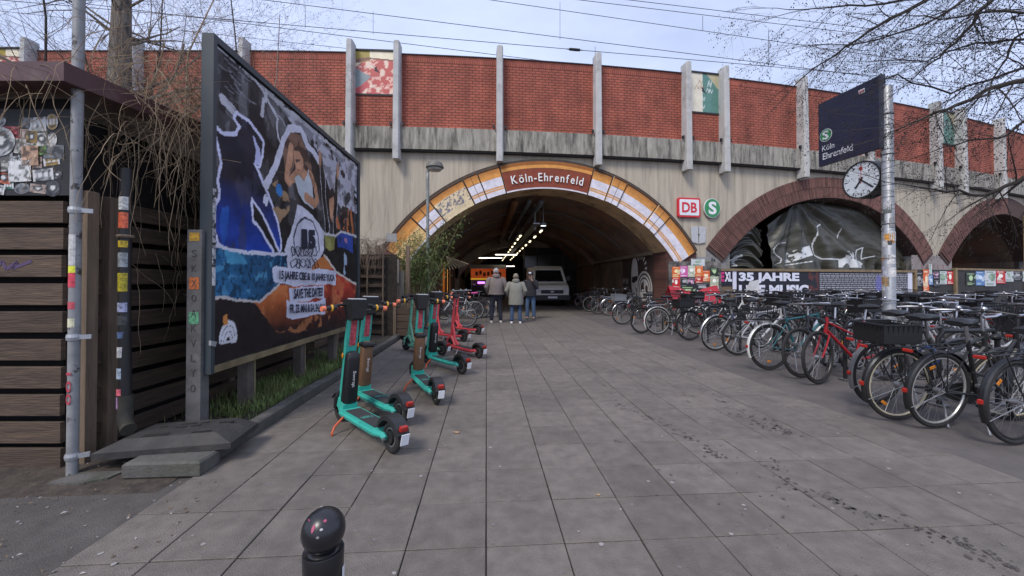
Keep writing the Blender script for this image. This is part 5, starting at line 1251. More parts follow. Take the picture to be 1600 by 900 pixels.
for (x, y, z) in [(-L2, -W2, 0), (L2, -W2, 0), (L2, W2, 0), (-L2, W2, 0), (-L2, -W2, .05), (L2, -W2, .04), (L2, W2, .04), (-L2, W2, .05), (-L2+.16, -W2+.06, .115), (L2-.13, -W2+.06, .11), (L2-.13, W2-.05, .11), (-L2+.16, W2-.05, .115)]: q.v.append((x, y, z))
q.f = [(3, 2, 1, 0), (0, 1, 5, 4), (1, 2, 6, 5), (2, 3, 7, 6), (3, 0, 4, 7), (4, 5, 9, 8), (5, 6, 10, 9), (6, 7, 11, 10), (7, 4, 8, 11), (8, 9, 10, 11)]
M_foot = mat('recycled_plastic', (.032, .030, .029), .75, var=.3, scale=9, bump=.6, bscale=40, dirt=(.06, .053, .047), dscale=5, dlo=.5, dhi=.75)
body = obj('foot_body', q, M_foot, t)
for x_, y_, w_, h_ in ((-.10, -.12, .16, .05), (.20, -.12, .12, .03), (.28, .06, .10, .03), (-.02, .02, .07, .03), (.08, .03, .06, .03), (.0, .09, .10, .025), (.11, .09, .05, .025), (-.16, .06, .05, .025)): obj('slot', MB().box((x_, y_, .1135), (w_, h_, .006)), M_void, t)  # slot depth is shade put into colour: near-black plates on top
t.rotation_euler = (0, -.03, .10)
kb = gp(255, 745)
tag(obj('concrete_block', MB().box((0, 0, .05), (.50, .2, .11), None, .014), M_kerb, None, False, (kb.x, kb.y+.08, 0), (0, 0, .0)), 'loose concrete kerb block under the edge of the plastic foot', 'block')
fl = MB(); fp = gp(130, 748); fl.prism([(-.16, -.06), (.05, -.08), (.17, -.02), (.2, .08), (-.1, .08)], 0, .018, lambda a, b, d: (fp.x+a, fp.y+b, d-.008)); tag(obj('footing', fl, M_kerb), 'flat concrete footing patch round the base of the steel pole', 'footing')

# ================================================================ ball-topped bollard
bz = px(508, 441, 1.0); bz.z = 0
t = thing('bollard', 'black ball-topped steel bollard with pink paint marks and peeling sticker', 'bollard', bz)
M_bol = mat('bollard_black', (.013, .013, .015), .33, var=.3, scale=12, coat=.1, dirt=(.06, .06, .06), dscale=14, dlo=.68, dhi=.75)
zt_ = px(505, 796, 1.0).z
obj('shaft', MB().lathe([(.055, 0), (.055, .02), (.047, .03), (.047, zt_-.16), (.048, zt_-.155), (.0495, zt_-.104), (.048, zt_-.100), (.038, zt_-.102), (.028, zt_-.095)], n=28), M_bol, t, True)
bl_ = obj('ball', MB().sphere((0, 0, zt_-.052), .0525, 28, 18, (1, 1, 1.02)), M_bol, t, True)
for a_, e_, w_, h_, c_ in ((-1.75, .62, .004, .010, (.35, .06, .12)), (-1.1, .88, .004, .004, (.35, .06, .12)), (-2.4, .85, .007, .002, (.2, .03, .08)), (-1.45, .25, .004, .003, (.2, .2, .2)), (-1.3, .55, .004, .003, (.4, .4, .4))):
    n_ = Vector((math.cos(a_)*math.cos(e_), math.sin(a_)*math.cos(e_), math.sin(e_))); u_ = n_.cross(UP).normalized(); v_ = u_.cross(n_); q = MB(); c0 = Vector((0, 0, zt_-.052))+n_*.0535
    q.add([c0+u_*w_*math.cos(b)+v_*h_*math.sin(b)*random.uniform(.7, 1.1) for b in [i*PI/5 for i in range(10)]], [tuple(range(10))]); obj('paint_mark', q, mat('mark%.2f' % c_[0]+'%.2f' % c_[1], c_, .6), t)
wrap(t, .0495, zt_-.185, .05, PI*1.38, PI*1.72, mat('torn_sticker', (.10, .12, .115), .5, var=.5, scale=30)); q = MB()
for i in range(9):
    aa = PI*1.36+(PI*.36)*i/8
    for zz in (-.004, .004): q.v.append((.0505*math.cos(aa), .0505*math.sin(aa), zt_-.150-.008*math.sin(i/8*PI)+zz))
q.f = [(2*i, 2*i+2, 2*i+3, 2*i+1) for i in range(8)]; obj('sticker_edge', q, M_white, t); wrap(t, .0495, zt_-.19, .09, PI*1.96, PI*2.1, M_white)
# ================================================================ street lamp by the tunnel
lb = px(668, 441, 11.2); lb.z = 0; zl = px(666, 262, 11.2).z
t = thing('street_lamp', 'slim grey street lamp with flat round hood and sticker remains', 'street lamp', lb)
obj('post', MB().lathe([(.07, 0), (.07, .9), (.05, 1.0), (.042, zl-.1), (.038, zl+.02)], n=14), mat('lamp_post_paint', (.20, .21, .20), .5, .2, var=.3, scale=5, dirt=(.5, .5, .5), dscale=6, dlo=.58, dhi=.64), t, True)
obj('arm', MB().tube([(0, 0, zl-.02), (.02, 0, zl+.05), (.1, 0, zl+.07)], .03, 8), M_dullsteel, t)
obj('hood', MB().lathe([(.05, .20), (.20, .17), (.25, .08), (.26, .02), (.22, .0)], (.20, 0, zl-.02), 24), mat('lamp_hood', (.13, .125, .11), .6, var=.25), t, True); obj('lens', MB().lathe([(.22, -.005), (.18, -.06), (.05, -.08)], (.20, 0, zl-.02), 20), mat('lamp_lens', (.40, .39, .35), .3), t, True)
# ================================================================ scooters
def wheel_parts(par, x, r, w, hub=.05, spokes=5):
    wh = obj('wheel', MB().torus((0, 0, 0), r-w*.5, w*.5, 28, 10, 'y', sq=.9), M_rubber, par, True); wh.location = (x, 0, r)
    obj('rim', MB().torus((0, 0, 0), r-w*1.02, w*.16, 28, 6, 'y', sq=2.2), M_dullsteel, wh, True)
    q = MB(); q.lathe([(hub, -.03), (hub, .03)], n=14, m=Matrix.Rotation(PI/2, 3, 'X'))
    for k in range(spokes):
        a = 2*PI*k/spokes; q.bar((hub*.8*math.cos(a), 0, hub*.8*math.sin(a)), ((r-w)*math.cos(a), 0, (r-w)*math.sin(a)), .022, .018, (0, 1, 0))
    obj('hub', q, mat('hub_black', (.02, .02, .021), .5), wh)
    return wh
def make_scooter(colname, col, label, style='box', pack=None, lean=0.):
    t = thing('electric_scooter', label, 'scooter', group='rental scooters parked along the paving')
    C_ = mat('scooter_'+colname, col, .38, var=.10, scale=4, dirt=tuple(v*.35+.01 for v in col), dscale=9, dlo=.60, dhi=.72); CH = mat('scooter_black', (.018, .018, .019), .5, var=.2, scale=15)
    r = .125 if style == 'box' else .115; wb = 1.0
    wheel_parts(t, 0, r, .055); wheel_parts(t, wb, r, .055)
    dz = .165 if style == 'box' else .14
    q = MB(); q.prism([(.17, dz-.055), (.80, dz-.055), (.86, dz+.0), (.80, dz), (.17, dz), (.13, dz-.02)], -.085, .085, lambda a, b, d: (a, d, b)); obj('deck', q, C_, t)
    obj('deck_mat', MB().box((.45, 0, dz+.005), (.56, .135, .006), None, .002), mat('grip_mat', (.035, .036, .037), .9, bump=.6, bscale=200), t)
    for sg in (-1, 1): obj('deck_rail', MB().tube([(.14, sg*.088, dz-.025), (.80, sg*.088, dz-.025)], .014, 8), C_, t); obj('fork_end', MB().tube([(.15, sg*.075, dz-.03), (.04, sg*.062, r+.02), (0, sg*.06, r)], [.026, .024, .022], 8), C_, t)
    # rear fender with light and plate
    q = MB(); n = 9
    for i in range(n):
        a = R(20)+R(140)*i/(n-1)
        for sg, rr in ((-1, r+.010), (-1, r+.045), (1, r+.045), (1, r+.010)): q.v.append((math.cos(a)*rr*1.05, sg*(.052 if rr > r+.02 else .058), r+math.sin(a)*rr))
    for i in range(n-1):
        for j in range(4): q.f.append((i*4+j, i*4+(j+1) % 4, (i+1)*4+(j+1) % 4, (i+1)*4+j))
    q.f += [(0, 1, 2, 3), ((n-1)*4+3, (n-1)*4+2, (n-1)*4+1, (n-1)*4)]
    fe = obj('rear_fender', q, CH, t); obj('tail_light', MB().box((-.165, 0, r+.105), (.03, .06, .045), Matrix.Rotation(-.3, 3, 'Y'), .006), M_lamp, fe); obj('number_plate', MB().box((-.19, 0, r+.03), (.006, .065, .085), Matrix.Rotation(-.22, 3, 'Y')), M_white, fe)
    q = MB()
    for i in range(7):
        a = R(30)+R(120)*i/6
        for sg in (-1, 1): q.v.append((wb+math.cos(a)*(r+.02), sg*.045, r+math.sin(a)*(r+.02)))
    q.f = [(2*i, 2*i+1, 2*i+3, 2*i+2) for i in range(6)]; obj('front_fender', q, CH, t)
    # fork and steering stem
    fx, top = wb-.10, (.80, 1.10)
    for sg in (-1, 1): obj('fork_leg', MB().tube([(wb, sg*.055, r), (wb-.02, sg*.06, r+.11), (wb-.055, sg*.035, r+.17)], [.018, .02, .02], 8), CH if style == 'box' else C_, t)
    if style == 'box':
        q = MB(); sec = [((.935, .20), .05, .06), ((.915, .34), .05, .055), ((.89, .62), .042, .048), ((.865, .80), .052, .052), ((.84, .95), .045, .048), ((.825, 1.06), .036, .04)]
        for (x, z), a, b in sec: q.v += [(x-a, -b, z), (x+a*.8, -b*.7, z), (x+a*.8, b*.7, z), (x-a, b, z)]
        for i in range(len(sec)-1):
            for j in range(4): q.f.append((i*4+j, i*4+(j+1) % 4, (i+1)*4+(j+1) % 4, (i+1)*4+j))
        q.f += [(3, 2, 1, 0), tuple((len(sec)-1)*4+j for j in range(4))]; st = obj('stem', q, C_, t)
        obj('neck', MB().bar((.80, 0, .165), (.93, 0, .21), .13, .09), C_, t)
        obj('stem_sticker', MB().bar((.812, 0, .74), (.782, 0, .99), .055, .004, (1, 0, .12)), mat('sticker_red_white', (.36, .05, .07), .5, var=.8, scale=45), st)
        for sg in (-1, 1): obj('side_reflector', MB().sphere((.90, sg*.05, .64), .016, 8, 6, (1, .4, 1.6)), mat('amber_reflector', (.6, .2, .01), .3), st)
        # battery pack strapped to the rider's side of the stem
        cp = mat('pack_%s' % (pack or 'black'), (.016, .016, .017) if pack != 'brown' else (.16, .085, .045), .42, var=.2, scale=8)
        q = MB(); k_ = 10; lv = [(.205, .8), (.23, 1), (.62, .92), (.67, .8), (.69, .45)]
        for z, s_ in lv:
            x0 = .86-(z-.2)*.085
            for i in range(k_): a = 2*PI*i/k_; q.v.append((x0-.055*s_*math.copysign(abs(math.cos(a))**.6, math.cos(a))-.03, .068*s_*math.copysign(abs(math.sin(a))**.6, math.sin(a)), z))
        for i in range(len(lv)-1):
            for j in range(k_): q.f.append((i*k_+j, i*k_+(j+1) % k_, (i+1)*k_+(j+1) % k_, (i+1)*k_+j))
        q.f += [tuple(range(k_-1, -1, -1)), tuple((len(lv)-1)*k_+j for j in range(k_))]
        bp = obj('battery_pack', q, M_black if pack != 'brown' else cp, t, True)
        text('Swrqt', .08, (.745, 0, .44), (.085, 0, -1), (0, -1, 0), mat('pack_letter', (.6, .6, .6), .5), bp, fit=(.15, .035), name='pack_lettering')
        if pack == 'brown': obj('pack_cap', MB().box((.79, 0, .655), (.12, .135, .06), None, .02), M_black, bp)
        hz = 1.08; q = MB(); q.prism([(.70, hz-.08), (.72, hz-.10), (.84, hz-.10), (.87, hz+.06), (.84, hz+.09), (.68, hz+.09)], -.085, .085, lambda a, b, d: (a, d*(1 if b > hz else .6), b)); obj('console', q, CH, t); obj('display', MB().box((.75, 0, hz+.095), (.11, .13, .012), None, .004), mat('grey_screen', (.42, .43, .44), .25), t)
        text('TIER', .1, (.44, 0, dz+.0095), (0, 1, 0), (-1, 0, 0), mat('deck_letter', (.06, .30, .25) if colname == 'teal' else (.3, .3, .3), .6), t, fit=(.11, .05), name='deck_lettering').data.transform(Matrix.Identity(4))
        ks = [(.72, .09, .12), (.70, .17, .06), (.68, .20, .008), (.66, .205, .006)]
        obj('kickstand', MB().tube(ks, .011, 7), mat('kickstand_orange', (.50, .09, .03), .5), t); hy = .27
        M_g = mat('grip_orange', (.75, .20, .10), .6)
    else:
        q = MB(); q.tube([(wb-.06, 0, r+.15), (.90, 0, .55), (.855, 0, .98), (.85, 0, 1.06)], [.030, .029, .025, .024], 10); obj('stem', q, C_, t, True)
        obj('brace', MB().tube([(.66, 0, dz), (.80, 0, dz+.08), (.885, 0, .52)], [.03, .026, .02], 8), C_, t, True); obj('neck', MB().tube([(.78, 0, dz-.03), (.93, 0, r+.17)], .03, 8), C_, t, True)
        hz = 1.04; obj('console', MB().box((.83, 0, hz+.02), (.10, .09, .07), None, .015), CH, t); hy = .26
        M_g = mat('grip_coral', (.70, .22, .13), .6) if colname != 'mint' else M_black
        obj('kickstand', MB().tube([(.55, .08, .10), (.52, .15, .01)], .009, 6), M_dullsteel, t)
    obj('handlebar', MB().tube([(.78, -hy, hz+.01), (.82, -.12, hz+.04), (.82, .12, hz+.04), (.78, hy, hz+.01)], .014, 8), CH, t, True)
    for sg in (-1, 1):
        obj('grip', MB().tube([(.785, sg*(hy-.10), hz+.015), (.775, sg*(hy+.02), hz+.007)], .019, 10), CH, t, True); obj('grip_end', MB().tube([(.776, sg*(hy+.0), hz+.008), (.77, sg*(hy+.035), hz+.004)], .024, 10), M_g, t, True)
        obj('brake_lever', MB().tube([(.81, sg*(hy-.11), hz+.01), (.86, sg*(hy-.05), hz-.01), (.87, sg*(hy+.02), hz-.02)], .007, 6), CH, t)
        if style == 'box': obj('indicator_ring', MB().torus((.784, sg*(hy-.06), hz+.012), .022, .010, 12, 6, 'y'), mat('ring_yellow', (.65, .35, .03), .5), t)
    for sg in (-1, 1): obj('brake_cable', MB().tube([(.86, sg*(hy-.08), hz-.01), (.93, sg*.10, hz-.02), (.92, sg*.03, hz-.12), (.90, sg*.02, hz-.28)], .004, 5), M_black, t)
    for sg in (-1, 1): obj('axle_nut', MB().lathe([(.016, -.006), (.016, .006)], (0, sg*.075, r), 6, Matrix.Rotation(PI/2, 3, 'X')), M_dullsteel, t); obj('axle_nut', MB().lathe([(.016, -.006), (.016, .006)], (wb, sg*.075, r), 6, Matrix.Rotation(PI/2, 3, 'X')), M_dullsteel, t)
    return t
TEAL = (.045, .40, .32); MINT = (.16, .42, .27); CORAL = (.50, .055, .065)
def place2(t, rear, front, lean=0):
    a, b = gp(*rear), gp(*front); d = (b-a); t.location = a; t.rotation_euler = (lean, 0, math.atan2(d.y, d.x))
place2(make_scooter('teal', TEAL, 'teal scooter with black battery pack and yellow ringed grip by the kerb', 'box', 'black'), (612, 708), (533, 658), .04)
place2(make_scooter('teal', TEAL, 'teal scooter with brown battery pack, touching the black packed one', 'box', 'brown'), (625, 664), (548, 622), .04)
place2(make_scooter('teal', TEAL, 'teal scooter with brown pack standing alone, rear wheel towards the viewer', 'box', 'brown'), (681, 632), (646, 597), .03)
place2(make_scooter('teal', TEAL, 'teal scooter with black pack crossing behind the lone brown packed one', 'box', 'black'), (721, 585), (648, 562), .03)
place2(make_scooter('mint', MINT, 'slim mint green scooter with black grips beside the wooden planter', 'slim'), (690, 556), (622, 545), .03)
place2(make_scooter('coral', CORAL, 'coral red scooter with its rear wheel furthest onto the paving', 'slim'), (748, 560), (703, 548), .03)
place2(make_scooter('coral', CORAL, 'coral red scooter half hidden behind the teal scooters', 'slim'), (724, 534), (672, 527), .05)
place2(make_scooter('coral', CORAL, 'coral red scooter parked closest to the tunnel bicycles', 'slim'), (747, 523), (700, 516), .03)

# ================================================================ bicycles
WB, WR = 1.08, .345
MESH = {}
def shared(key, fn):
    if key not in MESH:
        me = fn()
        if isinstance(me, MB): me = me.mesh(key.split('|')[0]); fixnorm(me)
        me.polygons.foreach_set('use_smooth', [True]*len(me.polygons))
        try: me.set_sharp_from_angle(angle=R(40))
        except Exception: pass
        MESH[key] = me
    return MESH[key]
def put(name, key, fn, m, par, loc=None, rot=None):
    me = shared(key+'|'+m.name, fn)
    if not me.materials: me.materials.append(m)
    o = bpy.data.objects.new(name, me); COL.objects.link(o); o.parent = par
    if loc: o.location = loc
    if rot: o.rotation_euler = rot
    return o
def spokes_mb():
    q = MB()
    for k in range(28):
        a = 2*PI*k/28; s = .03 if k % 2 else -.03; b = a+.25*(1 if k % 4 < 2 else -1)
        q.tube([(.02*math.cos(b), s, .02*math.sin(b)), ((WR-.03)*math.cos(a), 0, (WR-.03)*math.sin(a))], .0016, 3, False)
    return q
def fender_mb(a0, a1):
    q = MB(); n = 16
    for i in range(n+1):
        a = a0+(a1-a0)*i/n
        for y, rr in ((-.026, WR+.012), (-.014, WR+.024), (.014, WR+.024), (.026, WR+.012)): q.v.append((math.cos(a)*rr, y, math.sin(a)*rr))
    for i in range(n):
        for j in range(3): q.f.append((i*4+j, i*4+j+1, i*4+5+j, i*4+4+j))
    return q
def tubes(lst):
    q = MB()
    for pts, r in lst: q.tube(pts, r, 8)
    return q
BB = (.45, 0, .285)
def frame_mb(kind):
    L = [([(.29, 0, .80), BB], .017), ([BB, (.0, .055, WR)], .010), ([BB, (.0, -.055, WR)], .010), ([(.31, 0, .70), (0, .055, WR)], .008), ([(.31, 0, .70), (0, -.055, WR)], .008), ([(.885, 0, .66), (.85, 0, .86)], .020), ([BB, (.875, 0, .70)], .019)]
    if kind == 'diamond': L.append(([(.30, 0, .755), (.855, 0, .83)], .016))
    elif kind == 'mixte': L.append(([(.345, 0, .57), (.855, 0, .80)], .015))
    else: L[-1] = ([BB, (.56, 0, .335), (.72, 0, .47), (.875, 0, .70)], .021); L.append(([(.36, 0, .50), (.52, 0, .46), (.70, 0, .58), (.86, 0, .80)], .015))
    return tubes(L)
def bar_mb(kind):
    if kind == 'city': p = [(.62, -.29, 1.02), (.72, -.27, 1.03), (.85, -.16, 1.04), (.86, 0, 1.02), (.85, .16, 1.04), (.72, .27, 1.03), (.62, .29, 1.02)]
    else: p = [(.83, -.30, 1.02), (.87, -.12, 1.03), (.88, 0, 1.02), (.87, .12, 1.03), (.83, .30, 1.02)]
    return tubes([(p, .012), ([(.85, 0, .86), (.845, 0, .99), (.865, 0, 1.03)], .013)])
def grip_mb(kind, s):
    return tubes([([(.62, s*.29, 1.02), (.72, s*.275, 1.03)], .017) if kind == 'city' else ([(.83, s*.30, 1.02), (.853, s*.19, 1.026)], .017)])
def saddle_mb():
    q = MB(); prof = [(-.13, .075, .0), (-.11, .085, .02), (-.05, .08, .03), (.03, .045, .024), (.10, .022, .018), (.135, .012, .005)]
    n = 10
    for x, w, h in prof:
        for i in range(n):
            a = 2*PI*i/n; q.v.append((x, w*math.cos(a), (h+.012 if math.sin(a) > 0 else .035)*math.sin(a)))
    for i in range(len(prof)-1):
        for j in range(n): q.f.append((i*n+j, i*n+(j+1) % n, (i+1)*n+(j+1) % n, (i+1)*n+j))
    q.f += [tuple(range(n)), tuple((len(prof)-1)*n+j for j in range(n))]
    return q
def rack_mb():
    return tubes([([(-.36, s*.055, .74), (.12, s*.05, .76), (.26, s*.01, .77)], .006) for s in (-1, 1)]+[([(-.36, -.055, .74), (-.36, .055, .74)], .006), ([(-.2, -.055, .745), (-.2, .055, .745)], .005), ([(0, -.055, .75), (0, .055, .75)], .005)]+[([(-.20, s*.06, .74), (0, s*.062, WR)], .005) for s in (-1, 1)]+[([(-.02, s*.06, .745), (0, s*.062, WR)], .005) for s in (-1, 1)])
def crank_mb():
    q = MB(); q.torus((BB[0], .045, BB[2]), .085, .007, 22, 5, 'y')
    for k in range(5): a = 2*PI*k/5; q.bar((BB[0], .045, BB[2]), (BB[0]+.085*math.cos(a), .045, BB[2]+.085*math.sin(a)), .014, .008, (0, 1, 0))
    q.tube([(BB[0], -.06, BB[2]), (BB[0], .06, BB[2])], .018, 8)
    q.bar((BB[0], .07, BB[2]), (BB[0]+.12, .07, BB[2]-.12), .014, .022, (0, 1, 0)); q.bar((BB[0], -.07, BB[2]), (BB[0]-.12, -.07, BB[2]+.12), .014, .022, (0, 1, 0))
    q.box((BB[0]+.125, .12, BB[2]-.122), (.085, .09, .022)); q.box((BB[0]-.125, -.12, BB[2]+.122), (.085, .09, .022)); return q
def chaincase_mb():
    q = MB(); q.prism([(-.06, WR-.035), (.02, WR-.055), (BB[0], BB[2]-.10), (BB[0]+.09, BB[2]-.05), (BB[0]+.10, BB[2]+.05), (BB[0], BB[2]+.10), (.0, WR+.05), (-.06, WR+.03)], .035, .06, lambda a, b, d: (a, d, b)); return q
def basket_mb(w, l, h, solid):
    q = MB()
    for z, k in ((0, .86), (h*.5, .93), (h, 1)):
        a, b = l/2*k, w/2*k; pts = [(-a, -b, z), (a, -b, z), (a, b, z), (-a, b, z), (-a, -b, z)]
        q.tube(pts, .006 if z == h else .004, 5)
    nn = 9
    for i in range(nn):
        f = -1+2*i/(nn-1)
        for p0, p1 in (((f*l/2*.86, -w/2*.86, 0), (f*l/2, -w/2, h)), ((f*l/2*.86, w/2*.86, 0), (f*l/2, w/2, h)), ((-l/2*.86, f*w/2*.86, 0), (-l/2, f*w/2, h)), ((l/2*.86, f*w/2*.86, 0), (l/2, f*w/2, h))): q.tube([p0, p1], .0035, 4, False)
    for i in range(7): f = -.8+1.6*i/6; q.tube([(f*l/2, -w/2*.86, 0), (f*l/2, w/2*.86, 0)], .003, 4, False)
    if solid:
        for sx, sy, dx, dy in ((0, -1, l*.93, .006), (0, 1, l*.93, .006), (-1, 0, .006, w*.93), (1, 0, .006, w*.93)): q.box((sx*l*.465, sy*w*.465, h*.48), (dx, dy, h*.9))
    return q
def make_bike(label, col, kind='diamond', fender=None, rack=True, basket=None, bars='city', rim='steel', saddle=None, steer=0., reflector=True, chaincase=False, group='bicycles in the parking rows', simple=False):
    t = thing('bicycle', label, 'bicycle', group=group)
    cn = 'bike_%.2f_%.2f_%.2f' % col; FC = mat(cn, col, .35, var=.1, scale=6)
    Fm = {None: None, 'black': mat('fender_black', (.014, .014, .015), .35), 'white': mat('fender_white', (.62, .62, .60), .35), 'steel': M_chrome, 'grey': mat('fender_grey', (.12, .12, .125), .4)}[fender]
    RM = {'steel': M_dullsteel, 'bright': mat('rim_bright', (.55, .55, .53), .35, .6), 'black': mat('rim_black', (.02, .02, .02), .4), 'cream': mat('rim_cream', (.42, .38, .28), .5)}[rim]
    put('frame', 'frame_'+kind, lambda: frame_mb(kind), FC, t)
    st = bpy.data.objects.new('steering', None)
    for x, nm in ((0, 'rear_wheel'), (WB, 'front_wheel')):
        w = put(nm, 'tyre', lambda: MB().torus((0, 0, 0), WR-.019, .019, 36, 8, 'y'), M_rubber, t, (x, 0, WR), (0, random.uniform(0, 6), steer if x else 0))
        put('rim', 'rim', lambda: MB().torus((0, 0, 0), WR-.046, .0095, 36, 6, 'y', sq=1.1), RM, w); put('spokes', 'spokes', spokes_mb, M_dullsteel, w); put('hub', 'hub', lambda: MB().tube([(0, -.06, 0), (0, -.03, 0), (0, -.028, 0), (0, .028, 0), (0, .03, 0), (0, .06, 0)], [.008, .01, .026, .026, .01, .008], 10), M_dullsteel, w)
    # the steered front end turns about the head tube
    ang_ = steer; piv = Vector((.9, 0, 0)); Rm = Matrix.Translation((.87, 0, 0)) @ Matrix.Rotation(ang_, 4, 'Z') @ Matrix.Translation((-.87, 0, 0))
    def steerput(*a, **k):
        o = put(*a, **k); o.matrix_basis = Rm @ o.matrix_basis; return o
    for o in t.children:
        if o.name.startswith('front_wheel'): p = Rm @ Vector((WB, 0, WR)); o.location = p
    steerput('fork', 'fork', lambda: tubes([([(.885, 0, .66), (.90, .05, .62), (.97, .052, .50), (WB, .052, WR)], .011), ([(.885, 0, .66), (.90, -.05, .62), (.97, -.052, .50), (WB, -.052, WR)], .011)]), FC, t)
    steerput('handlebar', 'handlebar_'+bars, lambda: bar_mb(bars), M_chrome if random.random() < .5 else M_black, t); 
    steerput('headlight', 'headlight', lambda: MB().lathe([(.01, -.04), (.03, -.02), (.036, .02), (.03, .03)], (.95, 0, .80), 12, Matrix.Rotation(PI/2, 3, 'Y')), M_black, t)
    if bars == 'city' : steerput('bell', 'bell', lambda: MB().sphere((.80, .2, 1.06), .025, 8, 6), M_chrome, t)
    put('saddle', 'saddle', saddle_mb, saddle or M_black, t, (.25, 0, .965+random.uniform(-.04, .05))); put('seat_post', 'seat_post', lambda: tubes([([(.29, 0, .78), (.255, 0, .96)], .013)]), M_chrome, t)
    steerput('brake_cables', 'cables', lambda: tubes([([(.80, s*.22, 1.03), (.95, s*.12, 1.04), (.97, s*.03, .92), (.90, s*.02, .78)], .0035) for s in (-1, 1)]), M_black, t)
    if random.random() < .4: put('cable_lock', 'lock', lambda: MB().torus((.30, 0, .62), .085, .010, 16, 6, 'x'), random.choice([M_black, M_black, mat('lock_blue', (.03, .06, .2), .5)]), t)
    if random.random() < .25: put('saddle_bag', 'saddle_bag', lambda: MB().box((.12, 0, .88), (.13, .07, .08), None, .02), M_black, t)
    put('crankset', 'crankset', crank_mb, M_dullsteel, t)
    if chaincase: put('chain_case', 'chaincase', chaincase_mb, M_black, t)
    else: put('chain', 'chain', lambda: tubes([([(BB[0], .045, BB[2]+.088), (0, .045, WR+.035)], .004), ([(BB[0], .045, BB[2]-.088), (0, .045, WR-.035)], .004)]), mat('chain_steel', (.06, .05, .045), .5, .7), t)
    if Fm:
        put('rear_fender', 'rfender', lambda: fender_mb(R(25), R(205)), Fm, t, (0, 0, WR)); steerput('front_fender', 'ffender', lambda: fender_mb(R(-15), R(150)) , Fm, t, loc=(WB, 0, WR), rot=(0, R(-28), 0))
        put('fender_stay', 'rstay', lambda: tubes([([(0, s*.05, WR), (-.33, s*.028, WR-.13)], .0035) for s in (-1, 1)]), M_dullsteel, t)
        if reflector: put('tail_light', 'tlight_f', lambda: MB().box((-.375, 0, WR+.02), (.02, .03, .045), None, .008), M_lamp, t)
    if rack:
        put('rack', 'rack', rack_mb, M_black if random.random() < .7 else M_dullsteel, t)
        if reflector: put('rear_reflector', 'rreflector', lambda: MB().box((-.372, 0, .725), (.015, .075, .03), None, .006), M_lamp, t)
    put('kickstand', 'kickstand', lambda: tubes([([(.36, -.07, .27), (.25, -.22, .012)], .009)]), M_dullsteel, t)
    if reflector: put('spoke_reflector', 'spoke_reflector', lambda: MB().box((.0, .012, .22), (.06, .006, .03), None, .003), mat('amber_reflector', (.6, .2, .01), .3), t, (0, 0, WR), (0, random.uniform(0, 6), 0))
    if basket:
        bm_ = {'wire': M_black, 'black': M_black, 'grey': mat('grey_crate', (.16, .17, .18), .6)}[basket[1]]
        if basket[0] == 'rear': put('basket', 'rbasket_'+basket[1], lambda: basket_mb(.32, .40, .18, basket[1] != 'wire'), bm_, t, (-.14, 0, .765))
        else: steerput('basket', 'fbasket_'+basket[1], lambda: basket_mb(.36, .28, .22, basket[1] != 'wire'), bm_, t, loc=(1.02, 0, .84))
    return t
BK = (.016, .016, .018)
def bike_at(t, wx, wy, heading, rear_out=True, lean=0.):
    """wheel facing the aisle touches the ground at (wx, wy); heading = direction the bicycle runs away from the aisle"""
    h = heading if rear_out else heading+PI
    t.rotation_euler = (lean, 0, h); t.location = (wx, wy, 0) if rear_out else (wx-WB*math.cos(h), wy-WB*math.sin(h), 0)
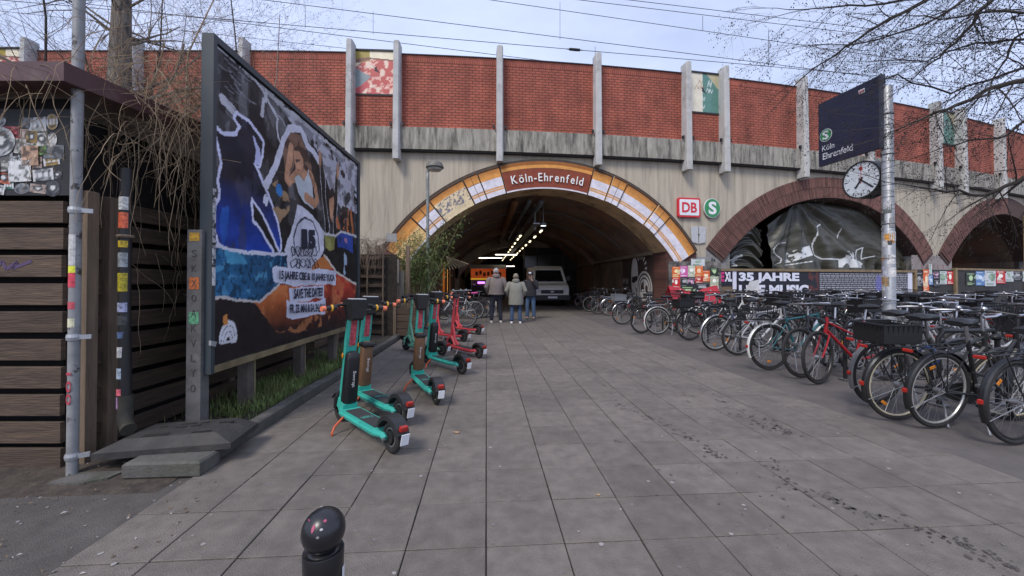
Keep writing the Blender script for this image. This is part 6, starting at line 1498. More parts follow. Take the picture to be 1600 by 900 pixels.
FR = [  # wheel contact pixel, heading degrees, rear out?, options
 ((1588, 694), 4, True, dict(label='dark bicycle with amber spoke reflector at the end of the row', col=BK, kind='step', fender='black', rim='black')),
 ((1462, 668), 8, True, dict(label='black city bicycle with chain case and steel fender stays', col=BK, kind='step', fender='black', rim='bright', chaincase=True)),
 ((1402, 656), 2, True, dict(label='black bicycle with cream rims and wide black rear basket', col=(.03, .03, .03), kind='mixte', fender='black', rim='cream', basket=('rear', 'black'))),
 ((1370, 632), 6, True, dict(label='dark grey bicycle with grey fenders squeezed beside the basket bicycle', col=(.05, .05, .055), kind='diamond', fender='grey', rim='black')),
 ((1272, 598), 6, False, dict(label='red framed bicycle with its front wheel to the aisle', col=(.30, .008, .012), kind='mixte', rack=True, rim='black', bars='flat')),
 ((1254, 590), 14, False, dict(label='thin dark bicycle tucked behind the red framed one', col=(.02, .02, .025), kind='diamond', rim='black', bars='flat')),
 ((1203, 578), 3, True, dict(label='teal bicycle with white rear fender and wire rear basket', col=(.02, .10, .12), kind='diamond', fender='white', rim='black', basket=('rear', 'wire'))),
 ((1153, 555), 8, True, dict(label='silver framed bicycle between white and teal fendered ones', col=(.42, .42, .43), kind='diamond', fender=None, rim='steel', bars='flat')),
 ((1118, 548), 5, True, dict(label='bright fendered silver bicycle next to the silver framed one', col=(.30, .30, .32), kind='step', fender='steel', rim='bright')),
 ((1078, 532), 5, True, dict(label='black bicycle carrying a deep black rear crate', col=BK, kind='step', fender='black', rim='black', basket=('rear', 'black'))),
 ((1028, 523), 6, True, dict(label='black bicycle with shiny white rear fender and bright rim', col=(.03, .03, .03), kind='diamond', fender='white', rim='bright')),
 ((1003, 521), 12, True, dict(label='dark bicycle with no fenders next to the grey crate one', col=BK, kind='diamond', fender=None, rim='black', bars='flat')),
 ((972, 507), 5, True, dict(label='dark bicycle with grey plastic crate and thin silver fender', col=(.04, .045, .05), kind='mixte', fender='steel', rim='steel', basket=('rear', 'grey'))),
 ((951, 493), 6, True, dict(label='bicycle with pale fender standing in the tunnel shade', col=(.10, .10, .10), kind='diamond', fender='steel', rim='bright')),
 ((934, 491), 5, True, dict(label='bicycle with wire basket standing in the tunnel shade', col=BK, kind='step', fender='black', rim='steel', basket=('rear', 'wire'))),
 ((921, 487), 5, True, dict(label='bright rimmed bicycle deep in the tunnel row', col=BK, kind='diamond', fender=None, rim='bright')),
 ((908, 483), 5, True, dict(label='last visible dark bicycle deep in the tunnel row near the van', col=BK, kind='diamond', fender='black', rim='steel')),
]
for (wx, wy), hd, ro, kw in FR:
    q = gp(wx, wy); b = make_bike(steer=random.uniform(-.35, .35), group='bicycles along the aisle edge', **kw)
    bike_at(b, q.x, q.y, R(hd+random.uniform(-3, 3)), ro, random.uniform(-.06, .10))
rs = random.Random(21)
KIND = [('black', BK), ('dark blue', (.015, .03, .09)), ('silver', (.40, .40, .42)), ('dark green', (.015, .05, .035)), ('white', (.58, .58, .57)), ('grey', (.13, .13, .135))]
def row(x0, y0, y1, step, head, lab, jit=.25):
    y = y0
    while y < y1:
        cn, c_ = KIND[rs.choice([0, 0, 0, 0, 1, 2, 3, 4, 5, 5])]
        bk = rs.choice([None, None, ('rear', 'black'), ('rear', 'wire'), ('front', 'wire'), ('front', 'black')])
        lb = '%s bicycle%s %s' % (cn, {None: '', ('rear', 'black'): ' with black rear crate', ('rear', 'wire'): ' with wire rear basket', ('front', 'wire'): ' with wire front basket', ('front', 'black'): ' with dark front basket'}[bk], lab)
        b = make_bike(lb, c_, rs.choice(['diamond', 'step', 'mixte']), rs.choice([None, 'black', 'steel', 'grey']), rs.random() < .7, bk, rs.choice(['city', 'flat']), rs.choice(['steel', 'black', 'bright']), steer=rs.uniform(-.5, .5), group='bicycles '+lab)
        bike_at(b, x0+rs.uniform(-jit, jit), y, R(head+rs.uniform(-9, 9)), rs.random() < .6, rs.uniform(-.08, .08)); y += step*rs.uniform(.8, 1.3)
row(7.35, 3.6, 13.4, .5, 180, 'facing the aisle row')
row(8.3, 5.2, 14.4, .55, 4, 'in the middle rank of the yard')
row(11.6, 6.6, 15.2, .58, 180, 'in the middle rank of the yard')
row(12.4, 8.2, 15.8, .7, 2, 'in the rank near the poster hoarding')
row(15.8, 10.2, 16.0, .95, 180, 'in the rank near the poster hoarding')
# a few by the tunnel mouth on the other flank
for (wx, wy, hd, c_, kd, lab) in ((728, 512, 188, (.03, .03, .03), 'diamond', 'black bicycle leaning by the red scooters'), (742, 499, 184, (.50, .50, .50), 'diamond', 'silver bicycle with bright front wheel near the people'), (752, 497, 186, BK, 'step', 'dark bicycle with pink saddle cover by the tunnel mouth'), (760, 496, 184, (.05, .05, .05), 'mixte', 'dark bicycle beside the pale stone block at the tunnel mouth')):
    q = gp(wx, wy); b = make_bike(lab, c_, kd, 'steel' if kd == 'mixte' else None, True, None, 'city', 'bright' if c_[0] > .3 else 'steel', steer=.2, saddle=mat('pink_cover', (.55, .06, .28), .6) if 'pink' in lab else None, group='bicycles by the scooters')
    bike_at(b, q.x, q.y, R(hd), True, .05)
q = gp(769, 497); tag(obj('stone_block', MB().box((0, 0, .3), (.35, .3, .6), None, .03), mat('pale_stone', (.36, .34, .30), .85, var=.2, scale=5), None, False, (q.x, q.y+.6, 0)), 'pale stone block beside the bicycles at the tunnel mouth', 'block')
# steel leaning hoops of the bicycle stands
for k, y in enumerate(np.arange(3.9, 14.5, 1.1)):
    t = thing('bicycle_stand', 'dark steel leaning hoop between the parked bicycles', 'bicycle stand', (5.25, float(y), 0), 0, 'leaning hoops of the bicycle yard'); obj('hoop', MB().tube([(-.35, 0, 0), (-.35, 0, .72), (-.30, 0, .80), (.30, 0, .80), (.35, 0, .72), (.35, 0, 0)], .024, 8), M_black, t, True); obj('foot', MB().box((-.35, 0, .006), (.12, .12, .012)), M_dullsteel, t); obj('foot', MB().box((.35, 0, .006), (.12, .12, .012)), M_dullsteel, t)
# red tarpaulin cover over one bicycle by the poster wall
q0 = gp(1072, 506); 
cvr = MB(); n = 14
for i in range(n+1):
    for j in range(7):
        u = i/n; v = j/6; x = -.95+1.9*u; y = (-.34+.68*v)*(1-.3*abs(u-.5)); z = 1.12+.10*math.cos(u*PI*2)-.75*abs(v-.5)*1.3*(1+.3*math.sin(u*9))+random.uniform(-.025, .025)
        cvr.v.append((x, y, z))
for i in range(n):
    for j in range(6): a = i*7+j; cvr.f.append((a, a+7, a+8, a+1))
tag(obj('bicycle_cover', cvr, mat('red_cover', (.42, .02, .03), .45, var=.2, scale=4, dirt=(.5, .35, .35), dscale=3, dlo=.62, dhi=.7), None, True, (q0.x+.9, q0.y+1.2, .0), (0, 0, .1)), 'red plastic sheet thrown over a bicycle below the posters', 'cover')

# ================================================================ people
def skin_mesh(nodes, edges, sub=2):
    me = bpy.data.meshes.new('body'); me.from_pydata([n[0] for n in nodes], edges, [])
    o = bpy.data.objects.new('tmp', me); COL.objects.link(o); sk = o.modifiers.new('skin', 'SKIN'); sk.use_smooth_shade = True
    for i, n in enumerate(nodes):
        r = n[1]; me.skin_vertices[0].data[i].radius = (r, r) if not isinstance(r, tuple) else r
        me.skin_vertices[0].data[i].use_root = (i == 0)
    ss = o.modifiers.new('sub', 'SUBSURF'); ss.levels = sub; ss.render_levels = sub
    bpy.context.view_layer.update(); m2 = bpy.data.meshes.new_from_object(o.evaluated_get(bpy.context.evaluated_depsgraph_get()))
    bpy.data.objects.remove(o); m2.polygons.foreach_set('use_smooth', [True]*len(m2.polygons)); return m2
M_skin = mat('skin', (.45, .26, .19), .6)
def loft(secs, n=16, cap=True):
    q = MB()
    for (cx, cy, z), (a, b), ph in secs:
        for i in range(n):
            t_ = 2*PI*i/n; k = 1+.03*math.sin(5*t_+ph); q.v.append((cx+a*k*math.cos(t_), cy+b*k*math.sin(t_), z))
    for i in range(len(secs)-1):
        for j in range(n): q.f.append((i*n+j, i*n+(j+1) % n, (i+1)*n+(j+1) % n, (i+1)*n+j))
    if cap: q.f += [tuple(range(n-1, -1, -1)), tuple((len(secs)-1)*n+j for j in range(n))]
    return q
def person(label, loc, H, face, coat, legs, hairc, coatlen, hat=None, hood=True, hand_up=False, stance=.10, shoe=(.6, .6, .58), build=1.0):
    t = thing('person', label, 'person', loc, face)       # faces local +y
    k = H/1.75; z = lambda v: v*k; bw = build
    hip, kn, an = .92, .50, .09; sh_, nk, hc = 1.43, 1.50, 1.64
    # arms: elbows slightly bent, hands in front pockets or one raised to the mouth
    arms = {}
    for s in (-1, 1):
        if hand_up and s == -1: arms[s] = [(.20*s*bw, 0, sh_-.03), (.27*s, .10, 1.18), (.07*s, .20, 1.50)]
        else: arms[s] = [(.20*s*bw, 0, sh_-.03), (.29*s*bw, -.04, 1.15), (.23*s*bw, .10, .96)]
    nodes = [((0, 0, z(hip)), (.13*k, .10*k))]; E = []
    def add(p, r, par): nodes.append((tuple(v*k for v in p), r*k if not isinstance(r, tuple) else tuple(v*k for v in r))); E.append((par, len(nodes)-1)); return len(nodes)-1
    w = add((0, .0, 1.12), (.14, .10), 0); c = add((0, 0, 1.34), (.16, .11), w); n_ = add((0, .0, 1.47), .06, c); h0 = add((0, .015, 1.56), .068, n_); h1 = add((0, .015, 1.655), (.078, .09), h0); h2 = add((0, .0, 1.71), .055, h1)
    for s in (-1, 1):
        a = add((.17*s, 0, 1.41), .06, c); p0, p1, p2 = arms[s]; e = add(p1, .045, a); hnd = add(tuple(p1[i]+(p2[i]-p1[i])*.85 for i in range(3)), .030, e); pm = add(p2, (.038, .02), hnd)
        dv = Vector(p2)-Vector(p1); dv.normalize(); sd = Vector((0, 0, 1)).cross(dv); sd = sd.normalized() if sd.length > .1 else Vector((1, 0, 0))
        for f in range(4):
            o_ = sd*(-.027+.018*f); l_ = (.06, .07, .066, .05)[f]; b_ = Vector(p2)+o_+dv*.035; m1 = add(tuple(b_), .0095, pm); add(tuple(b_+dv*l_*.6+Vector((0, .012, -.008))), .0085, m1)
        th = add(tuple(Vector(p2)-sd*.035+dv*.005), .011, pm); add(tuple(Vector(p2)-sd*.05+dv*.035), .009, th)
        hp = add((.095*s, 0, .88), .085, 0); kq = add((.10*s+stance*.3*s, .02, kn), .06, hp); aq = add((.09*s+stance*.6*s, -.02, an), .042, kq); add((.09*s+stance*.7*s, .11, .045), (.04, .03), aq)
    obj('body', skin_mesh(nodes, E), M_skin, t)
    # trousers: one continuous garment
    tn = [((0, 0, z(.98)), (.165*k*bw, .125*k*bw)), ((0, 0, z(.90)), (.17*k*bw, .13*k*bw))]; te = [(0, 1)]
    for s in (-1, 1):
        for i_, (p, r) in enumerate((((.095*s, 0, .80), .098*bw), ((.10*s+stance*.3*s, .02, kn), .078), ((.095*s+stance*.55*s, -.01, .14), .072), ((.095*s+stance*.55*s, -.01, .07), .074))):
            tn.append((tuple(v*k for v in p), r*k)); te.append((1 if i_ == 0 else len(tn)-2, len(tn)-1))
    obj('trousers', skin_mesh(tn, te), legs, t)
    cz = coatlen
    q = loft([((0, 0, z(cz)), (.225*k*bw, .165*k*bw), 0), ((0, 0, z(cz+.04)), (.23*k*bw, .17*k*bw), 1), ((0, 0, z((cz+1.15)/2)), (.225*k*bw, .165*k*bw), 2), ((0, -.01, z(1.15)), (.215*k*bw, .16*k*bw), 1), ((0, -.01, z(1.32)), (.225*k*bw, .155*k*bw), .5), ((0, -.01, z(1.42)), (.19*k*bw, .12*k), 0), ((0, 0, z(1.485)), (.105*k, .09*k), 0), ((0, 0, z(1.52)), (.085*k, .085*k), 0)])
    jk = obj('jacket', q, coat, t, True)
    for s in (-1, 1):
        p0, p1, p2 = [Vector(p)*k for p in arms[s]]; e = p1+(p2-p1)*.8
        obj('sleeve', MB().tube([p0+Vector((-.05*s, 0, .02))*k, p0, p0.lerp(p1, .5), p1, p1.lerp(e, .5), e], [.075*k, .082*k*bw, .074*k*bw, .068*k*bw, .06*k, .052*k], 12), coat, jk, True)
    if hood: obj('hood', MB().torus((0, -.035*k, z(1.51)), .085*k, .048*k, 16, 8, 'z', sq=1.3), coat, jk, True)
    obj('hem', MB().torus((0, 0, z(cz+.03)), .22*k*bw, .018*k, 20, 6, 'z'), coat, jk, True) if cz > .85 else None
    hd = MB().sphere((0, -.012*k, z(1.675)), .098*k, 16, 12, (.94, 1.06, 1.0)); hd.v = [(x, y, zz) for x, y, zz in hd.v]
    # hair cap: covers back, sides and top; leaves the face free
    hd2 = MB(); keep = []
    hd2.v = [(x, (y if y < .045*k else .045*k), zz if zz > z(1.60) else z(1.60)+(zz-z(1.60))*.3) for x, y, zz in hd.v]; hd2.f = hd.f; obj('hair', hd2, hairc, t, True)
    for s in (-1, 1):
        obj('ear', MB().sphere((s*.092*k, .0, z(1.63)), .024*k, 8, 6, (.4, .8, 1.2)), M_skin, t); obj('eye', MB().sphere((s*.032*k, .088*k, z(1.645)), .011*k, 8, 6), mat('eye_dark', (.03, .025, .02), .3), t)
        ax = .095*s+stance*.6*s
        q = MB(); pr = [(-.09, .03, .035), (-.05, .042, .06), (.02, .046, .07), (.10, .046, .05), (.16, .036, .035), (.18, .015, .02)]
        for y_, w_, h_ in pr:
            for i in range(10): a = 2*PI*i/10; q.v.append(((ax+w_*math.cos(a))*k, (y_)*k, max(.0, (h_*.5+h_*.6*math.sin(a)))*k))
        for i in range(len(pr)-1):
            for j in range(10): q.f.append((i*10+j, i*10+(j+1) % 10, (i+1)*10+(j+1) % 10, (i+1)*10+j))
        q.f += [tuple(range(10)), tuple((len(pr)-1)*10+j for j in range(10))]; obj('shoe', q, mat('shoe_%.2f' % shoe[0], shoe, .6), t, True)
    obj('nose', MB().sphere((0, .098*k, z(1.615)), .017*k, 8, 6, (.8, 1.1, 1.5)), M_skin, t); obj('mouth', MB().box((0, .088*k, z(1.57)), (.05*k, .012*k, .010*k), None, .003), mat('lips', (.32, .11, .09), .5), t)
    if hat:
        q = MB().lathe([(.108*k, z(1.68)), (.112*k, z(1.71)), (.10*k, z(1.76)), (.06*k, z(1.79)), (.01*k, z(1.795))], n=18); ho = obj('cap', q, hat, t, True); obj('cap_brim', MB().box((0, .13*k, z(1.69)), (.15*k, .12*k, .012*k), Matrix.Rotation(-.15, 3, 'X'), .004), hat, ho); obj('cap_badge', MB().box((0, .106*k, z(1.735)), (.09*k, .01*k, .045*k)), M_white, ho)
    return t
q = gp(775, 504); person('person in taupe hooded jacket and dark trousers seen from behind', q, 1.78, R(8), mat('taupe_cloth', (.19, .155, .14), .9, var=.15, scale=6, bump=.4, bscale=30), mat('dark_jeans', (.014, .016, .028), .85, var=.3, scale=9), mat('grey_hair', (.34, .32, .31), .8, var=.3, scale=40), .90, shoe=(.5, .48, .46), build=1.12)
q = gp(806, 505); person('person in long grey-green coat and blue jeans seen from behind', q, 1.60, R(-4), mat('sage_cloth', (.21, .205, .175), .9, var=.14, scale=6, bump=.4, bscale=30), mat('blue_jeans', (.035, .065, .13), .85, var=.35, scale=9), mat('blond_hair', (.22, .19, .15), .8, var=.3, scale=40), .66, shoe=(.62, .62, .62), build=1.15)
q = gp(829, 499); person('person in black jacket and cap holding a hand to the mouth', q, 1.68, R(162), mat('black_cloth', (.014, .014, .018), .85, var=.3, scale=8), mat('mid_jeans', (.05, .09, .16), .85, var=.35, scale=9), mat('dark_hair', (.03, .025, .02), .8), .86, hat=mat('cap_cloth', (.025, .025, .03), .85), hood=False, hand_up=True, shoe=(.06, .06, .06), stance=.06)
# ================================================================ vegetation
M_bark = mat('dark_bark', (.035, .028, .024), .9, var=.35, scale=10, bump=.6, bscale=30)
M_barkg = mat('grey_bark', (.19, .165, .135), .9, var=.45, scale=6, stretch=(3, 3, .8), bump=1.0, bscale=14, dirt=(.05, .042, .035), dscale=5, dlo=.45, dhi=.65)
M_vine = mat('dry_vine', (.27, .195, .12), .9, var=.35, scale=8)
M_cone = mat('alder_cone', (.022, .017, .015), .9)
rs = random.Random(9)
def grow(mb, cones, p, d, L, r, lvl, droop=.0, wig=.25, nsub=(3, 5), coneprob=.5, endr=.35):
    n = 6; pts = [Vector(p)]; rr = [r]; d = Vector(d).normalized(); seg = L/n; subs = []
    for i in range(n):
        d = (d+Vector((rs.gauss(0, wig), rs.gauss(0, wig), rs.gauss(0, wig)-droop))*.35).normalized(); pts.append(pts[-1]+d*seg); rr.append(r*(1-(1-endr)*(i+1)/n)); subs.append((pts[-1].copy(), d.copy(), rr[-1]))
    mb.tube(pts, rr, 6 if r > .02 else (4 if r > .006 else 3), False)
    if lvl > 0:
        for k in range(rs.randint(*nsub)):
            q, dd, r_ = subs[rs.randrange(1, n)]; ax = Vector((rs.gauss(0, 1), rs.gauss(0, 1), rs.gauss(0, .7))); nd = (dd+ax.normalized()*rs.uniform(.5, 1.0)).normalized()
            grow(mb, cones, q, nd, L*rs.uniform(.40, .65), max(.0013, r_*.55), lvl-1, droop, wig, nsub, coneprob, endr)
    elif cones is not None:
        for q, dd, r_ in subs[2:]:
            if rs.random() < coneprob:
                c = q+Vector((rs.gauss(0, .02), rs.gauss(0, .02), rs.uniform(-.035, 0))); s = rs.uniform(.005, .0105)
                cones.add([c+Vector(v)*s for v in ((1, 0, 0), (0, 1, 0), (-1, 0, 0), (0, -1, 0), (0, 0, 1.4), (0, 0, -1.4))], [(0, 1, 4), (1, 2, 4), (2, 3, 4), (3, 0, 4), (1, 0, 5), (2, 1, 5), (3, 2, 5), (0, 3, 5)])
# the alder whose boughs reach in over the bicycles; its trunk stands among the bicycle ranks outside the picture
tb = px(1850, 441, 5.6); tb.z = 0
tree = thing('alder_tree', 'bare alder reaching over the bicycle yard with dark cones on its twigs', 'tree', tb)
tr = MB(); top = Vector((.1, .2, 8.5)); tr.tube([(0, 0, 0), (.03, .05, 1.5), (-.05, .08, 4), (.1, .2, 6.5), top], [.20, .17, .14, .11, .07], 12); obj('trunk', tr, M_bark, tree, True)
limbs = [
 [(1640, 120), (1560, 133), (1500, 163), (1440, 185), (1395, 205)],
 [(1640, 95), (1570, 118), (1480, 145), (1400, 120), (1350, 128)],
 [(1640, -60), (1560, -10), (1515, 38), (1480, 78), (1440, 110)],
 [(1600, -80), (1450, 0), (1390, 28), (1340, 62), (1290, 95), (1245, 130)],
 [(1640, 255), (1590, 283), (1540, 305), (1480, 300), (1410, 288)],
 [(1620, -40), (1500, -10), (1380, 5), (1300, 12), (1230, 15)],
 [(1660, 150), (1610, 185), (1560, 215), (1500, 222), (1420, 250)],
 [(1640, 20), (1590, 60), (1560, 110), (1540, 160)],
 [(1600, -60), (1480, 20), (1400, 55), (1330, 70), (1260, 72)],
 [(1660, 60), (1600, 62), (1520, 70), (1450, 92), (1380, 95)],
 [(1700, 10), (1620, 22), (1540, 18), (1470, 30), (1400, 25)],
]
tw = MB(); cn = MB()
for i, L in enumerate(limbs):
    Z0 = 5.0+.35*((i*3) % 5); P_ = [px(x, y, Z0+.12*k)-tb for k, (x, y) in enumerate(L)]
    za = max(2.2, min(8.3, P_[0].z-.5)); start = Vector((0, .1, za)); pts = [start]+P_
    r0 = .034 if i in (0, 4, 2, 3) else .022
    sm = []
    for a, b in zip(pts[:-1], pts[1:]):
        for f in (0, .33, .66): sm.append(a.lerp(b, f)+Vector((rs.gauss(0, .015), rs.gauss(0, .02), rs.gauss(0, .015))))
    sm.append(pts[-1]); nn = len(sm); rr = [r0*1.3*(1-.82*k/(nn-1)) for k in range(nn)]
    m_ = MB(); m_.tube(sm, rr, 7, False); obj('limb', m_, M_bark, tree, True)
    for k in range(3, nn-1):
        d = (sm[k+1]-sm[k]).normalized()
        for _ in range(2):
            nd = (d*.7+Vector((rs.gauss(0, .5), rs.gauss(0, .6), rs.gauss(.0, .5)))).normalized(); grow(tw, cn, sm[k], nd, rs.uniform(.5, 1.15), rr[k]*.28+.0015, 2, .06, .22, (3, 5), .55)
    grow(tw, cn, sm[-1], (sm[-1]-sm[-2]), .8, rr[-1], 2, .05, .22, (3, 5), .6)
tag(obj('twigs', tw, M_bark, tree), kind='stuff'); tag(obj('cones', cn, M_cone, tree), kind='stuff')
# trees behind the hut
def small_tree(name, label, base, H, r, M_, n, spread, lvl=2, lean=(0, 0), twr=None, cones=False):
    t = thing(name, label, 'tree', base); m_ = MB(); wg = min(.16, .012/r+.02); pts = [Vector((lean[0]*f+rs.gauss(0, wg)*(f > 0), lean[1]*f+rs.gauss(0, wg)*(f > 0), H*f)) for f in (0, .2, .4, .6, .8, 1)]; rr = [r*(1-.7*f) for f in (0, .2, .4, .6, .8, 1)]
    m_.tube(pts, rr, 12); obj('trunk', m_, M_, t, True); q = MB(); cc = MB() if cones else None
    for k in range(n):
        f = rs.uniform(.35, 1); i = min(4, int(f*5)); p = pts[i].lerp(pts[i+1], f*5-i); a = rs.uniform(0, 2*PI); grow(q, cc, p, (math.cos(a), math.sin(a), rs.uniform(.3, 1.1)), spread*rs.uniform(.5, 1.1), max(.004, r*.22*(1.1-f)), lvl, .02, .25, (2, 4), .5)
    tag(obj('twigs', q, twr or M_, t), kind='stuff')
    if cones: tag(obj('buds', cc, M_cone, t), kind='stuff')
    return t
b_ = px(188, 441, 6.3); b_.z = 0; small_tree('tree', 'thick grey trunk rising behind the plank hut among bare twigs', b_, 7.5, .26, M_barkg, 44, 2.2, 3)
b_ = px(219, 441, 6.0); b_.z = 0; small_tree('tree', 'slim cut grey trunk next to the thick one behind the hut', b_, 4.2, .15, M_barkg, 8, 1.2, 2)
b_ = px(285, 441, 6.5); b_.z = 0; small_tree('sapling', 'thin bare sapling beside the billboard edge', b_, 6.5, .028, M_vine, 46, 1.5, 3, (.25, 0))
b_ = px(60, 441, 5.5); b_.z = 0; small_tree('sapling', 'thin bare sapling over the sticker hut roof', b_, 6.5, .03, M_bark, 46, 1.7, 3, (-.2, 0))
b_ = px(238, 441, 6.8); b_.z = 0; small_tree('sapling', 'upright bare sapling between the trunk and the billboard', b_, 6.8, .028, M_bark, 40, 1.5, 3, (.1, 0))
b_ = px(428, 441, 10.5); b_.z = 0; small_tree('sapling', 'pale bare sapling with seed heads in front of the brick parapet', b_, 8.6, .03, mat('pale_twig', (.24, .20, .16), .9), 44, 2.0, 3, (.1, 0), None, True)
b_ = px(350, 441, 9.5); b_.z = 0; small_tree('sapling', 'bare crown of fine twigs showing above the billboard frame', b_, 9.2, .035, M_bark, 44, 2.0, 3, (.1, 0), None, True)
b_ = px(130, 441, 8.5); b_.z = 0; small_tree('sapling', 'fine twigged sapling standing behind the thick trunk', b_, 8.5, .035, M_bark, 50, 2.2, 3, (.1, 0))
# dry climbing vines hanging over the hut and fence top
vn = MB()
def vine(p, d, L, r, droop, n=9):
    pts = [Vector(p)]; d = Vector(d).normalized()
    for i in range(n): d = (d+Vector((rs.gauss(0, .22), rs.gauss(0, .22), rs.gauss(-droop, .2)))*.6).normalized(); q = pts[-1]+d*L/n; pts.append(Vector((min(q.x, -2.52), q.y, q.z)) if q.y > 3.1 else q)
    vn.tube(pts, [r*(1-.6*i/n) for i in range(n+1)], 4, False)
for k in range(820):
    y = YF+rs.triangular(-.15, 3.4, .6); x = FX+rs.gauss(.06, .20)+.06*(y-YF); z = rs.triangular(2.15, 3.4, 2.75)+.03*(y-YF)
    vine((x, y, z), (rs.gauss(.5, .6), rs.gauss(-.25, .7), rs.gauss(.6, .6)), rs.uniform(.4, 1.3), rs.uniform(.0012, .0034), rs.uniform(-.1, .6), 13)
for k in range(60):
    vine((FX+rs.uniform(-1.6, .1), YF-.2+rs.uniform(-.05, .3), rs.uniform(2.55, 2.8)), (rs.gauss(0, .7), -.25, rs.gauss(.1, .4)), rs.uniform(.3, .75), rs.uniform(.0012, .0035), .5, 11)
for k in range(30):
    vine((FX+.05, YF+rs.uniform(.3, 3), rs.uniform(1.2, 2.1)), (rs.gauss(.4, .3), rs.gauss(0, .6), rs.gauss(-.3, .4)), rs.uniform(.4, .9), rs.uniform(.002, .004), .4)
for xs, ys in (((.04, -.24), (2.1, 3.3)), ((.5, -.24), (2.2, 3.2))):
    pass
tag(obj('dry_vines', vn, M_vine), 'tangled dry brown climber stems drooping over the hut roof and plank wall', 'vines', kind='stuff')
# dead ivy heap on the far fence end
vn = MB(); c_ = px(583, 400, 9.6)
for k in range(420):
    p = c_+Vector((rs.gauss(0, .28), rs.gauss(0, .8), rs.uniform(.0, .55)-.15)); vine(p, (rs.gauss(.2, .6), rs.gauss(-.3, .6), rs.gauss(.2, .5)), rs.uniform(.3, .8), rs.uniform(.002, .005), rs.uniform(.3, .9), 6)
tag(obj('dead_ivy', vn, mat('dead_ivy', (.17, .12, .085), .9, var=.35, scale=8)), 'heap of dead brown ivy on the fence end by the brick pier', 'ivy', kind='stuff')
# trellis end of the fence
tp = px(572, 441, 9.2); tp.z = 0
t = thing('fence_trellis', 'slatted trellis screen with leaning stakes at the end of the fence', 'trellis', tp)
for k in range(9): obj('slat', MB().box((.12, 0, .15+k*.22), (.62, .025, .07), Matrix.Rotation(rs.uniform(-.05, .05), 3, 'Y'), .003), M_plank, t)
for x_ in (-.15, .02, .40): obj('stake', MB().tube([(x_, -.03, 0), (x_+rs.uniform(-.03, .03), -.03, 2.25)], .022, 6), M_post, t)
obj('dark_backing', MB().box((.2, .08, 1.0), (1.0, .03, 2.0)), mat('dark_hedge', (.035, .027, .02), .95, var=.5, scale=12, bump=1, bscale=25), t)
tp = px(606, 441, 10.2); tp.z = 0
t = thing('timber_gate', 'grey timber gate with small framed lattice against the brick pier', 'gate', tp)
for k in range(4): obj('board', MB().box((-.12+k*.16, 0, .8), (.14, .03, 1.6+.05*(k % 2)), None, .004), mat('silver_timber', (.13, .12, .105), .9, var=.35, scale=4, stretch=(6, 6, 1)), t)
for z_ in (1.35, 1.62, 1.9): obj('lattice_bar', MB().box((.14, -.04, z_), (.30, .03, .04)), mat('pale_timber', (.24, .22, .19), .9), t)
for x_ in (.0, .28): obj('lattice_bar', MB().box((x_, -.06, 1.62), (.04, .03, .62)), MATS['pale_timber'], t)
obj('wire_plate', MB().box((.10, -.05, 2.5), (.28, .02, .22)), mat('old_plate', (.30, .29, .28), .7, var=.3), t)
obj('gate_post', MB().box((-.26, 0, 1.15), (.10, .10, 2.3), None, .006), M_post, t); obj('gate_post', MB().box((.52, 0, 1.15), (.10, .10, 2.3), None, .006), M_post, t)
# bamboo in a wooden planter by the lamp
tp = px(652, 441, 11.0); tp.z = 0
t = thing('bamboo', 'leafy green bamboo clump beside the street lamp at the tunnel mouth', 'plant', tp)
lf = MB(); stm = MB()
def leaf(c, d, L, w):
    d = d.normalized(); s = d.cross(UP); s = s.normalized() if s.length > .05 else Vector((1, 0, 0)); s = (s+UP*rs.gauss(0, .4)).normalized()
    lf.add([c, c+d*L*.45+s*w, c+d*L-UP*L*.15, c+d*L*.45-s*w], [(0, 1, 2, 3)])
for k in range(34):
    b = Vector((rs.gauss(0, .22), rs.gauss(0, .18), .3)); lean_ = Vector((rs.gauss(.10, .30), rs.gauss(0, .25), 0)); Hh = rs.uniform(1.5, 2.7); pts = [b+lean_*f*f*1.4+UP*(Hh*f-.25*f*f*Hh*lean_.length) for f in (0, .25, .5, .75, 1)]
    stm.tube(pts, [.011, .010, .008, .006, .003], 5, False)
    for i in range(95):
        f = rs.uniform(.42, 1); j = min(3, int(f*4)); p = pts[j].lerp(pts[j+1], f*4-j)+Vector((rs.gauss(0, .12), rs.gauss(0, .12), rs.gauss(0, .08))); leaf(p, Vector((rs.gauss(0, 1), rs.gauss(0, 1), rs.gauss(-.35, .5))), rs.uniform(.10, .22), rs.uniform(.007, .014))
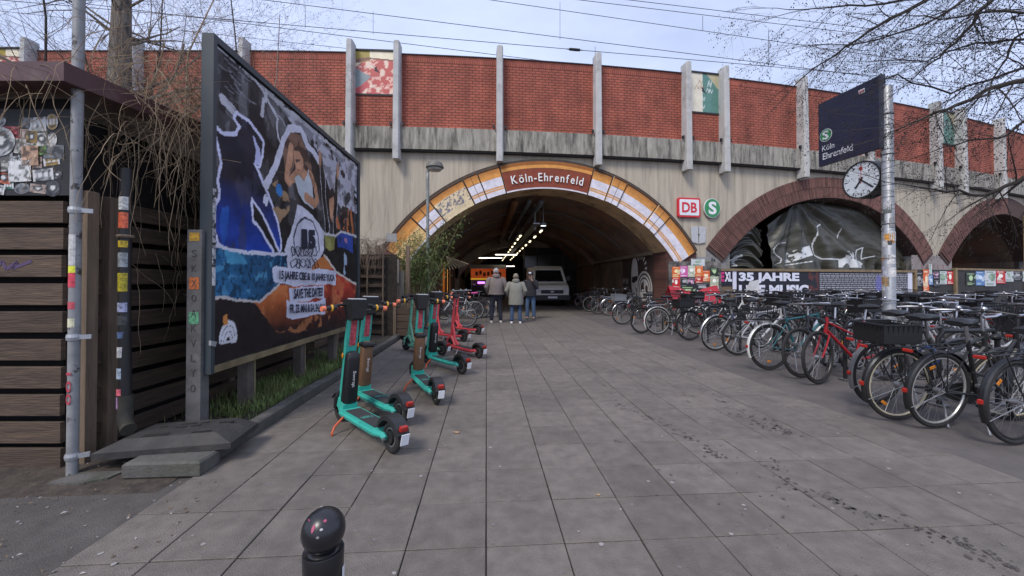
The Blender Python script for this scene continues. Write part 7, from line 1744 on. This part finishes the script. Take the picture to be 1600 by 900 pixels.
for tgt in ((720, 345), (735, 318), (700, 338), (690, 352)):
    e = px(tgt[0], tgt[1], 11.2)-tp; b = Vector((.05, 0, .4)); pts = [b.lerp(e, f)+UP*(.5*f*(1-f)) for f in (0, .25, .5, .75, 1)]; stm.tube(pts, [.01, .009, .007, .005, .002], 5, False)
    for i in range(110): f = rs.uniform(.45, 1); j = min(3, int(f*4)); leaf(pts[j].lerp(pts[j+1], f*4-j)+Vector((rs.gauss(0, .10), rs.gauss(0, .10), rs.gauss(0, .08))), Vector((rs.gauss(0, 1), rs.gauss(0, 1), rs.gauss(-.2, .5))), rs.uniform(.08, .16), .012)
obj('stems', stm, mat('bamboo_stem', (.16, .15, .06), .7, var=.3, scale=6), t); tag(obj('foliage', lf, mat('bamboo_leaf', (.14, .19, .055), .6, var=.4, scale=5, dirt=(.20, .18, .08), dscale=3, dlo=.55, dhi=.7), t), kind='stuff')
pp = gp(638, 541); pp = px(640, 441, 9.6); pp.z = 0
t = thing('wooden_planter', 'weathered brown timber planter behind the mint scooter', 'planter', pp)
for k in range(4): obj('board', MB().box((0, -.24, .12+k*.17), (.62, .03, .155), None, .004), M_plank, t); obj('board', MB().box((.31, 0, .12+k*.17), (.03, .46, .155), None, .004), M_plank, t); obj('board', MB().box((-.31, 0, .12+k*.17), (.03, .46, .155), None, .004), M_plank, t)
for sx in (-1, 1): obj('corner_post', MB().box((sx*.30, -.262, .37), (.07, .03, .74), None, .004), M_post, t)
obj('soil', MB().box((0, 0, .60), (.58, .44, .06)), M_soil, t); dg = MB()
for k in range(130):
    b = Vector((rs.uniform(-.25, .25), rs.uniform(-.2, .2), .62)); e = b+Vector((rs.gauss(0, .12), rs.gauss(0, .12), rs.uniform(.1, .35))); dg.tube([b, b.lerp(e, .6)+UP*.04, e], .003, 3, False)
tag(obj('dry_stalks', dg, M_vine, t), kind='stuff')
# spiky pale dry palm leaf by the bamboo
c_ = px(697, 400, 11.4); dp = MB()
for k in range(7): dp.tube([c_, c_+Vector((.12+.09*k, rs.gauss(0, .05), -.42+.03*k))], [.004, .012], 4)
tag(obj('dry_palm_leaf', dp, mat('straw', (.34, .27, .17), .8)), 'pale dry fan leaf hanging next to the bamboo', 'leaf')
